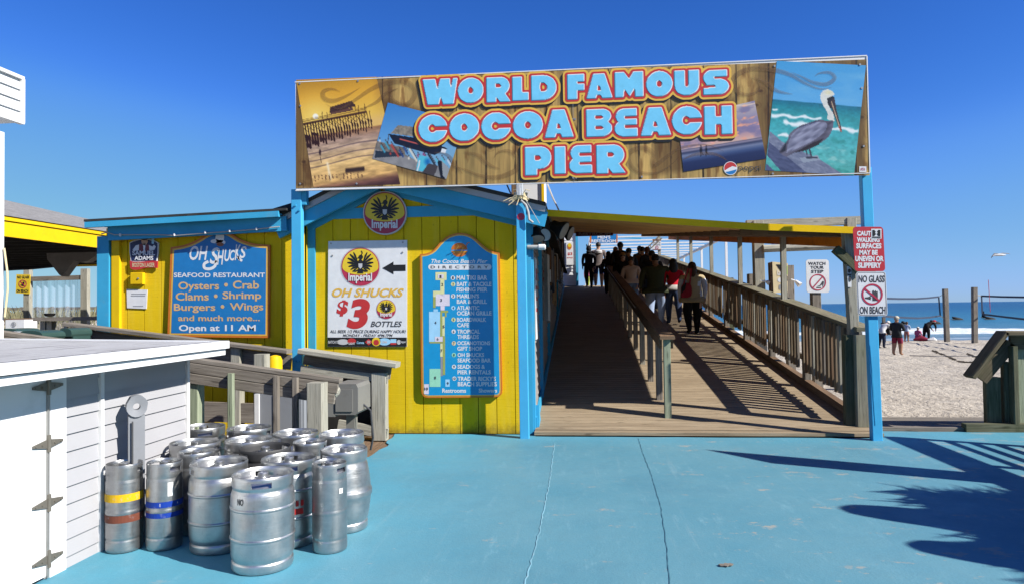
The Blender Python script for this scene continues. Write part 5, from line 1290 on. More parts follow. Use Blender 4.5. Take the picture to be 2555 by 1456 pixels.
# ------------------------------------------------------------------ kegs
def keg_mesh(r, h, kind):
    k = r
    def hoop(z, w=.011, d=.028): return [(k*1.0, z-w-.006), (k*1.0, z-w), (k*(1+d), z-w*.35), (k*(1+d), z+w*.35), (k*1.0, z+w), (k*1.0, z+w+.006)]
    chime = [(k*.86, .0), (k*.94, .004), (k*.965, .016), (k*.968, .022), (k*.968, .048), (k*.965, .054), (k*.93, .062), (k*.93, .068)]
    if kind == 'half':
        prof = chime + [(k*.965, .078), (k*.985, .10), (k*.995, .13)] + hoop(.205) + [(k*1.0, .25), (k*1.0, .34)] + hoop(.392) + [(k*.995, .45), (k*.985, .475), (k*.96, .492), (k*.93, .503), (k*.93, .509), (k*.945, .514)]
    elif kind == 'barrel':
        prof = chime + [(k*.97, .08), (k*1.03, .13), (k*1.09, .21), (k*1.10, .235), (k*1.155, .255), (k*1.16, .262), (k*1.16, .282), (k*1.155, .289), (k*1.10, .31), (k*1.09, .34), (k*1.02, .43), (k*.96, .485), (k*.93, .50), (k*.93, .506), (k*.94, .512)]
    else:
        prof = [(k*.86, .0), (k*.95, .004), (k*.978, .014), (k*.98, .02), (k*.98, .07), (k*.978, .076), (k*.955, .083), (k*.955, .088), (k*.98, .096), (k*.985, .104), (k*.985, .25), (k*.985, .257), (k*1.0, .263), (k*1.0, .277), (k*.985, .283), (k*.985, .29), (k*.985, .466), (k*.98, .474), (k*.955, .487), (k*.955, .493), (k*.97, .499)]
    n = 48; i0 = len(prof) - 1
    top = [(k*.965, h*.895), (k*.965, h*.955), (k*.975, h*.985), (k*.95, h), (k*.92, h*.985), (k*.915, h*.955), (k*.905, h*.895), (k*.90, h*.875)]
    slots = ((0, 5), (24, 29)) if kind != 'sixth' else ((0, 6), (24, 30))
    full = prof + top + [(k*.80, h*.905), (k*.55, h*.93), (k*.25, h*.94), (.001, h*.942)]
    def skip(i, a):
        if i in (len(prof), len(prof) + 5): return any(s0 <= a % n < s1 for s0, s1 in slots)
        return False
    mb = MB(); mb.lathe(full, n=n, skip=skip)
    mb.f.append(tuple(range(n))[::-1]); mb.uv.append([(0, 0)]*n); mb.mi.append(0)
    # lips of the hand holes
    for s0, s1 in slots:
        for a in range(s0, s1):
            for zz in (h*.955, h*.895):
                A0, A1 = 2*math.pi*a/n, 2*math.pi*(a+1)/n
                mb.face([(k*.965*math.cos(A0), k*.965*math.sin(A0), zz), (k*.965*math.cos(A1), k*.965*math.sin(A1), zz), (k*.912*math.cos(A1), k*.912*math.sin(A1), zz), (k*.912*math.cos(A0), k*.912*math.sin(A0), zz)])
        for a in (s0, s1):
            A0 = 2*math.pi*a/n
            mb.face([(k*.965*math.cos(A0), k*.965*math.sin(A0), h*.895), (k*.965*math.cos(A0), k*.965*math.sin(A0), h*.955), (k*.912*math.cos(A0), k*.912*math.sin(A0), h*.955), (k*.912*math.cos(A0), k*.912*math.sin(A0), h*.895)])
    return mb
def make_keg(kind, mat):
    r = {'half': .195, 'sixth': .118, 'barrel': .178, 'small': .135}[kind]; h = .592
    root = bpy.data.objects.new('beer_keg', None); COL.objects.link(root); root['_loc'] = (0, 0, 0); root.empty_display_size = .1
    obj('body', keg_mesh(r, h, 'sixth' if kind == 'small' else kind), mat, root, smooth=35)
    mb = MB(); mb.lathe([(.045, h*.935), (.045, h*.955), (.033, h*.96), (.033, h*.995), (.027, h*1.005), (.020, h*.995), (.018, h*.97), (.001, h*.968)], n=18); obj('valve', mb, M['steel'], root, smooth=35)
    mb = MB(); mb.lathe([(.052, h*.936), (.06, h*.945), (.064, h*.936)], n=18); obj('valve_ring', mb, M['steel'], root, smooth=40)
    return root, r, h
protos = {k: make_keg(k, M['steel']) for k in ('half', 'sixth', 'barrel', 'small')}
protos['rubber'] = make_keg('half', M['rubber'])
used = set()
KEGS = [('half', 654.6, 1178, 'large dented steel keg standing nearest of all, its hand hole turned forward'),
        ('half', 546.8, 1149, 'large steel keg with two rolling hoops just left of the nearest keg'),
        ('sixth', 410, 1149, 'slim steel keg with two blue bands and a white sticker'),
        ('sixth', 286, 1153, 'slim shiny keg with a yellow band over a brown band'),
        ('sixth', 822, 1151, 'slim plain keg with a small torn sticker at the right front'),
        ('barrel', 858, 1117, 'bulging barrel-shaped keg at the far right of the group'),
        ('half', 719.6, 1140, 'steel keg with red label blocks behind the nearest keg'),
        ('rubber', 644.6, 1108, 'dark rubber-coated keg in the middle of the group'),
        ('small', 772, 1099, 'small narrow keg behind the one with red label blocks'),
        ('half', 853.7, 1078, 'steel keg in the back row nearest the railing end post'),
        ('half', 703.7, 1081, 'steel keg in the back row directly behind the dark rubber keg'),
        ('half', 621.8, 1065, 'steel keg in the back row between two others under the thin balusters'),
        ('half', 567.3, 1097, 'steel keg of the second row left of the dark rubber keg'),
        ('half', 508, 1062, 'steel keg in the back left corner below the pale green baluster'),
        ('half', 433, 1097, 'steel keg against the siding right of the grey ring post'),
        ('small', 490, 1124, 'small narrow keg half hidden behind the blue banded one')]
placed = []
for kind, px, py, lab in KEGS:
    root0, r, h = protos[kind]
    p = on_z(px, py, h)
    placed.append([kind, p.x, p.y, r * (1.17 if kind == 'barrel' else 1.04), lab])
for it in range(60):                                     # let neighbours just touch instead of overlapping
    for i in range(len(placed)):
        for j in range(i + 1, len(placed)):
            a, b = placed[i], placed[j]; dx, dy = b[1]-a[1], b[2]-a[2]; d = math.hypot(dx, dy); need = a[3] + b[3] + .006
            if d < need:
                m_ = (need - d) / 2; dx /= d; dy /= d; wa, wb = (.15, 1.85) if i < 5 and j >= 5 else (1, 1)
                a[1] -= dx*m_*wa; a[2] -= dy*m_*wa; b[1] += dx*m_*wb; b[2] += dy*m_*wb
    for q in placed: q[1] = max(q[1], WX + .03 + q[3] * .97) if q[2] < 5.6 else q[1]
keg_objs = []
for n_, (kind, x, y, rr, lab) in enumerate(placed):
    root0, r, h = protos[kind]
    if kind in used: o = copy_tree(root0)
    else: o = root0; used.add(kind)
    o.location = (x, y, 0.002); face_cam = math.atan2(-y, -x)
    rot = {0: face_cam - .38, 1: face_cam + 1.5, 2: face_cam + .3, 3: face_cam + .75, 4: face_cam + .45, 5: face_cam + 2.0, 6: face_cam - .35}.get(n_, rnd.uniform(0, 6))
    o.rotation_euler = (R(rnd.uniform(-.5, .5)), R(rnd.uniform(-.5, .5)), rot)
    tag(o, lab, 'keg', 'beer kegs grouped beside the white shed'); keg_objs.append((o, r, h, face_cam - rot))
def cylband(r, z0, z1, a0, a1, n=24):
    mb = MB()
    for k in range(n):
        t0, t1 = a0 + (a1-a0)*k/n, a0 + (a1-a0)*(k+1)/n
        mb.face([(r*math.cos(t0), r*math.sin(t0), z0), (r*math.cos(t1), r*math.sin(t1), z0), (r*math.cos(t1), r*math.sin(t1), z1), (r*math.cos(t0), r*math.sin(t0), z1)])
    return mb
def cyltext(mb, s, r, z0, z1, am, half):
    """lettering wrapped on a keg, centred on angle am"""
    put_text(mb, s, (0, 0, 1, 1), lambda u, v: Vector((r*math.cos(am + half*(2*u-1)), r*math.sin(am + half*(2*u-1)), z1 + (z0-z1)*v)), .03)
for nm, c in (('band_yellow', (.70, .42, .015)), ('band_brown', (.17, .055, .035)), ('band_blue', (.012, .045, .30)), ('sticker_white', (.72, .72, .70)), ('label_red', (.45, .03, .03))):
    M[nm] = paint(nm, c, .45, .1, (.35, .35, .36), 18, .8)
def decal(i, name, mb, m): obj(name, mb, M[m], keg_objs[i][0])
b_ = .118*.99 + .0015
decal(3, 'yellow_band', cylband(b_, .345, .398, 0, 2*math.pi, 36), 'band_yellow'); decal(3, 'brown_band', cylband(b_, .205, .255, 0, 2*math.pi, 36), 'band_brown')
decal(2, 'blue_band', cylband(b_, .295, .335, 0, 2*math.pi, 36), 'band_blue'); decal(2, 'blue_band', cylband(b_, .225, .258, 0, 2*math.pi, 36), 'band_blue')
fa = keg_objs[2][3]; mb = MB(); cyltext(mb, 'KEEP COLD', b_ + .001, .304, .326, fa + .25, .5); decal(2, 'band_lettering', mb, 'sticker_white'); decal(2, 'sticker', cylband(b_ + .001, .37, .465, fa + .15, fa + .45, 6), 'sticker_white')
fa = keg_objs[6][3]; r7 = .195*1.0 + .002
mb = cylband(r7, .235, .275, fa - .2, fa + .5, 10)
for k in (-.05, .22, .40): 
    m2 = cylband(r7, .29, .33, fa + k, fa + k + .11, 3); mb.v, off = mb.v + m2.v, len(mb.v); mb.f += [tuple(i + off for i in f) for f in m2.f]; mb.uv += m2.uv; mb.mi += m2.mi
decal(6, 'red_label', mb, 'label_red')
fa = keg_objs[4][3]; decal(4, 'sticker', cylband(b_ + .001, .395, .43, fa + .55, fa + .8, 5), 'sticker_white')
fa = keg_objs[0][3]; mb = MB(); cyltext(mb, 'NO', .197, .43, .47, fa - .75, .12); decal(0, 'scrawl', mb, 'p_dkgrey')

M['galv_dark'] = paint('dull_steel', (.20, .195, .18), .45, .15, (.12, .11, .1), 7, .5)
# ------------------------------------------------------------------ timber railings behind the kegs
def cR(a, b): return ((700 + a / 3.194) / 1.5108, (1280 + b / 3.194) / 1.5108)
FY = 6.30
fr_ = thing('ramp_railing', 'weathered grey timber railing with thin balusters directly behind the kegs', 'railing', (-3.2, FY, 0))
a, b = on_y(0, 828, FY + .02), on_y(*cR(1870, 487), FY)
mb = MB(); mb.beam((a.x, FY, a.z), (b.x, FY, b.z), .105, .045, (0, 0, 1), .006); obj('cap_rail', mb, M['wood'], fr_)
mb = MB()
for k in range(2):
    o1 = -.072 - k*.098
    mb.beam((a.x, FY - .036, a.z + o1), (b.x - .02 - .03*k, FY - .036, b.z + o1), .04, .095, (0, 0, 1), .004)
obj('side_board', mb, M['wood'], fr_)
for ca, cb, m_ in ((545, (400, 1060), 'wood_gpost'), (1090, (430, 1075), 'wood'), (1320, (450, 1075), 'wood')):
    t_ = on_y(*cR(ca, cb[0]), FY - .085); mb = MB(); mb.beam((t_.x, FY - .085, .0), (t_.x, FY - .085, t_.z), .058, .042, (0, 1, 0), .008); obj('baluster', mb, M[m_], fr_)
t_ = on_y(*cR(1560, 505), FY - .10); mb = MB(); mb.beam((t_.x + .03, FY - .13, 0), (t_.x + .03, FY - .13, t_.z), .155, .15, (0, 1, 0), .012); obj('end_post', mb, M['wood_pale'], fr_)
t_ = on_y(*cR(95, 495), FY + .02); mb = MB(); mb.beam((t_.x, FY + .03, 0), (t_.x, FY + .03, t_.z), .15, .12, (0, 1, 0), .01); obj('post', mb, M['wood_gpost'], fr_)
for px in (30, 190): 
    t_ = on_y(px, 880, FY); mb = MB(); mb.beam((t_.x, FY + .03, 0), (t_.x, FY + .03, 1.2), .14, .12, (0, 1, 0), .01); obj('post', mb, M['wood'], fr_)
mb = MB(); p = on_y(*cR(1800, 610), FY); mb.tube([(p.x - .12, FY, p.z), (p.x + .02, FY, p.z - .005), (p.x + .04, FY, p.z - .01)], [.05, .055, .03], 10); obj('rail_end', mb, M['wood_pale'], fr_)
KY = 8.40
kr = thing('wall_railing', 'grey timber railing sloping down against the yellow wall to a square end post', 'railing', (-4.2, KY, 0))
a, b, c, d = on_y(167, 808, KY), on_y(722, 876, KY), on_y(752, 872, KY), on_y(993, 909, KY)
mb = MB(); mb.beam((a.x, KY, a.z), (b.x, KY, b.z), .17, .05, (0, 0, 1), .006); obj('cap_rail', mb, M['wood'], kr)
mb = MB(); mb.beam((c.x, KY, c.z - .01), (d.x, KY, d.z), .24, .065, (0, 0, 1), .01); obj('cap_rail', mb, M['wood_pale'], kr)
mb = MB(); mb.beam((a.x, KY + .05, a.z - .14), (b.x, KY + .05, b.z - .14), .04, .19); obj('side_board', mb, M['wood'], kr)
e1_, e2_ = on_y(*cR(1400, 345), KY), on_y(*cR(2440, 465), KY)
mb = MB(); mb.beam((e1_.x, KY - .02, e1_.z), (e2_.x, KY - .02, e2_.z), .045, .095); obj('lower_rail', mb, M['wood_pale'], kr)
mb = MB(); mb.beam((c.x, KY + .09, c.z - .115), (d.x - .12, KY + .09, d.z - .115), .04, .15); obj('side_board', mb, M['wood'], kr)
mb = MB(); mb.box(((c.x + d.x)/2 - .1, KY + .12, .42), (d.x - c.x - .25, .03, .80)); obj('shade_panel', mb, M['dark'], kr)  # dark sheet set in to imitate the shade behind the rails
e1_, e2_ = on_y(*cR(1850, 1010), KY), on_y(*cR(2440, 1120), KY)
mb = MB(); mb.beam((e1_.x, KY - .03, e1_.z), (e2_.x, KY - .03, e2_.z), .05, .125); obj('bottom_rail', mb, M['wood_pale'], kr)
e1_, e2_ = on_y(*cR(235, 850), KY), on_y(*cR(830, 880), KY)
mb = MB(); mb.beam((e1_.x - 1.2, KY, e1_.z + .03), (e2_.x, KY, e2_.z), .045, .25); obj('bottom_board', mb, M['wood'], kr)
t_ = on_y(*cR(2335, 450), KY); mb = MB(); mb.beam((t_.x, KY, 0), (t_.x, KY, t_.z + .06), .19, .12, (0, 1, 0), .01); obj('end_post', mb, M['wood_pale'], kr)
for px in (205, 420, 590):
    t_ = on_y(px, 900, KY); mb = MB(); mb.beam((t_.x, KY + .03, 0), (t_.x, KY + .03, on_y(px, 812 + (px-167)*.122, KY).z), .22 if px == 205 else .13, .13, (0, 1, 0), .01); obj('post', mb, M['wood_pale'], kr)
# short stub post, bollard, cabinet, steel box
t_ = on_y(*cR(915, 168), 7.2); mb = MB(); mb.beam((t_.x, 7.2, 0), (t_.x, 7.2, t_.z), .14, .12, (0, 1, 0), .012); single('stub_post', mb, M['wood_pale'], 'short square grey timber post beside the yellow bollard', 'post')
t_ = on_y(*cR(1075, 180), 7.9); mb = MB(); mb.tube([(t_.x, 7.9, 0), (t_.x, 7.9, t_.z - .06), (t_.x, 7.9, t_.z - .015), (t_.x, 7.9, t_.z)], [.085, .085, .065, .02], 18); single('bollard', mb, M['yellow_trim'], 'round-topped yellow steel bollard behind the grey railing', 'bollard', smooth=True)
cb = thing('utility_cabinet', 'blue-grey plastic utility cabinet behind the thin balusters', 'cabinet', (-3.2, 7.3, 0))
q0, q1 = on_y(*cR(826, 590), 7.1), on_y(*cR(1445, 700), 7.1)
mb = MB(); mb.box(((q0.x+q1.x)/2, 7.4, q0.z/2), (q1.x-q0.x, .6, q0.z), .02); obj('body', mb, M['grey_plastic'], cb)
mb = MB(); mb.box((q0.x+.035, 7.09, q0.z/2), (.05, .02, q0.z-.1)); obj('door_edge', mb, M['white_line'], cb)
mb = MB(); mb.box(((q0.x+q1.x)/2+.1, 7.09, q0.z/2), (q1.x-q0.x-.28, .02, q0.z-.08)); obj('door', mb, M['grey_plastic'], cb)
sb = thing('steel_box', 'dull steel hooded outlet box between the two grey railings', 'box', (-2.6, 7.4, 0))
q0, q1 = on_y(*cR(1790, 530), 7.3), on_y(*cR(2075, 900), 7.3)
mb = MB(); w_ = q1.x-q0.x; mb.prism([(q0.x, q1.z), (q1.x-.03, q1.z), (q1.x, q1.z+.03), (q1.x, q0.z-.04), (q1.x-.02, q0.z), (q0.x, q0.z)], (0, 7.75, 0), (1, 0, 0), (0, 0, 1), (0, -1, 0), .45); obj('hood', mb, M['galv_dark'], sb)
mb = MB(); mb.box((q0.x+w_*.42, 7.293, (q0.z+q1.z)/2-.01), (w_*.72, .012, (q0.z-q1.z)*.72)); obj('cover_plate', mb, M['galv_dark'], sb)
mb = MB(); mb.box((q0.x-.05, 7.36, (q0.z+q1.z)/2-.05), (.11, .12, .28)); obj('side_housing', mb, M['galv_dark'], sb)
mb = MB(); mb.box((q0.x+w_*.35, 7.6, q1.z/2), (.10, .10, q1.z)); obj('pedestal', mb, M['galv_dark'], sb)
mb = MB(); mb.tube([(q1.x-.02, 7.5, q1.z+.1), (q1.x+.08, 7.5, q1.z+.02), (q1.x+.1, 7.52, .2), (q1.x+.06, 7.55, .05)], .012, 8); obj('cable', mb, M['p_dkgrey'], sb)

# ------------------------------------------------------------------ white column with a siding box, far left
tw = thing('white_column', 'white column carrying a white lap-sided box at the left edge', 'column', (-4.9, 5.9, 0))
TX = -4.2; zt, zb_ = on_x(52, 200, TX).z, on_x(52, 307, TX).z; ty = on_x(52, 250, TX).y
mb = MB(); n_ = 4
for k in range(n_):
    z0 = zb_ + (zt-zb_)*k/n_; z1 = zb_ + (zt-zb_)*(k+1)/n_
    mb.face([(TX+.02, ty-2, z0), (TX+.02, ty, z0), (TX+.004, ty, z1), (TX+.004, ty-2, z1)]); mb.face([(TX+.004, ty, z0), (TX+.02, ty, z0), (TX+.02, ty-2, z0), (TX+.004, ty-2, z0)][::-1])
mb.box((TX-.6, ty-1, (zt+zb_)/2), (1.2, 2.0, zt-zb_)); obj('siding_box', mb, M['white'], tw)
mb = MB(); mb.box((TX+.012, ty-.008, (zt+zb_)/2), (.036, .03, zt-zb_+.01)); mb.beam((TX+.012, ty-2, zt+.01), (TX+.012, ty, zt+.01), .04, .025); mb.beam((TX+.012, ty-2, zb_-.004), (TX+.012, ty, zb_-.004), .04, .02); obj('edge_trim', mb, M['white_line'], tw)
cx = on_y(10, 600, 6.1).x; mb = MB(); mb.box((cx-.2, 5.9, 1.7), (.4, .4, 3.4)); obj('shaft', mb, M['white_paint'], tw)
mb = MB(); mb.tube([(cx+.02, 6.08, on_y(12, 620, 6.1).z), (cx+.055, 6.08, on_y(20, 680, 6.1).z), (cx+.06, 6.08, on_y(20, 720, 6.1).z), (cx+.03, 6.08, on_y(14, 790, 6.1).z)], .009, 8); obj('hose', mb, M['p_cream'], tw)

# ------------------------------------------------------------------ open pavilion behind
pv = thing('beach_pavilion', 'open timber pavilion with a yellow fascia and shingled hip roof at the left', 'pavilion', (-12, 13, 0))
PX = -10.0
f0, f1 = on_x(-60, 523, PX), on_x(250, 592, PX)
yA, yB = f0.y, 18.6
zT, zB = on_x(10, 542, PX).z, on_x(10, 590, PX).z
mb = MB(); mb.beam((PX, yA-1.5, (zT+zB)/2), (PX, yB, (zT+zB)/2), .05, zT-zB); mb.beam((PX, yB, (zT+zB)/2), (PX-14, yB, (zT+zB)/2), .05, zT-zB); obj('fascia', mb, M['yellow_trim'], pv)
mb = MB(); mb.beam((PX+.03, yA-1.5, zT-.02), (PX+.03, yB+.04, zT-.02), .05, .08); obj('upper_fascia', mb, M['yellow_trim'], pv)
mb = MB(); mb.face([(PX+.08, yA-1.5, zT+.02), (PX+.08, yB+.08, zT+.02), (PX-4.6, yB-4.6, zT+1.3), (PX-4.6, yA-1.5, zT+1.3)]); mb.face([(PX+.08, yB+.08, zT+.02), (PX-14, yB+.08, zT+.02), (PX-9, yB-4.6, zT+1.3), (PX-4.6, yB-4.6, zT+1.3)]); obj('roof', mb, M['shingle'], pv)
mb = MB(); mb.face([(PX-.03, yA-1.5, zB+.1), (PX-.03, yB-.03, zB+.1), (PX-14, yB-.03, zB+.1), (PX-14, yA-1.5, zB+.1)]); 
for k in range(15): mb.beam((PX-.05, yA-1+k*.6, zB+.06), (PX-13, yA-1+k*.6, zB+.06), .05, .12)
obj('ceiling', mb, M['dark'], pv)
# rolled canvas blinds hanging under the fascia
mb = MB(); a, b = on_y(-30, 664, 18.3), on_y(190, 651, 18.3); mb.tube([tuple(a), ((a.x+b.x)/2, 18.3, (a.z+b.z)/2-.03), tuple(b)], [.17, .15, .13], 12); obj('rolled_blind', mb, M['black'], pv, smooth=True)
mb = MB()
pts = [on_y(x, y, 14.6) for x, y in ((120, 630), (180, 628), (245, 612), (262, 607), (256, 622), (238, 642), (222, 653), (203, 655), (190, 650), (176, 668), (160, 690), (152, 686), (138, 668), (122, 648))]
mb.prism([(p.x, p.z) for p in pts], (0, 14.75, 0), (1, 0, 0), (0, 0, 1), (0, -1, 0), .2); obj('sagging_canvas', mb, M['tarp'], pv)
for px, w in ((70, .17), (213, .19)):
    p = on_y(px, 760, 19.6); mb = MB(); mb.box((p.x, 19.6, 1.5), (w*1.1, .15, 3.0)); obj('post', mb, M['wood_pale'], pv)
a, b = on_y(78, 696, 19.58), on_y(206, 692, 19.58); mb = MB(); mb.beam((a.x, 19.58, a.z), (b.x, 19.58, b.z), .06, .14); obj('cross_beam', mb, M['wood'], pv)
a, b = on_y(214, 643, 17.8), on_y(260, 643, 17.8); mb = MB(); mb.beam((a.x, 17.8, a.z), (b.x+2, 17.8, b.z), .08, .32); obj('cross_beam', mb, M['wood'], pv)
# clear plastic curtain with soft pleats
t = NT('clear_plastic_curtain'); n1 = t.noise(t.mapping(t.coord(), (9, 9, .25)), 1.0, 4)
t.set(**{'Base Color': (.50, .62, .80), 'Roughness': .35, 'Alpha': t.ramp(n1, [(.35, (.10,) * 3), (.65, (.42,) * 3)])}); M['curtain'] = t.m
mb = MB(); a, b = on_y(80, 700, 19.65), on_y(205, 790, 19.65); n_ = 40
for k in range(n_):
    x0, x1 = a.x+(b.x-a.x)*k/n_, a.x+(b.x-a.x)*(k+1)/n_; y0, y1 = 19.65+.03*math.sin(k*1.1), 19.65+.03*math.sin((k+1)*1.1)
    mb.face([(x0, y0, b.z-.3), (x1, y1, b.z-.3), (x1, y1, a.z), (x0, y0, a.z)])
obj('plastic_curtain', mb, M['curtain'], pv, smooth=80)
mb = MB(); mb.beam((on_y(100, 795, 10.5).x, 10.5, on_y(100, 795, 10.5).z), (on_y(265, 795, 10.5).x, 10.5, on_y(265, 793, 10.5).z), .3, .06); ct = single('bar_counter', mb, M['wood'], 'weathered timber bar counter under the pavilion curtain', 'counter')
for px in (112, 128):
    t_ = on_y(px, 820, 10.6); mb = MB(); mb.beam((t_.x, 10.6, 0), (t_.x, 10.6, on_y(px, 800, 10.6).z), .09, .1, (0, 1, 0)); obj('leg', mb, M['wood_pale'], ct)
mb = MB()
for px in (143, 151, 158, 165): 
    t_ = on_y(px, 830, 10.4); mb.beam((t_.x, 10.4, 0), (t_.x, 10.4, on_y(px, 812 + (px % 3)*2, 10.4).z), .045, .03, (0, 1, 0))
obj('picket', mb, M['wood_pale'], ct)
p = on_y(124, 789, 10.5); mb = MB(); mb.lathe([(.03, 0), (.07, .01), (.085, .05), (.08, .055), (.06, .02), (.001, .015)], (p.x, p.y, p.z), 16); single('ashtray_bowl', mb, M['black'], 'small dark bowl on the timber bar counter', 'bowl', smooth=True)
# yellow no-glass sign on the pavilion post
NY = 19.50
ys_ = thing('no_glass_sign', 'yellow no glass on beach sign on a pavilion post at the left', 'sign', (-12.1, NY, 1.9))
def cN(x, y): return ((x / 2.348) / 1.5108, (700 + y / 2.348) / 1.5108)
def boxN(a, b, c, d): return (*cN(a, b), *cN(c, d))
mb = MB(); board(mb, [cN(*p) for p in ((145, 783), (268, 787), (262, 957), (138, 950))], NY, .015); obj('plate', mb, M['p_yellow'], ys_)
mb = MB(); put_text(mb, 'NO GLASS', boxN(153, 797, 258, 822), ypl(NY-.004), .03); put_text(mb, 'ON BEACH', boxN(146, 915, 250, 943), ypl(NY-.004), .03); rect(mb, *cN(200, 850), *cN(216, 888), ypl(NY-.004)); polyface(mb, [cN(*p) for p in ((178, 878), (200, 868), (200, 890))], ypl(NY-.004)); obj('black_print', mb, M['p_black'], ys_)
mb = MB(); cx, cy = cN(200, 868); ring(mb, cx, cy, 8.2, 10.2, ypl(NY-.006)); stroke(mb, [cN(178, 843), cN(224, 893)], 2.0, ypl(NY-.007)); obj('prohibition_ring', mb, M['p_crimson'], ys_)
# green wheeled bins and white box by the rail
def bin_(px, py, pw, Y, lab, tilt=0):
    a, b = on_y(px, py, Y), on_y(px+pw, py, Y); w = b.x-a.x; cx = (a.x+b.x)/2
    o = thing('wheeled_bin', lab, 'bin', (cx, Y, 0), 'dark green bins beyond the shed roof')
    mb = MB(); mb.prism([(-w*.42, 0), (w*.42, 0), (w*.5, a.z-.07), (-w*.5, a.z-.07)], (cx, Y+.3, 0), (1, 0, 0), (0, 0, 1), (0, -1, 0), .3); obj('body', mb, M['green_plastic'], o)
    mb = MB(); prof = smoothline([(-w*.55, -.07), (-w*.5, -.015), (-w*.2, .0), (w*.25, -.005 + tilt), (w*.5, -.03 + tilt), (w*.56, -.075 + tilt)], 4); mb.prism(prof + [(w*.5, -.1), (-w*.5, -.1)], (cx, Y+.32, a.z), (1, 0, 0), (0, 0, 1), (0, -1, 0), .36); obj('lid', mb, M['green_plastic'], o)
    for sx in (-1, 1): mb = MB(); mb.tube([(cx+sx*w*.4-.03, Y+.3, .1), (cx+sx*w*.4+.03, Y+.3, .1)], .1, 14); obj('wheel', mb, M['black'], o)
    return o
b1 = bin_(-8, 819, 58, 7.7, 'green bin nearest the white column, red and white sticker on it'); bin_(58, 824, 52, 7.4, 'green bin with its lid ajar, second from the white column')
p = on_y(50, 829, 7.62); mb = MB(); mb.box((p.x, 7.62, p.z), (.16, .01, .035)); obj('sticker', mb, M['p_white'], b1)
o = bin_(155, 818, 28, 7.9, 'narrow dark green bin next to the grey railing post')
bx = thing('white_carton', 'white carton with a small grey emblem under the pavilion', 'carton', (-10.6, 11.5, 1.2))
a, b = on_y(14, 797, 11.5), on_y(60, 818, 11.5); mb = MB(); mb.box(((a.x+b.x)/2, 11.65, (a.z+b.z)/2), (b.x-a.x, .3, a.z-b.z)); obj('box', mb, M['p_white'], bx)
mb = MB(); ring(mb, 34, 808, 4.5, 6, ypl(11.49)); rect(mb, 32.5, 803, 35.5, 813, ypl(11.49)); obj('emblem', mb, M['p_grey'], bx)
a, b = on_y(0, 794, 11.6), on_y(70, 794, 11.6); mb = MB(); mb.beam((a.x, 11.9, a.z-.02), (b.x, 11.9, b.z-.02), .5, .04); mb.box(((a.x+b.x)/2, 12.0, a.z/2-.02), (.1, .1, a.z-.04)); single('serving_shelf', mb, M['wood_brown'], 'narrow brown shelf behind the white carton', 'shelf')
p = on_y(37, 818, 11.5); mb = MB(); mb.box((p.x, 11.66, p.z/2), (.7, .34, p.z)); single('drinks_crate', mb, M['wood_pale'], 'pale crate stack carrying the white carton', 'crate')
# dune grass far behind
t = NT('dune_grass'); n1 = t.noise(t.coord(), 3, 4); t.set(**{'Base Color': t.ramp(n1, [(.3, (.10, .10, .045)), (.7, (.24, .22, .12))]), 'Roughness': .8}); M['grass'] = t.m
mb = MB(); rg = random.Random(4)
for i in range(5200):
    x = rg.uniform(-34, -12); y = rg.uniform(19, 36); z = sand_z(x, y); h = rg.uniform(.25, .7); a = rg.uniform(0, 6.3); w = .018
    lx, ly_ = math.cos(a)*h*.35, math.sin(a)*h*.35; px_, py_ = -math.sin(a)*w, math.cos(a)*w
    mb.face([(x-px_, y-py_, z-.03), (x+px_, y+py_, z-.03), (x+lx*.5+px_*.6, y+ly_*.5+py_*.6, z+h*.65), (x+lx, y+ly_, z+h)])
g = obj('dune_grass', mb, M['grass'], merge=False); tag(g, 'tall pale dune grass beyond the pavilion', 'grass', kind='stuff')
bfn = thing('beach_fence', 'low grey slatted beach fence on the far dune at the left', 'fence', (-26, 33, 1.2))
mb = MB(); a, b = on_y(-40, 771, 33), on_y(300, 768, 33)
mb.beam((a.x, 33, a.z), (b.x, 33, b.z), .06, .16); mb.beam((a.x, 33, a.z - .28), (b.x, 33, b.z - .28), .06, .14); obj('rail', mb, M['wood'], bfn)
for k in range(9):
    x = a.x + (b.x - a.x)*(k + .5)/9; mb = MB(); mb.beam((x, 33.06, 0.3), (x, 33.06, a.z + .1), .12, .1, (0, 1, 0)); obj('post', mb, M['wood'], bfn)
# string lights along the wing fascia
sl = thing('string_lights', 'white string lights clipped along the turquoise wing fascia', 'string lights', (-5.1, 8.45, 2.5))
pts = [on_y(x, y, 8.555) for x, y in ((253, 584), (268, 580), (285, 586), (400, 586), (440, 588), (510, 582), (573, 578), (640, 572), (697, 566))]
mb = MB(); mb.tube([tuple(p) for p in pts], .008, 6); obj('cord', mb, M['conduit'], sl)
for x, y in ((435, 586), (512, 580), (573, 576), (300, 586), (640, 571)):
    p = on_y(x, y, 8.55); mb = MB(); mb.lathe([(.001, -.025), (.014, -.015), (.014, .012), (.001, .02)], tuple(p), 8); obj('bulb', mb, M['white_line'], sl)
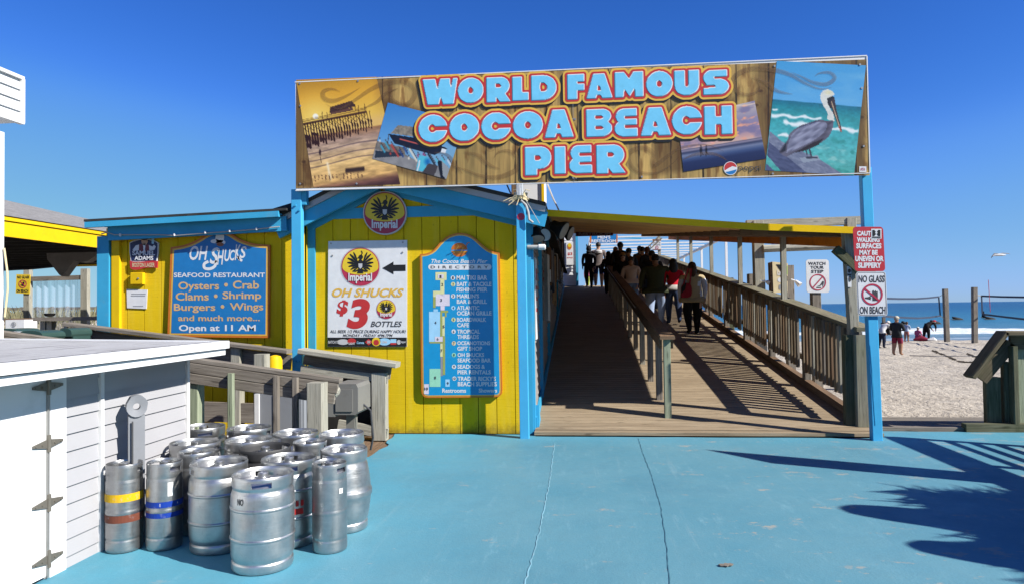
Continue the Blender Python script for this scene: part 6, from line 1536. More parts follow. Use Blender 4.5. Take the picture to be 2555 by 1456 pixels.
# ================================================================== RIGHT SIDE AND THE RAMP
RX = 3.60
def cap_z(y): return 1.30 + .1185 * (y - 9.0)
rr = thing('ramp_railing', 'long weathered railing with close balusters along the right side of the ramp', 'railing', (RX, 9.1, 0))
ep = on_y(2150, 830, 9.05)
mb = MB(); mb.beam((on_y(2157, 1060, 8.98).x - .01, 9.05, -.05), (on_y(2151, 830, 8.98).x - .01, 9.05, ep.z - .02), .15, .14, (0, 1, 0), .012); obj('end_post', mb, M['wood_gpost2'] if 'wood_gpost2' in M else M['wood_green'], rr)
M['wood_lichen'] = wood('lichen_timber', (.14, .13, .10), (.27, .255, .195), (.37, .36, .27), green=(.20, .22, .13))
rr.children[0].data.materials[0] = M['wood_lichen']
mb = MB(); mb.beam((on_y(2124, 1060, 9.04).x, 9.10, 0), (on_y(2121, 830, 9.04).x, 9.10, ep.z - .02), .12, .11, (0, 1, 0), .01); obj('post', mb, M['wood_green'], rr)
y0, y1 = 9.0, 30.0
mb = MB(); seg_ = [9.0, 12.0, 15.2, 18.6, 22.3, 26, 30]
for i in range(6): mb.beam((RX + .03, seg_[i], cap_z(seg_[i])), (RX + .03, seg_[i+1] - .012, cap_z(seg_[i+1])), .25, .05, (0, 0, 1), .008)
M['wood_cap'] = wood('lichen_cap_timber', (.11, .10, .07), (.24, .215, .15), (.36, .33, .24), green=(.17, .175, .10)); obj('cap_rail', mb, M['wood_cap'], rr)
M['splash'] = paint('dry_lichen', (.30, .30, .22), .9, .3, (.2, .2, .14), 8, .5)
mb = MB(); mb.beam((RX - .05, y0, cap_z(y0) - .10), (RX - .05, y1, cap_z(y1) - .10), .04, .14); obj('upper_board', mb, M['wood'], rr)
mb = MB(); mb.beam((RX - .04, 9.15, deck_z(9.15) + .07), (RX - .04, y1, deck_z(y1) + .07), .10, .11); obj('kick_rail', mb, M['wood_brown'], rr)
mb = MB(); mb.beam((RX - .0, 9.15, cap_z(9.15) - .80), (RX - .0, y1, cap_z(y1) - .80), .035, .09); obj('lower_board', mb, M['wood'], rr)
yy = 9.30; n_ = 0; rest = MB()
M['wood_warm'] = wood('warm_grey_timber', (.10, .075, .05), (.24, .185, .125), (.36, .29, .20))
tones = ['wood_warm', 'wood_pale', 'wood_warm', 'wood_brown', 'wood_warm', 'wood', 'wood_warm']
while yy < 29.5:
    post_here = abs((yy - 9.3 + .08) % 1.92) < .15
    if not post_here:
        w = rnd.uniform(.075, .092); dz = rnd.uniform(-.02, .02)
        if n_ < 98: mb = MB()
        else: mb = rest
        mb.beam((RX - .09, yy, cap_z(yy) - .95 + dz), (RX - .09 + rnd.uniform(-.008, .008), yy, cap_z(yy) - .04), .035, w, (0, 1, 0))
        if n_ < 98: obj('baluster', mb, M[tones[n_ % 7]], rr)
        n_ += 1
    yy += .148
tag(obj('balusters', rest, M['wood'], rr), kind='stuff')
for k in range(1, 11):
    y = 9.22 + 1.92 * k
    mb = MB(); mb.beam((RX - .03, y, sand_z(RX, y) - .1 if y < 14 else deck_z(y) - .5), (RX - .03, y, cap_z(y) - .02), .10, .14, (0, 1, 0), .008); obj('post', mb, M['wood'], rr)
# centre handrail
hr = thing('centre_handrail', 'brown timber handrail running up the middle of the ramp', 'handrail', (1.19, 9.3, 0))
HX = 1.19
def hand_z(y): return 1.21 + .118 * (y - 9.35)
mb = MB(); mb.beam((HX, 9.30, hand_z(9.30)), (HX, 18, hand_z(18)), .20, .045, (0, 0, 1), .006); mb.beam((HX, 18.01, hand_z(18.01)), (HX, 31, hand_z(31)), .20, .045, (0, 0, 1), .006); obj('cap_rail', mb, M['wood_brown'], hr)
mb = MB()
for sx in (-1, 1): mb.beam((HX + sx*.075, 9.45, hand_z(9.45) - .10), (HX + sx*.075, 31, hand_z(31) - .10), .038, .14)
obj('side_board', mb, M['wood_brown'], hr)
for (px, py, m_) in ((1667, 1040, 'wood_gpost'), (1640, 990, 'wood'), (1603, 918, 'wood'), (1580, 871, 'wood_pale'), (1560, 838, 'wood')):
    y = on_deck(px, py).y if px == 1667 else {1640: 10.35, 1603: 11.55, 1580: 12.95, 1560: 14.4}[px]
    mb = MB(); mb.beam((HX, y, deck_z(y) - .02), (HX, y, hand_z(y) - .03), .09, .085, (0, 1, 0), .005); obj('post', mb, M[m_], hr)
for k in range(9):
    y = 15.9 + k * 1.55; mb = MB(); mb.beam((HX, y, deck_z(y) - .02), (HX, y, hand_z(y) - .03), .09, .085, (0, 1, 0), .005); obj('post', mb, M['wood'], hr)
mb = MB(); mb.tube([(HX - .115, 13, hand_z(13) - .03), (HX - .115, 31, hand_z(31) - .03)], .012, 6); obj('conduit', mb, M['conduit'], hr)

# gate frame of timber beyond the railing with a blue sign, timber posts, light box
def tpost(px, py0, py1, Y, w, lab, m_='wood', to_ground=True, grp='timber posts behind the right railing'):
    a = on_y(px, py0, Y); zb = sand_z(a.x, Y) - .1
    mb = MB(); mb.beam((a.x, Y, zb), (a.x, Y, a.z), w, w, (0, 1, 0), .01)
    return single('timber_post', mb, M[m_], lab, 'post', None, grp)
fo_ = thing('beach_frame', 'tall grey timber goal frame behind the ramp railing with a blue board on it', 'frame', (5.5, 15.5, -.4))
FYY = 15.5
pA, pB = on_y(1894, 600, FYY), on_y(2122, 600, FYY)
mb = MB(); mb.beam((pA.x, FYY, sand_z(pA.x, FYY) - .1), (pA.x - .03, FYY, on_y(1888, 552, FYY).z), .22, .2, (0, 1, 0), .01); obj('post', mb, M['wood_pale'], fo_)
mb = MB(); mb.beam((pB.x, FYY, sand_z(pB.x, FYY) - .1), (pB.x, FYY, on_y(2122, 545, FYY).z), .2, .2, (0, 1, 0), .01); obj('post', mb, M['wood_pale'], fo_)
a, b = on_y(1862, 560, FYY), on_y(2150, 550, FYY); mb = MB(); mb.beam(tuple(a), tuple(b), .15, .17); obj('top_beam', mb, M['wood_pale'], fo_)
a, b = on_y(1900, 622, FYY), on_y(2125, 613, FYY); mb = MB(); mb.tube([(a.x, FYY - .12, a.z), (b.x, FYY - .12, b.z)], .085, 10); obj('cross_pole', mb, M['wood_pale'], fo_)
a, b = on_y(1925, 585, FYY), on_y(2118, 606, FYY); mb = MB(); mb.box(((a.x+b.x)/2, FYY, (a.z+b.z)/2), (b.x-a.x, .04, a.z-b.z+.02)); sg_ = obj('blue_board', mb, M['p_blue'], fo_)
mb = MB(); put_text(mb, 'OPEN', (1955, 590, 1995, 605), ypl(FYY-.03), .03); put_text(mb, 'PLEASE', (2065, 590, 2110, 603), ypl(FYY-.03), .03); disc(mb, 2036, 598, 9, 7, ypl(FYY-.03)); obj('board_lettering', mb, M['p_white'], fo_)
tpost(1768, 700, 760, 23, .24, 'short grey post left of the dark stub, just above the railing cap')
tpost(1817, 693, 760, 19.5, .24, 'dark topped timber stub post behind the second awning post', 'wood_green')
tpost(1878, 683, 760, 17.0, .23, 'grey timber post left of the sticker covered light box')
tpost(1968, 662, 760, 15.2, .17, 'grey timber post carrying the lamp arms behind the light box')
lb = thing('light_box_sign', 'cream light box sign covered with stickers on a timber post', 'sign', (5.2, 14.8, 1.9))
LY = 14.8
q = [(1920, 660), (1932, 653), (1963, 658), (1963, 726), (1932, 731), (1922, 728)]
mb = MB(); board(mb, [(1927, 653), (1966, 657), (1965, 728), (1930, 731)], LY, .18); obj('case', mb, M['p_cream'], lb)
mb = MB(); board(mb, [(1921, 655), (1927, 653), (1930, 731), (1924, 729)], LY + .02, .16); obj('side', mb, M['wood_brown'], lb)
mb = MB(); e = ypl(LY - .004); polyface(mb, [(1936, 660), (1945, 660), (1965, 690), (1965, 702)], e, 0); polyface(mb, [(1945, 659), (1965, 664), (1965, 686)], e, 1); disc(mb, 1947, 698, 7, 6, e, 16, 2); disc(mb, 1950, 716, 7, 8, e, 16, 3); rect(mb, 1944, 710, 1957, 721, ypl(LY-.006), 4)
put_text(mb, 'Lager', (1940, 674, 1962, 690), ypl(LY-.008), .03, mi=2)
obj('stickers', mb, [M['p_black'], M['p_lime'], M['p_white'], M['p_silver'], M['p_grey']], lb)
for (x0, y0_, x1, y1_) in ((1897, 700, 1912, 702), (1974, 697, 1985, 701)):
    a, b = on_y(x0, y0_, 14.9), on_y(x1, y1_, 14.9); mb = MB(); mb.tube([tuple(a), tuple(b)], .015, 6); b2 = b + Vector((.07, -.06, -.09)) if x0 > 1950 else b + Vector((.06, 0, -.03)); mb.tube([tuple(b), tuple(b2)], [.03, .06], 10)
    obj('lamp_arm', mb, M['white_line'], lb)
# watch your step sign on its post
ws = thing('step_sign', 'white watch your step sign with a crossed-out high heel on a timber post', 'sign', (4.6, 12.3, 1.2))
WSY = 12.3
def cW(x, y): return ((2700 + x / 3.64) / 1.5108, (780 + y / 3.64) / 1.5108)
def boxW(a, b, c, d): return (*cW(a, b), *cW(c, d))
o_ = [cW(*p) for p in bent(1230, 722, 1545, 1175, 40, .025)]
mb = MB(); board(mb, o_, WSY, .012); obj('plate', mb, M['p_white'], ws)
mb = MB()
for s_, b in (('WATCH', (1262, 755, 1500, 798)), ('YOUR', (1290, 808, 1478, 850)), ('STEP', (1302, 864, 1472, 908))): put_text(mb, s_, boxW(*b), ypl(WSY-.003), .03)
polyface(mb, [cW(*p) for p in ((1380, 1088), (1425, 1070), (1460, 1015), (1478, 1022), (1476, 1050), (1462, 1105), (1458, 1062), (1430, 1085))], ypl(WSY-.003)); rect(mb, *cW(1375, 1098), *cW(1440, 1112), ypl(WSY-.003))
obj('black_print', mb, M['p_dkgrey'], ws)
mb = MB(); cx, cy = cW(1395, 1032); ring(mb, cx, cy, 18, 20.5, ypl(WSY-.005)); stroke(mb, [cW(1462, 955), cW(1325, 1110)], 2.6, ypl(WSY-.006)); obj('prohibition_ring', mb, M['p_crimson'], ws)
a = on_y(2040, 740, WSY); mb = MB(); mb.beam((a.x, WSY + .09, sand_z(a.x, WSY) - .1), (a.x - .01, WSY + .09, on_y(2040, 660, WSY).z), .15, .14, (0, 1, 0), .008); obj('post', mb, M['wood'], ws)
mb = MB(); p = on_y(2117, 690, 9.0); board(mb, [(2113, 664), (2124, 664), (2125, 716), (2116, 716)], 9.09, .002); q_ = obj('sticker', mb, M['p_white'], aw)
mb = MB(); e = ypl(9.086); disc(mb, 2119, 676, 4, 5, e); disc(mb, 2121, 695, 3, 8, e); rect(mb, 2114, 683, 2124, 687, e); obj('print', mb, M['p_dkgrey'], q_)

# hanging signs and far end of the ramp
def hung(name, lab, px0, py0, px1, py1, Y, m_plate, lines, m_text, bars=None):
    a, b = on_y(px0, py0, Y), on_y(px1, py1, Y); o = thing(name, lab, 'sign', ((a.x+b.x)/2, Y, b.z))
    mb = MB(); mb.box(((a.x+b.x)/2, Y + .02, (a.z+b.z)/2), (b.x-a.x, .04, a.z-b.z)); obj('plate', mb, M[m_plate], o)
    mb = MB()
    for s_, bx_ in lines: put_text(mb, s_, bx_, ypl(Y-.003), .03)
    if lines: obj('lettering', mb, M[m_text], o)
    if bars:
        mb = MB()
        for x0, x1 in bars: rect(mb, x0, py0, x1, py1, ypl(Y-.003))
        obj('end_bars', mb, M['p_orange'], o)
    return o
o = hung('restroom_sign', "blue hanging sign reading men's restroom at the top of the ramp", 1471, 586, 1541, 606, 30.6, 'p_blue', [("MEN'S", (1491, 588, 1523, 596)), ('RESTROOM', (1475, 598, 1537, 605.5))], 'p_white', ((1472, 1475.5), (1538, 1541)))
mb = MB(); 
for px in (1474, 1539): a = on_y(px, 586, 30.6); mb.tube([(a.x, 30.62, a.z), (a.x, 30.62, a.z + .12)], .012, 6)
obj('hanger', mb, M['conduit'], o)
o = hung('restroom_sign', "dark hanging sign reading women's restroom under the awning ceiling", 1436, 571, 1530, 588, 22, 'p_maroon', [("WOMEN'S", (1450, 572, 1515, 579)), ('RESTROOM', (1444, 580, 1524, 587))], 'p_grey')
mb = MB()
for px in (1440, 1526): a = on_y(px, 571, 22); mb.tube([(a.x, 22.02, a.z), (a.x, 22.02, aw_z(a.x, 22) - .02)], .012, 6)
obj('hanger', mb, M['conduit'], o)
o = hung('rail_notice', 'small white notice do not sit on railing with a crossed ring above the crowd', 1628, 597, 1650, 624, 30, 'p_white', [('DO NOT SIT', (1630, 604, 1648, 608)), ('ON RAILING', (1630, 609, 1648, 613))], 'p_grey')
mb = MB(); ring(mb, 1639, 618, 3.2, 4.2, ypl(29.994)); stroke(mb, [(1636, 615), (1642, 621)], .9, ypl(29.992)); obj('prohibition_ring', mb, M['p_crimson'], o)
mb = MB(); rect(mb, 1628.5, 597.2, 1649.5, 601, ypl(29.994)); rect(mb, 1628.5, 622, 1649.5, 623.6, ypl(29.994)); obj('bars', mb, M['p_brown'], o)
mb = MB(); a = on_y(1645, 590, 30); mb.beam((a.x, 30.09, deck_z(99)), (a.x, 30.09, a.z), .12, .1, (0, 1, 0)); obj('post', mb, M['wood_pale'], o)
sp_ = thing('pier_shop', 'small white lap-sided shop with turquoise corner at the top of the ramp', 'building', (.3, 29.4, 2.5))
ZT = deck_z(99); q1 = on_y(1438, 650, 29.3)
mb = MB(); z = ZT
while z < 4.75:
    mb.face([(-.6, 29.3, z), (q1.x, 29.3, z), (q1.x, 29.32, z+.15), (-.6, 29.32, z+.15)]); mb.face([(-.6, 29.32, z), (q1.x, 29.32, z), (q1.x, 29.3, z), (-.6, 29.3, z)][::-1]); z += .15
mb.box(((q1.x - .6)/2, 30.9, (ZT + 4.85)/2), (q1.x + .6, 3.1, 4.85 - ZT)); obj('siding_wall', mb, M['white'], sp_)
mb = MB(); mb.box((q1.x + .03, 29.3, (ZT + 4.85)/2), (.10, .1, 4.85 - ZT)); obj('corner_board', mb, M['blue_trim'], sp_)
o = hung('price_poster', 'tall white beer price poster on the white shop wall', 1412.5, 604, 1431, 661, 29.25, 'p_white', [('$3', (1416, 630, 1428, 638)), ('BOTTLES', (1415, 642, 1429, 645))], 'p_red')
mb = MB(); disc(mb, 1421, 615, 5.5, 8, ypl(29.24)); obj('roundel_mark', mb, M['p_orange'], o); mb = MB(); disc(mb, 1421, 612, 4.5, 5, ypl(29.235)); obj('roundel_field', mb, M['p_yellow'], o)
pg = thing('pergola', 'pale slatted pergola over the pier beyond the awning', 'pergola', (3, 37, 2.5))
for k in range(11):
    y = 31.0 + k * 1.75; mb = MB(); mb.beam((.6, y, 4.75), (6.6, y, 4.75), .09, .06); obj('slat', mb, M['white_paint'], pg)
for x in (.6, 6.6):
    mb = MB(); mb.beam((x, 30.6, 4.66), (x, 50, 4.66), .1, .12); obj('beam', mb, M['white_paint'], pg)
    for y in (31, 37, 43, 49): mb = MB(); mb.beam((x, y, ZT), (x, y, 4.6), .1, .1, (0, 1, 0)); obj('post', mb, M['white_paint'], pg)
mb = MB(); mb.beam(tuple(on_y(1530, 590, 33)), tuple(on_y(1600, 596, 33)), .06, .06); obj('light_tube', mb, M['blue_trim'], pg)
hd_ = thing('loose_ladder', 'dark thin ladder-like rail slanting under the awning edge', 'ladder', (4.5, 30.5, 3))
for (x0, y0_, x1, y1_) in ((1651, 583, 1594, 639), (1652, 594, 1596, 646)):
    mb = MB(); mb.beam(tuple(on_y(x0, y0_, 30)), tuple(on_y(x1, y1_, 30)), .045, .05); obj('rail', mb, M['wood'], hd_)
mb = MB()
for f_ in (.2, .5, .8): mb.beam(tuple(on_y(1651+(1594-1651)*f_, 583+56*f_, 30)), tuple(on_y(1652+(1596-1652)*f_, 594+52*f_, 30)), .03, .03)
obj('rung', mb, M['wood'], hd_)

# clutter on the ramp-side wall: lamps, pipe, boxes, hanging cloths
def floodlight(px, py, Y, lab, dirn, sc=1.0):
    p = on_y(px, py, Y); o = thing('floodlight', lab, 'floodlight', tuple(p), 'floodlights under the eave beside the ramp'); d = Vector(dirn).normalized(); p = Vector(p)
    mb = MB(); mb.tube([tuple(p - d*.10*sc), tuple(p - d*.06*sc), tuple(p + d*.02*sc), tuple(p + d*.10*sc), tuple(p + d*.125*sc)], [.03*sc, .075*sc, .085*sc, .13*sc, .135*sc], 18); obj('housing', mb, M['black'], o, smooth=True)
    mb = MB(); mb.tube([tuple(p + d*.122*sc), tuple(p + d*.132*sc)], .118*sc, 18); obj('lens', mb, M['galv'], o)
    mb = MB(); mb.tube([tuple(p - d*.05*sc), (p.x - .1, p.y + .02, p.z + .16*sc)], .014, 6); obj('bracket', mb, M['galv'], o)
floodlight(1388, 567, 9.3, 'largest black floodlight under the right eave corner', (.8, -.25, -.45), 1.0)
floodlight(1408, 577, 10.6, 'black floodlight second behind the eave corner', (.9, -.3, -.4), .9)
floodlight(1338, 580, 8.95, 'black floodlight hanging closest to the middle post', (.1, -.4, -.9), .8)
floodlight(1352, 590, 9.1, 'small pale-faced floodlight below the others', (.5, -.85, .1), .7)
pp = thing('stub_pipe', 'white stub pipe with a cap sticking out beside the middle post', 'pipe', tuple(on_y(1322, 617, 8.8)))
a, b = on_y(1316, 617, 8.8), on_y(1350, 617, 8.8); mb = MB(); mb.tube([tuple(a), tuple(b)], .028, 12); obj('tube', mb, M['conduit'], pp); mb = MB(); mb.tube([(b.x - .03, 8.8, b.z), (b.x + .05, 8.8, b.z), (b.x + .06, 8.8, b.z)], [.038, .038, .02], 12); obj('cap', mb, M['white_line'], pp)
fb = thing('fire_alarm_box', 'red fire alarm box with a white side on the ramp wall', 'alarm box', (-.5, 12, 1.9))
a, b = on_y(1353, 668, 12), on_y(1366, 706, 12); mb = MB(); mb.box(((a.x+b.x)/2, 12.05, (a.z+b.z)/2), (b.x-a.x, .12, a.z-b.z)); obj('case', mb, M['red_box'], fb); mb = MB(); mb.box((b.x+.03, 12.07, (a.z+b.z)/2-.01), (.06, .1, (a.z-b.z)*.8)); obj('side_panel', mb, M['white_line'], fb)
mb = MB(); a, b = on_x(1329, 640, -.57), on_x(1335, 775, -.57); mb.box((-.568, 9.35, 1.75), (.012, .42, 1.1)); wp = single('wall_poster', mb, M['p_white'], 'white poster on the ramp wall just behind the middle post', 'poster')
mb = MB(); 
for z in (1.9, 1.75, 1.6): mb.box((-.560, 9.35, z), (.004, .3, .05))
mb.box((-.560, 9.35, 2.08), (.004, .2, .16)); obj('print', mb, M['p_red'], wp)
cloth_cols = [('grey_cloth', (.22, .21, .22)), ('brown_cloth', (.16, .085, .05)), ('white_cloth', (.55, .54, .53)), ('dark_cloth', (.05, .045, .05)), ('tan_cloth', (.30, .20, .11)), ('bluegrey_cloth', (.14, .16, .20))]
for nm, c in cloth_cols: M[nm] = paint(nm, c, .9, .2)
cw = ['dark grey', 'brown', 'white', 'blackish', 'tan', 'blue grey']
yy = 11.2
for i in range(16):
    L = rnd.uniform(.55, 1.25); w = rnd.uniform(.30, .55); zt = deck_z(yy) + rnd.uniform(1.95, 2.25); k = (i*5+2) % 6; ph = rnd.uniform(0, 6)
    mb = MB(); nn = 10
    for j in range(nn):
        u0, u1 = j/nn, (j+1)/nn; x0_, x1_ = -.50 + .035*math.sin(ph+u0*14), -.50 + .035*math.sin(ph+u1*14)
        mb.face([(x0_, yy+w*u0, zt-L-.06*math.sin(u0*5+ph)), (x1_, yy+w*u1, zt-L-.06*math.sin(u1*5+ph)), (x1_*.98-.012, yy+w*u1, zt), (x0_*.98-.012, yy+w*u0, zt)])
        mb.face([(x0_-.02, yy+w*u0, zt-L), (x0_*.98-.03, yy+w*u0, zt), (x1_*.98-.03, yy+w*u1, zt), (x1_-.02, yy+w*u1, zt-L)])
    single('hanging_towel', mb, M[cloth_cols[k][0]], '%s towel on the ramp wall, %s along the row up the ramp' % (cw[k], ['first', 'second', 'third', 'fourth', 'fifth', 'sixth', 'seventh', 'eighth', 'ninth', 'tenth', 'eleventh', 'twelfth', 'thirteenth', 'fourteenth', 'fifteenth', 'last'][i]), 'towel', None, 'towels hanging along the ramp wall', smooth=True)
    yy += w + rnd.uniform(.35, .8)
# loose rope, cable bundle and glass lamp head on the middle post
rb = thing('rope_bundle', 'frayed white rope and cable bundle tied on the middle post', 'rope', (CPX, 8.5, 2.9))
mb = MB(); pz = on_y(1298, 490, 8.52).z
for k in range(7):
    r_ = .075 + .012*rnd.random(); zz = pz + rnd.uniform(-.05, .05); tl = rnd.uniform(-.3, .3)
    mb.tube([(CPX + r_*math.cos(t_), 8.56 + r_*.9*math.sin(t_), zz + tl*.1*math.cos(t_+k)) for t_ in np.linspace(0, 6.3, 14)], .010, 6)
for k in range(9):
    a = rnd.uniform(0, 6.28); L = rnd.uniform(.08, .22)
    mb.tube([(CPX + .03*math.cos(a), 8.49, pz), (CPX + L*.6*math.cos(a), 8.46, pz + L*.5*math.sin(a)), (CPX + L*math.cos(a), 8.46, pz + L*.6*math.sin(a) - .03)], .006, 5)
obj('rope', mb, M['p_cream'], rb, smooth=True)
mb = MB(); mb.tube([tuple(on_y(x, y, 8.48)) for x, y in ((1300, 500), (1312, 512), (1318, 530), (1320, 548), (1330, 556))], .016, 8); mb.tube([tuple(on_y(x, y, 8.5)) for x, y in ((1312, 500), (1330, 530), (1346, 558))], .005, 5); obj('cable', mb, M['conduit'], rb, smooth=True)
t = NT('clear_lamp_glass'); t.set(**{'Base Color': (.75, .8, .85), 'Roughness': .1, 'Alpha': .45}); M['glass'] = t.m
mb = MB(); a, b = on_y(1288, 460, 8.47), on_y(1306, 488, 8.47); mb.box(((a.x+b.x)/2, 8.47, (a.z+b.z)/2), (b.x-a.x, .08, a.z-b.z), .01); obj('lamp_cover', mb, M['glass'], rb); mb = MB(); mb.tube([((a.x+b.x)/2, 8.47, b.z), ((a.x+b.x)/2, 8.47, a.z - .05)], .012, 6); obj('lamp_core', mb, M['white_line'], rb)
gw = [(on_y(1366, 460, 9.6), on_y(1394, 524, 9.2)), (on_y(1357, 462, 9.5), on_y(1340, 512, 9.4)), (on_y(1265, 462, 9.5), on_y(1280, 490, 9.4))]
for (a, b), lab in zip(gw, ('grey guy wire slanting down right of the roof housing', 'thin wire hanging along the roof housing edge', 'short dark wire left of the roof housing')):
    mb = MB(); mb.tube([tuple(a), tuple(a.lerp(b, .5) + Vector((0, 0, -.02))), tuple(b)], .011, 6); single('guy_wire', mb, M['conduit'], lab, 'wire')

M['wood_stair'] = wood('brown_stair_timber', (.075, .06, .04), (.16, .13, .085), (.26, .215, .15), green=(.08, .09, .05))
# stair railing at the right edge
st = thing('stair_railing', 'green-stained timber stair railing with a sloped cap at the right edge', 'railing', (5.4, 9.2, 0))
SY = 9.20
def cS(x, y): return ((3600 + x / 2.912) / 1.5108, (1200 + y / 2.912) / 1.5108)
P1, P2, P3 = on_y(*cS(175, 640), SY - .08), on_y(*cS(545, 150), SY - .08), on_y(*cS(900, 165), SY - .08)
mb = MB(); mb.beam((P1.x, SY - .04, P1.z), (P2.x, SY - .04, P2.z), .22, .06, (0, 0, 1), .012); mb.beam((P2.x - .02, SY - .04, P2.z - .01), (P2.x + 2.6, SY - .04, P2.z - .05), .22, .06, (0, 0, 1), .012); obj('cap_rail', mb, M['wood_stair'], st)
Q1 = on_y(*cS(265, 720), SY); dv = (P2 - P1); dv.normalize()
mb = MB(); mb.beam((P1.x + .16, SY, P1.z - .02 - .02), (P2.x + .12, SY, P2.z - .14), .045, .15); mb.beam((P2.x + .10, SY, P2.z - .12), (P2.x + 2.6, SY, P2.z - .16), .045, .19); obj('side_board', mb, M['wood_stair'], st)
for (xa, xb, top) in ((330, 505, 640), (525, 605, 470)):
    a, b = on_y(*cS(xa, top), SY + .03), on_y(*cS(xb, 1110), SY + .03); mb = MB(); mb.beam(((a.x+b.x)/2, SY + .05, -.06), ((a.x+b.x)/2, SY + .05, a.z), b.x - a.x, .09, (0, 1, 0), .008); obj('post', mb, M['wood_green'], st)
a, b = on_y(*cS(605, 300), SY - .06), on_y(*cS(690, 1200), SY - .06); mb = MB(); mb.beam(((a.x+b.x)/2, SY - .06, -.06), ((a.x+b.x)/2, SY - .06, a.z), b.x - a.x, .10, (0, 1, 0), .008); obj('post', mb, M['wood_green'], st)
for k in range(7):
    x = P2.x + .33 + k * .31; mb = MB(); mb.beam((x, SY + .03, .0), (x, SY + .03, P2.z - .1), .25 if k == 0 else .13, .035, (0, 1, 0)); obj('board', mb, M['wood_gpost'] if k % 2 == 0 else M['wood_green'], st)
mb = MB(); mb.beam((P2.x - .5, SY - .05, .05), (P2.x + 2.6, SY - .05, .05), .12, .1); obj('base_board', mb, M['wood_green'], st)
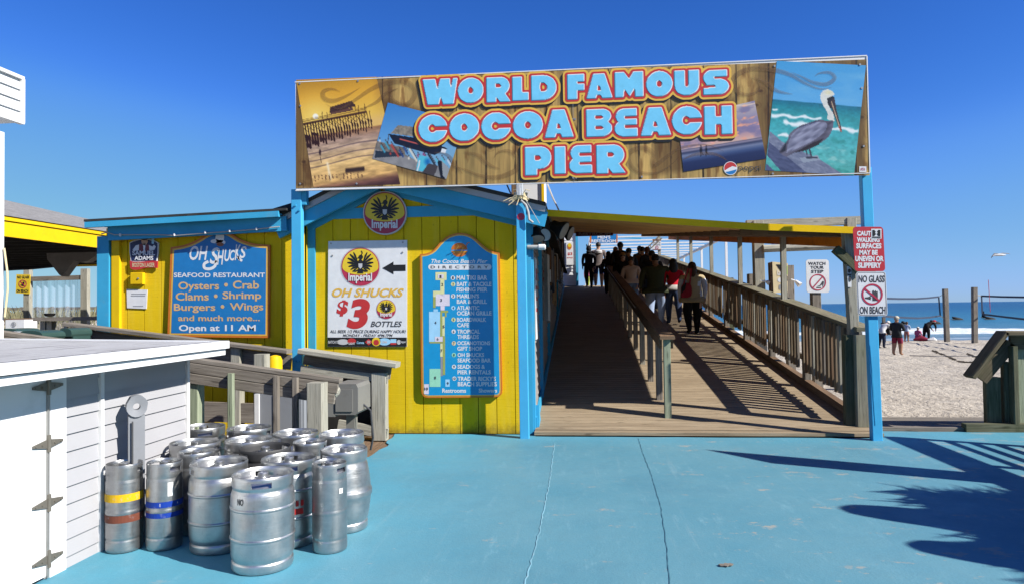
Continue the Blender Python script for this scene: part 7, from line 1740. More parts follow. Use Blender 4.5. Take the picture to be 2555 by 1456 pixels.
# ================================================================== PEOPLE
SK = {k: flat('skin_' + k, c, .55) for k, c in (('fair', (.52, .31, .22)), ('tan', (.36, .19, .11)), ('brown', (.16, .08, .045)))}
CL = {}
def cloth(name, c):
    if name not in CL: CL[name] = paint(name, c, .85, .18, None, 3, .5, .25, 35, .15)
    return CL[name]
HAIRC = {k: flat('hair_' + k, c, .6) for k, c in (('black', (.012, .010, .010)), ('brown', (.045, .022, .013)), ('reddish', (.13, .045, .02)), ('grey', (.25, .24, .23)))}
M['eye'] = flat('eye_dark', (.02, .015, .012), .3); M['lip'] = flat('lip', (.32, .12, .10), .5)
TSC = bpy.data.scenes.new('fitting_room'); TVL = TSC.view_layers[0]
def person(label, base, yaw, height, top, bottom, skin='fair', hair='brown', shoes=(.03, .03, .03), wide=1.0, belly=0.0, stride=.22, arms=((.02, .05), (.02, -.05)), lean=0.0, shorts=False, long_top=False, hairstyle='short', head_turn=0.0, pose='walk', group=None, sleeve=None, sink=.0, hem=None):
    """yaw 0 faces +Y (away up the ramp). One continuous skinned body; hair, hat and hem bands are children"""
    H = height / 1.72
    V, E, Rr = [], [], []
    def v(p, r, parent=None):
        V.append(Vector(p) * H); Rr.append((r[0]*H, r[1]*H) if isinstance(r, tuple) else (r*H, r*H)); i = len(V) - 1
        if parent is not None: E.append((parent, i))
        return i
    kn = {'tag': {}}
    w = wide * 1.16; ln = lean
    sit = pose in ('sit',); bend = pose == 'bend'
    pz = .93 if pose in ('walk', 'bend') else .30
    pel = v((0, 0, pz), (.172*w, .140*w + belly*.5))
    def up(h, f=0.0):                                     # point up the spine, leaning forward (+Y)
        return (0, math.sin(ln)*h + f, pz + math.cos(ln)*h)
    wa = v(up(.16), (.170*w + belly*.6, .135*w + belly), pel)
    ch = v(up(.36), (.190*w, .140*w + belly*.4), wa)
    sh = v(up(.49), (.140*w, .105*w), ch)
    nk = v(up(.56), (.052, .052), sh)
    if bend: hd0 = v((0, up(.60)[1] + .07, up(.60)[2] - .02), (.075, .085), nk); hd1 = v((0, up(.68)[1] + .12, up(.68)[2] - .06), (.072, .085), hd0)
    else: hd0 = v((up(.63)[0], up(.63)[1] + .012, up(.63)[2]), (.090, .104), nk); hd1 = v((0, up(.745)[1] + .015, up(.745)[2]), (.094, .113), hd0)
    parts = {i: 'torso' for i in (wa, ch, sh)}; parts[pel] = 'hip'; parts[nk] = 'skin'; parts[hd0] = parts[hd1] = 'head'
    for sg, (aout, afwd) in zip((-1, 1), arms):
        s0 = v((sg*.175*w, up(.475)[1], up(.475)[2]), .075*w**.5, sh); parts[s0] = 'torso'
        dn = .27
        if bend: e_ = (sg*.20*w, up(.475)[1] + .10, up(.475)[2] - .24); h_ = (sg*.15, up(.475)[1] + .20, up(.475)[2] - .46)
        elif afwd > .3: e_ = (sg*(.20+aout)*w, up(.475)[1] + .04, up(.475)[2] - dn); h_ = (sg*(.13+aout*.3), up(.475)[1] + .24, up(.475)[2] - dn - .02)
        else: e_ = (sg*(.195*w + aout), up(.475)[1] + afwd*.6 - .02, up(.475)[2] - dn); h_ = (sg*(.188*w + aout*1.1), up(.475)[1] + afwd*1.6 + .03, up(.475)[2] - dn*1.88)
        el = v(e_, .060*w**.3, s0); wr = v(h_, .040, el); parts[el] = 'arm'; parts[wr] = 'arm'
        d = (Vector(h_) - Vector(e_)).normalized(); side = Vector((sg, 0, 0)); fw = d.cross(side).normalized()
        pm = v(tuple(Vector(h_) + d*.07), (.036, .022), wr); parts[pm] = 'hand'
        for k, (L, o_) in enumerate(((.070, -.027), (.080, -.009), (.076, .009), (.060, .025))):
            f1 = v(tuple(Vector(h_) + d*(.07 + L*.55) + fw*o_*1.15 - side*.006), .0095, pm); f2 = v(tuple(Vector(h_) + d*(.07 + L) + fw*o_*1.05 - side*.022), .0085, f1); parts[f1] = parts[f2] = 'hand'
        t1 = v(tuple(Vector(h_) + d*.045 - fw*.035), .011, wr); t2 = v(tuple(Vector(h_) + d*.085 - fw*.045), .0095, t1); parts[t1] = parts[t2] = 'hand'
    for sg in (-1, 1):
        st_ = stride * (1 if sg > 0 else -1)
        hp = v((sg*.088*w, 0, pz - .06), (.112*w, .118*w), pel); parts[hp] = 'hip'
        if sit: kp = (sg*.13, .36, .38); ap = (sg*.14, .50, .06)
        else: kp = (sg*.095*w, st_*.45 + .035, .49); ap = (sg*.09*w, st_*.80 - (.06 if st_ < 0 else .0), .085 + (.05 if st_ < -.1 else 0))
        k_ = v(kp, .088*w**.6, hp); a_ = v(ap, .058, k_); f_ = v((ap[0]*1.05, ap[1] + .10, ap[2] - .045), .040, a_); t_ = v((ap[0]*1.1, ap[1] + .19, ap[2] - .055), .030, f_)
        parts[k_] = 'leg'; parts[a_] = 'shin'; parts[f_] = 'shoe'; parts[t_] = 'shoe'
    me = bpy.data.meshes.new('body'); me.from_pydata([tuple(p) for p in V], E, [])
    tmp = bpy.data.objects.new('body', me); TSC.collection.objects.link(tmp)
    md = tmp.modifiers.new('skin', 'SKIN'); md.use_smooth_shade = True; md.branch_smoothing = .6
    for i, q in enumerate(me.skin_vertices[0].data): q.radius = Rr[i]; q.use_root = (i == 0)
    sub = tmp.modifiers.new('sub', 'SUBSURF'); sub.levels = 2; sub.render_levels = 2
    TVL.update(); dg = TVL.depsgraph
    ev = bpy.data.meshes.new_from_object(tmp.evaluated_get(dg), preserve_all_data_layers=False, depsgraph=dg)
    bpy.data.objects.remove(tmp); bpy.data.meshes.remove(me)
    ev.name = 'body'
    root = thing('person', label, 'person', (0, 0, 0), group)
    body = bpy.data.objects.new('body', ev); COL.objects.link(body); body.parent = root
    mats_ = [SK[skin], top, bottom, cloth('shoe_%d' % int(shoes[0]*99), shoes), M['eye'], M['lip'], sleeve or top]
    ev.materials.clear()
    for m_ in mats_: ev.materials.append(m_)
    A = np.array([tuple(p) for p in V]); pn = [parts[i] for i in range(len(V))]
    segs = [(A[a], A[b], pn[b], pn[a]) for a, b in E]
    hc = (A[hd0] + A[hd1]) / 2
    hemz = pz*H - (.09*H if long_top else -.03*H)
    # small nose and chin pushed out of the head
    for vv in ev.vertices:
        d = np.array(vv.co) - hc
        if abs(d[0]) < .016*H and -.035*H < d[2] < .015*H and d[1] > .05*H: vv.co.y += .020*H * (1 - abs(d[0])/(.016*H)*.5)
    mi = []
    CE = np.zeros(len(ev.polygons)*3); ev.polygons.foreach_get('center', CE); CE = CE.reshape(-1, 3)
    D_ = []; T_ = []
    for a, b, tb, ta in segs:
        ab = b - a; t_ = np.clip(((CE - a) @ ab)/(ab @ ab + 1e-9), 0, 1); D_.append(np.linalg.norm(CE - a - t_[:, None]*ab, axis=1)); T_.append(t_)
    D_ = np.array(D_); T_ = np.array(T_); bi = D_.argmin(0)
    for n2, c in enumerate(CE):
        a, b, tb, ta = segs[bi[n2]]; bt = tb if T_[bi[n2], n2] > .25 else ta
        if bt in ('skin', 'head', 'hand'):
            k = 0; d = c - hc
            if bt == 'head' and d[1] > .055*H:
                if abs(abs(d[0]) - .031*H) < .011*H and abs(d[2] - .012*H) < .008*H: k = 4
                elif abs(d[0]) < .022*H and abs(d[2] + .045*H) < .007*H: k = 5
        elif bt == 'torso': k = 1
        elif bt == 'arm': k = 6
        elif bt == 'hip': k = 1 if c[2] > hemz else 2
        elif bt == 'leg': k = 0 if (shorts and c[2] < .52*H) else 2
        elif bt == 'shin': k = 0 if shorts else 2
        else: k = 3
        if bt == 'torso' and c[2] < hemz and not bend and not sit: k = 2
        mi.append(k)
    ev.polygons.foreach_set('material_index', mi); ev.polygons.foreach_set('use_smooth', [True]*len(mi)); ev.update()
    # ---- hair / hat, built around the head centre
    def ell(mb, c, rx, ry, rz, zmin=-1.0, n=14, m=9, wob=0.0):
        rows = []
        for j in range(m + 1):
            ph = math.pi * j / m
            rows.append([(c[0] + rx*math.sin(ph)*math.cos(2*math.pi*k/n)*(1+wob*rnd.uniform(-1, 1)), c[1] + ry*math.sin(ph)*math.sin(2*math.pi*k/n)*(1+wob*rnd.uniform(-1, 1)), c[2] + max(rz*math.cos(ph), zmin*rz)) for k in range(n)])
        for j in range(m):
            for k in range(n):
                q = (k+1) % n; mb.face([rows[j][k], rows[j+1][k], rows[j+1][q], rows[j][q]])
    hm = HAIRC.get(hair, HAIRC['brown']); cx, cy, cz = hc
    def part(nm, mb, m_):
        me2 = mesh_of(nm, mb); me2.materials.append(m_); me2.polygons.foreach_set('use_smooth', [True]*len(me2.polygons)); o = bpy.data.objects.new(nm, me2); COL.objects.link(o); o.parent = root; return o
    hs = hairstyle
    if hs in ('short', 'long', 'ponytail', 'bob', 'cap', 'beanie', 'hood', 'eared_hood'):
        mb = MB()
        if hs in ('hood', 'eared_hood'):
            ell(mb, (cx, cy - .012*H, cz + .03*H), .110*H, .125*H, .138*H, -.8, wob=.03); ell(mb, (cx, cy - .05*H, cz - .11*H), .115*H, .085*H, .07*H, wob=.04)
            if hs == 'eared_hood':
                for sg in (-1, 1): mb.tube([(cx + sg*.06*H, cy, cz + .12*H), (cx + sg*.085*H, cy, cz + .20*H), (cx + sg*.09*H, cy, cz + .23*H)], [.035*H, .02*H, .004*H], 8)
            part('hood', mb, top)
        else:
            if hs in ('cap', 'beanie'):
                ell(mb, (cx, cy - .015*H, cz + .02*H), .098*H, .116*H, .10*H, -.5, wob=.03); part('hair', mb, hm)
            else:
                ell(mb, (cx, cy - .020*H, cz + .035*H), .104*H, .120*H, .116*H, -.5, wob=.05)
                if hs in ('long', 'bob'):
                    L = .30*H if hs == 'long' else .17*H
                    ell(mb, (cx, cy - .062*H, cz - L*.42), .118*H, .075*H, L*.74, wob=.09)
                if hs == 'ponytail':
                    mb.tube([(cx, cy - .09*H, cz + .05*H), (cx + .02, cy - .13*H, cz - .02*H), (cx + .01, cy - .125*H, cz - .13*H), (cx, cy - .12*H, cz - .22*H)], [.045*H, .075*H, .082*H, .03*H], 10)
                part('hair', mb, hm)
            if hs in ('cap', 'beanie'):
                mb = MB(); ell(mb, (cx, cy - .004*H, cz + .052*H), .106*H, .124*H, .10*H, -.12, wob=.012)
                if hs == 'cap': mb.prism([(-.075*H, 0), (.075*H, 0), (.06*H, .085*H), (.0, .105*H), (-.06*H, .085*H)], (cx, cy + .075*H, cz + .045*H), (1, 0, 0), (0, 1, -.25), (0, .2, 1), .012)
                part('cap' if hs == 'cap' else 'beanie', mb, hem or top)
    if not bend and not sit:                              # the loose lower edge of the top, fitted round the hips
        VV = np.array([tuple(q.co) for q in ev.vertices]); sel = VV[(abs(VV[:, 2] - hemz) < .05*H) & (abs(VV[:, 0]) < .21*w*H)]
        if len(sel) > 6:
            rx, ry, oy = abs(sel[:, 0]).max()*1.02 + .012, (sel[:, 1].max() - sel[:, 1].min())/2*1.05 + .012, (sel[:, 1].max() + sel[:, 1].min())/2
            mb = MB(); mb.lathe([(.93, -.055*H), (1.0, -.05*H), (1.0, .0), (.95, .05*H), (.86, .09*H)], (0, 0, 0), 22); mb.v = [(x*rx, y*ry + oy, z + hemz) for x, y, z in mb.v]
            part('shirt_hem', mb, hem if (hem is not None and hs not in ('cap', 'beanie')) else top)
    root.location = base; root.rotation_euler = (0, 0, yaw)
    return root
GR = 'people walking on the ramp'
def on_ramp(px, Y):                                       # foot point on the deck for a pixel column at distance Y
    p = on_y(px, 760, Y); return (p.x, Y, deck_z(Y) - .01)
jeans = cloth('blue_jeans', (.13, .20, .34)); djeans = cloth('dark_jeans', (.04, .06, .12)); blk = cloth('black_trousers', (.010, .010, .011))
A_ = person('woman in a beige vest over white sleeves with a long brown ponytail', on_ramp(1728, 16.3), .05, 1.66, cloth('beige_vest', (.40, .32, .19)), blk, 'fair', 'brown', wide=1.22, belly=.03, stride=.20, hairstyle='ponytail', long_top=True, sleeve=cloth('white_sleeve', (.55, .58, .66)), group=GR)
B_ = person('woman in a bright red top and jeans with dark shoulder-length hair', on_ramp(1681, 18.0), .02, 1.66, cloth('red_top', (.56, .012, .03)), djeans, 'fair', 'black', wide=1.05, stride=-.22, hairstyle='long', hem=cloth('lace_hem', (.55, .53, .50)), group=GR)
C_ = person('broad man in a dark green jacket and pale blue jeans seen from behind', on_ramp(1637, 18.0), .0, 1.78, cloth('dark_green_jacket', (.055, .065, .035)), cloth('pale_jeans', (.30, .38, .55)), 'tan', 'black', wide=1.38, belly=.05, stride=.2, arms=((.04, .04), (.04, -.02)), long_top=True, hairstyle='short', group=GR)
D_ = person('woman in a pale pink hooded top and jeans walking down towards us', on_ramp(1576, 20.5), math.pi, 1.62, cloth('pink_hoodie', (.58, .45, .40)), jeans, 'tan', 'brown', wide=1.1, stride=.18, hairstyle='bob', group=GR)
person('person in a dark coat, mustard beanie and glasses beside the pink hoodie', on_ramp(1556, 22.5), math.pi, 1.66, cloth('black_coat', (.012, .010, .011)), blk, 'fair', 'brown', wide=1.2, stride=.1, long_top=True, hairstyle='beanie', hem=cloth('mustard_beanie', (.30, .17, .06)), group=GR)
person('tall person in a dark brown jacket, head above the mustard beanie', on_ramp(1550, 25.2), 0, 1.92, cloth('dark_brown_jacket', (.035, .02, .016)), blk, 'brown', 'black', wide=1.2, stride=.15, group=GR)
E_ = person('young man in a plaid shirt with a grey hood at the head of the crowd', on_ramp(1495, 28.7), 0, 1.84, cloth('plaid_shirt', (.16, .13, .125)), cloth('navy_shorts', (.02, .03, .14)), 'fair', 'black', wide=1.12, stride=.16, shorts=True, long_top=True, hairstyle='short', group=GR)
mb = MB(); mb.lathe([(.02, .0), (.13, .0), (.17, -.06), (.16, -.13), (.08, -.17), (.02, -.18)], (0, -.06, 1.55), 16); me_ = mesh_of('hood', mb); me_.materials.append(cloth('grey_hood', (.48, .47, .47))); ho = bpy.data.objects.new('hood', me_); COL.objects.link(ho); ho.parent = E_
person('person in a black hooded top with two little ears, nearest the white shop', on_ramp(1471, 28.4), .1, 1.70, cloth('black_hoodie', (.014, .015, .018)), blk, 'fair', 'black', wide=1.05, stride=.18, hairstyle='eared_hood', group=GR)
person('girl with long dark hair in a dark grey top right of the plaid shirt', on_ramp(1520, 25.6), 0, 1.58, cloth('charcoal_top', (.05, .055, .06)), blk, 'tan', 'black', wide=1.0, hairstyle='long', group=GR)
person('person with brown hair in a blue grey top just left of the tall dark jacket', on_ramp(1538, 27.4), 0, 1.68, cloth('blue_grey_top', (.10, .10, .13)), djeans, 'fair', 'reddish', wide=1.0, hairstyle='bob', group=GR)
person('person in a dark cap peeping over between the beanie and the pink hoodie', on_ramp(1571, 24.0), 0, 1.74, cloth('dark_navy_top', (.02, .025, .04)), djeans, 'tan', 'black', wide=1.05, hairstyle='cap', hem=cloth('dark_cap', (.03, .03, .035)), group=GR)
person('red-haired woman in a black top on the right edge of the far crowd', on_ramp(1617, 24.8), .5, 1.74, cloth('black_knit', (.016, .015, .016)), blk, 'fair', 'reddish', wide=1.1, hairstyle='bob', group=GR)
person('person in a tan striped scarf and dark jacket left of the red-haired woman', on_ramp(1605, 25.6), 0, 1.72, cloth('tan_striped', (.14, .075, .04)), blk, 'tan', 'black', wide=1.0, hairstyle='short', group=GR)
person('farthest dark-haired person of the far group beside the pergola', on_ramp(1598, 27.2), 0, 1.70, cloth('slate_jacket', (.04, .055, .075)), djeans, 'tan', 'black', wide=1.0, hairstyle='short', group=GR)
person('dark-haired man in black right behind the broad green jacket', on_ramp(1628, 21.0), 0, 1.76, cloth('black_jacket', (.012, .012, .014)), djeans, 'tan', 'black', wide=1.2, hairstyle='short', group=GR)
person('man in a light grey shirt and jeans far away at the shop corner', (.75, 33.0, deck_z(99) - .01), .3, 1.72, cloth('light_grey_shirt', (.45, .46, .48)), jeans, 'fair', 'brown', wide=1.0, group=GR)
person('small child in pink and yellow far away at the shop corner', (.48, 32.4, deck_z(99) - .01), .2, 1.02, cloth('pink_child_top', (.60, .16, .28)), cloth('lime_trousers', (.45, .55, .10)), 'fair', 'brown', wide=1.0, hairstyle='short', group=GR)
# the red shoulder bag
bp = on_y(1712, 720, 16.15); bg_ = thing('shoulder_bag', 'red and black leather bag hanging from the shoulder of the beige vest woman', 'bag', (bp.x, bp.y, bp.z - .25))
mb = MB(); mb.prism(smoothline([(-.12, -.20), (.08, -.19), (.12, -.05), (.09, .10), (-.04, .13), (-.11, .02), (-.12, -.20)], 3)[:-1], (bp.x, bp.y + .05, bp.z), (1, 0, 0), (0, 0, 1), (0, -1, 0), .11); obj('bag_body', mb, cloth('red_leather', (.30, .02, .035)), bg_)
mb = MB(); mb.beam((bp.x + .07, bp.y - .09, bp.z + .10), (bp.x + .12, bp.y - .04, bp.z + .46), .035, .012, (0, 1, 0)); mb.beam((bp.x - .07, bp.y - .08, bp.z + .10), (bp.x + .06, bp.y + .0, bp.z + .46), .03, .012, (0, 1, 0)); obj('strap', mb, cloth('red_strap', (.34, .03, .05)), bg_)
mb = MB(); mb.prism([(-.125, -.12), (-.03, -.02), (.0, .13), (-.04, .135), (-.115, .03)], (bp.x, bp.y - .062, bp.z), (1, 0, 0), (0, 0, 1), (0, -1, 0), .006); obj('dark_flap', mb, M['black'], bg_)

# ------------------------------------------------------------------ the beach
def on_sand(px, py):
    d = ray(px, py); t_ = 5.0
    for _ in range(400):
        p = EYEP + d * t_
        if p.z < sand_z(p.x, p.y): break
        t_ += .15
    return (p.x, p.y, sand_z(p.x, p.y) - .01)
def beach_at(px, Y):
    p = on_y(px, 840, Y); return (p.x, Y, sand_z(p.x, Y) - .01)
q = on_sand(2239, 884)
person('man in a black jacket, dark red shorts and a pale cap standing on the beach', q, -.9, 1.76, cloth('black_windbreaker', (.022, .026, .028)), cloth('dark_red_shorts', (.20, .02, .045)), 'tan', 'grey', (.36, .19, .11), 1.15, .03, .06, ((.03, .45), (.03, .45)), 0, True, True, 'cap', hem=cloth('pale_cap', (.50, .46, .36)))
q = on_sand(2200, 868)
person('person in a white long-sleeved shirt and white cap bending forward by the blue post', q, -1.1, 1.70, cloth('white_shirt', (.62, .62, .63)), cloth('navy_trousers', (.02, .025, .05)), 'fair', 'grey', (.03, .03, .05), 1.05, .0, .05, ((.05, .3), (.05, .3)), .75, False, True, 'cap', hem=cloth('white_cap', (.66, .65, .62)), pose='bend')
q = beach_at(2262, 45.0)
person('child with brown hair in a pale blue top behind the man in red shorts', q, -.8, 1.25, cloth('pale_blue_top', (.40, .48, .62)), cloth('coral_shorts', (.42, .17, .15)), 'tan', 'brown', (.36, .19, .11), 1.0, 0, .05, ((.03, .4), (.03, .4)), .2, True, False, 'short')
q = beach_at(2289, 46.5)
person('girl in a pink top and white cap sitting at the water line', q, -1.0, 1.35, cloth('pink_shirt', (.50, .10, .20)), cloth('pink_trousers', (.35, .10, .14)), 'tan', 'brown', (.36, .19, .11), 1.0, 0, 0, ((.03, .4), (.03, .4)), .15, False, False, 'cap', hem=cloth('white_cap', (.66, .65, .62)), pose='sit')
q = beach_at(2311, 46.8)
person('person in black with a red cap bending down at the water line', q, -1.3, 1.66, cloth('black_coat', (.012, .010, .011)), blk, 'tan', 'grey', (.03, .03, .03), 1.2, .02, .1, ((.05, .3), (.05, .3)), 1.05, False, True, 'cap', hem=cloth('red_cap', (.45, .04, .05)), pose='bend')
q = beach_at(2300, 46.2); o = thing('beach_bundle', 'dark red and white heap of beach things beside the seated girl', 'bundle', q)
mb = MB(); mb.tube([(q[0]-.5, q[1], q[2]+.10), (q[0]-.1, q[1], q[2]+.22), (q[0]+.35, q[1]-.1, q[2]+.10)], [.06, .2, .08], 10); obj('red_bag', mb, cloth('dark_red_shorts', (.20, .02, .045)), o, smooth=True); mb = MB(); mb.tube([(q[0]+.25, q[1]-.2, q[2]+.1), (q[0]+.6, q[1]-.2, q[2]+.14), (q[0]+.8, q[1]-.2, q[2]+.05)], [.05, .15, .05], 10); obj('white_towel', mb, cloth('white_shirt', (.62, .62, .63)), o, smooth=True)
q = on_sand(2216, 853); o = thing('trash_barrel', 'dark barrel with a black liner on a beach post', 'barrel', q)
zb_ = on_y(2216, 834, q[1]).z; zt_ = on_y(2216, 806, q[1]).z
mb = MB(); mb.lathe([(.001, zb_-q[2]), (.27, zb_-q[2]), (.33, zt_-q[2]), (.31, zt_-q[2]+.01)], q, 18); obj('drum', mb, M['black'], o, smooth=True)
mb = MB(); mb.lathe([(.34, zt_-q[2]-.12), (.40, zt_-q[2]), (.36, zt_-q[2]+.05), (.2, zt_-q[2]+.03)], q, 11); obj('liner', mb, M['black'], o, smooth=True)
mb = MB(); mb.beam((q[0]-.05, q[1]+.42, q[2]-.2), (q[0]-.05, q[1]+.42, on_y(2203, 790, q[1]).z), .16, .16, (0, 1, 0)); obj('post', mb, M['wood'], o)
# volleyball nets
M['net'] = flat('net_tape', (.02, .035, .075), .7); t = NT('net_mesh'); t.set(**{'Base Color': (.03, .05, .08), 'Alpha': .07}); M['netmesh'] = t.m
def vpost(px0, py0, px1, py1, lab):
    q = on_sand(px1, py1); a = on_y(px0, py0, q[1]); mb = MB(); mb.beam((q[0], q[1], q[2] - .2), (a.x, q[1], a.z), .26, .26, (0, 1, 0), .02)
    single('net_post', mb, M['wood'], lab, 'post', q, 'volleyball posts on the beach'); return Vector((a.x, q[1], a.z)), q
w1, q1_ = vpost(2358, 720, 2363, 852, 'square timber volleyball post holding the left net')
w2, q2_ = vpost(2431, 716, 2432, 855, 'square timber volleyball post at the start of the right net')
def net(lab, pts_t, pts_b, Y0, Y1):
    """top and bottom edges given in pixels, running from distance Y0 to Y1"""
    o = thing('volleyball_net', lab, 'net', tuple(on_y(*pts_b[0], Y0)), 'volleyball nets on the beach')
    n_ = len(pts_t); T = [on_y(x, y, Y0+(Y1-Y0)*i/(n_-1)) for i, (x, y) in enumerate(pts_t)]; B_ = [on_y(x, y, Y0+(Y1-Y0)*i/(n_-1)) for i, (x, y) in enumerate(pts_b)]
    mb = MB()
    for L in (T, B_):
        for a, b in zip(L[:-1], L[1:]): mb.beam(tuple(a), tuple(b), .02, .10)
    obj('tape', mb, M['net'], o)
    mb = MB()
    for a, b in ((T[0], B_[0]), (T[-1], B_[-1])): mb.beam(tuple(a), tuple(b), .08, .02, (0, 1, 0))
    obj('side_tape', mb, M['net'], o)
    mb = MB()
    for i in range(n_-1): mb.face([B_[i], B_[i+1], T[i+1], T[i]])
    obj('mesh', mb, M['netmesh'], o)
    return T, B_, o
T, B_, o = net('left volleyball net sagging in front of the sea', [(2205, 744), (2245, 745), (2285, 745), (2315, 743), (2342, 740)], [(2205, 788), (2245, 791), (2290, 793), (2320, 791), (2346, 787)], 34, w1.y)
mb = MB(); mb.tube([tuple(T[-1]), (w1.x, w1.y, on_y(2356, 732, w1.y).z)], .018, 5); mb.tube([tuple(B_[-1]), (w1.x, w1.y, on_y(2360, 796, w1.y).z)], .018, 5); obj('tie_rope', mb, M['p_cream'], o)
T, B_, o = net('right volleyball net running out of the picture', [(2449, 738), (2500, 740), (2560, 741), (2640, 742)], [(2451, 783), (2500, 789), (2560, 796), (2640, 803)], w2.y, 33)
mb = MB(); mb.tube([tuple(T[0]), (w2.x, w2.y, on_y(2436, 735, w2.y).z)], .018, 5); obj('tie_rope', mb, M['p_cream'], o)
a, b = on_y(2466, 698, 34), on_y(2471, 778, 34); mb = MB(); mb.tube([tuple(a), tuple(b)], .012, 6); single('net_antenna', mb, M['p_red'], 'thin red and white antenna above the right net', 'antenna')
# boundary rope on the sand
mb = MB(); pts = [on_sand(x, y) for x, y in ((2270, 888), (2330, 889), (2400, 889), (2480, 888))]; mb.tube([(p[0], p[1], p[2] + .03) for p in pts], .014, 5); single('court_line', mb, M['net'], 'dark rope line lying across the sand court', 'rope', pts[0])
# dark weed / scuffed ridges
M['weed'] = paint('dry_seaweed', (.06, .05, .04), .9, .3)
mb = MB(); rg = random.Random(8)
for (x0, y0_, x1, y1_) in ((2325, 874, 2385, 899), (2414, 883, 2450, 896), (2390, 902, 2450, 906)):
    for k in range(40):
        f_ = k/40 + rg.uniform(-.02, .02); p = on_sand(x0+(x1-x0)*f_, y0_+(y1_-y0_)*f_ + rg.uniform(-1, 1)); s_ = rg.uniform(.05, .13); mb.add([(p[0]-s_, p[1], p[2]), (p[0]+s_, p[1]-.05, p[2]), (p[0]+s_*.3, p[1]+s_, p[2]), (p[0], p[1], p[2]+s_*.6)], [(0, 1, 3), (1, 2, 3), (2, 0, 3)])
w_ = obj('beach_wrack', mb, M['weed']); tag(w_, 'dark lines of dry seaweed on the sand', 'seaweed', kind='stuff')
# surfers lying on boards
def surfer(px, py, w, lab, sit=False):
    w *= .72
    p = on_z(px, py, -.95); o = thing('surfer', lab, 'surfer', (p.x, p.y, -1.02), 'surfers in the water'); mb = MB()
    if sit: mb.tube([(p.x, p.y, -1.05), (p.x, p.y, -.6), (p.x, p.y, -.30), (p.x, p.y, -.10)], [.24, .26, .14, .13], 10); mb.tube([(p.x, p.y, -.13), (p.x, p.y, .02), (p.x, p.y, .10)], [.09, .12, .05], 10)
    else: mb.tube([(p.x - w*.5, p.y, -.58), (p.x - w*.42, p.y, -.66), (p.x - w*.2, p.y, -.80), (p.x + w*.2, p.y, -.85), (p.x + w*.5, p.y, -.92)], [.11, .16, .24, .17, .08], 10)
    obj('body', mb, M['black'], o, smooth=True)
    mb = MB(); mb.tube([(p.x - w*.7, p.y - .1, -.90), (p.x - w*.3, p.y - .1, -.98), (p.x + w*.6, p.y - .1, -.99)], [.03, .10, .03], 10); obj('board', mb, M['p_dkgrey'], o, smooth=True)
surfer(2334, 806, 1.6, 'dark surfer lying on a board left of the timber post'); surfer(2389, 796, 2.0, 'dark surfer paddling between the two timber posts'); surfer(2454, 791, 1.0, 'dark surfer sitting upright under the right net', True); surfer(2470, 795, 2.0, 'dark surfer lying flat furthest right'); surfer(2257, 808, .8, 'tiny dark surfer furthest left behind the cap man')
# gull
p = on_y(2494, 637, 24); gl = thing('seagull', 'grey and white gull gliding over the beach', 'bird', tuple(p)); M['gull'] = flat('gull_grey', (.30, .30, .31), .7); M['gullw'] = flat('gull_white', (.62, .62, .60), .7)
mb = MB(); mb.tube([(p.x-.22, p.y, p.z-.02), (p.x-.12, p.y, p.z), (p.x, p.y, p.z+.01), (p.x+.12, p.y, p.z+.005), (p.x+.20, p.y, p.z)], [.010, .032, .042, .03, .010], 10); obj('body', mb, M['gullw'], gl, smooth=True)
for lab, pts in (('wing', [(-.02, .02), (-.12, .06), (-.22, -.02), (-.30, -.11), (-.27, -.03), (-.18, .08), (-.04, .07)]), ('wing', [(.02, .02), (.14, .055), (.30, .05), (.40, .03), (.30, .075), (.12, .09), (.0, .06)])):
    mb = MB(); mb.prism([(a*.95, b) for a, b in pts], (p.x, p.y + .03, p.z), (.9, 0, 0), (0, 0, .85), (0, -1, 0), .03); obj(lab, mb, M['gull'], gl)
# fallen leaf on the pavement
p = on_z(1812, 1410, .004); mb = MB(); mb.prism([(-.045, .012), (-.028, .02), (-.01, .016), (.004, .03), (.018, .018), (.036, .02), (.048, .004), (.03, -.012), (.012, -.01), (-.004, -.024), (-.022, -.012), (-.04, -.008)], (p.x, p.y, .006), (1, .2, 0), (-.2, 1, 0), (0, 0, 1), .006); single('fallen_leaf', mb, M['wood'], 'brown dry leaf lying alone on the blue pavement', 'leaf')
bpy.data.scenes.remove(TSC)
# ------------------------------------------------------------------ unseen hut, fence, plank and surfboards, added to throw the shadows on the pavement
FX = 6.05
bf = thing('shadow_fence', 'unseen grey board fence right of the pavement, added for its striped shadow', 'fence', (FX, 6.7, 0))
for k in range(2):
    mb = MB(); mb.beam((FX, 4.9, 1.66 + k*.155), (FX, 7.80, 1.66 + k*.155), .03, .153); obj('top_board', mb, M['wood'], bf)
for k in range(8):
    mb = MB(); mb.beam((FX, 4.9, .16 + k*.178), (FX, 7.80 - .06*(k % 2), .16 + k*.178), .03, .066); obj('slat', mb, M['wood'], bf)
for y in (7.74, 6.35, 5.0):
    mb = MB(); mb.beam((FX + .07, y, 0), (FX + .07, y, 1.88), .09, .09, (0, 1, 0)); obj('post', mb, M['wood'], bf)
ht = thing('shadow_hut', 'unseen timber hut right of the pavement, added for its broad ragged shadow', 'hut', (7.1, 3.2, 0))
mb = MB(); mb.box((7.1, 2.3, 1.22), (2.0, 5.0, 2.44)); obj('walls', mb, M['wood_gpost'], ht)
mb = MB(); mb.box((7.05, 2.3, 2.49), (2.2, 5.1, .10)); obj('roof', mb, M['roof_dark'], ht)
M['thatch'] = wood('palm_thatch', (.10, .07, .03), (.2, .15, .07), (.3, .23, .12))
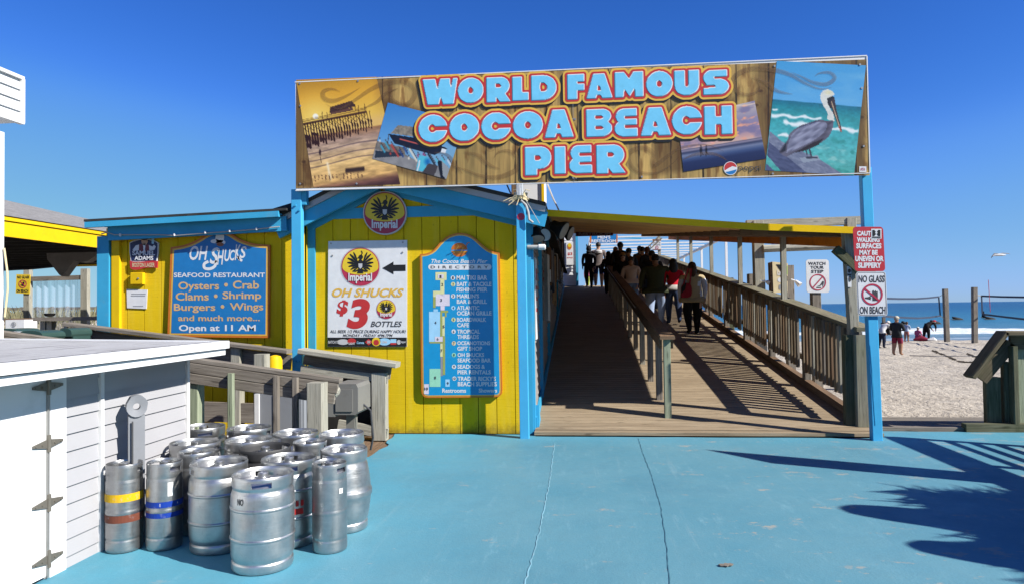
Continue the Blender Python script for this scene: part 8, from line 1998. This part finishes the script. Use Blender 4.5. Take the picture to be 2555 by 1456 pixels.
mb = MB(); rg = random.Random(3)  # loose leaves added to fray the edge of the hut's shadow
for k in range(520):
    y = rg.uniform(-.2, 4.95); x = 5.95; L = rg.uniform(.10, .42); a = rg.uniform(-.9, .9); w = rg.uniform(.02, .05)
    tip = Vector((x - L*math.cos(a)*.9, y + L*math.sin(a)*.8, 2.52 - L*rg.uniform(-.35, .7)))
    mb.face([(x, y - w, 2.5), (x, y + w, 2.53), tuple(tip)])
for k in range(160):
    x = rg.uniform(5.95, 7.4); L = rg.uniform(.1, .45); a = rg.uniform(-.9, .9); w = rg.uniform(.02, .05)
    mb.face([(x - w, 4.85, 2.5), (x + w, 4.85, 2.53), (x + L*math.sin(a)*.8, 4.85 + L*math.cos(a)*.9, 2.52 - L*rg.uniform(-.3, .6))])
obj('shadow_fringe', mb, M['thatch'], ht, merge=False)
U_ = Vector((-.39, -.92, 0)); SD = Vector((.92, -.39, 0))  # unseen uprights turned square to the sun, placed for their shadows
def upright(name, lab, x, y, prof, m_, th=.05, grp=None):
    mb = MB(); mb.prism(prof, (x, y, 0), tuple(U_), (0, 0, 1), tuple(SD), th); return single(name, mb, m_, lab, name.replace('_', ' '), (x, y, 0), grp)
upright('shadow_plank', 'unseen tall plank with a slanted top, added for its pointed shadow', 5.30, 6.07, [(-.20, 0), (.20, 0), (.20, 2.62), (-.20, 3.20)], M['wood_pale'])
brd = lambda h, w: smoothline([(-w*.3, .0), (-w*.85, .35), (-w, h*.5), (-w*.92, h*.82), (-w*.62, h*.955), (-w*.3, h*.99), (0, h), (w*.3, h*.99), (w*.62, h*.955), (w*.92, h*.82), (w, h*.5), (w*.85, .35), (w*.3, .0)], 3)
upright('surfboard', 'unseen long pale surfboard standing upright, added for its round-tipped shadow', 5.29, 4.35, brd(2.60, .26), M['white_paint'], .06, 'unseen surfboards added for their shadows')
upright('surfboard', 'unseen shorter cream surfboard standing upright, added for its round-tipped shadow', 5.17, 3.62, brd(2.40, .24), M['p_cream'], .06, 'unseen surfboards added for their shadows')
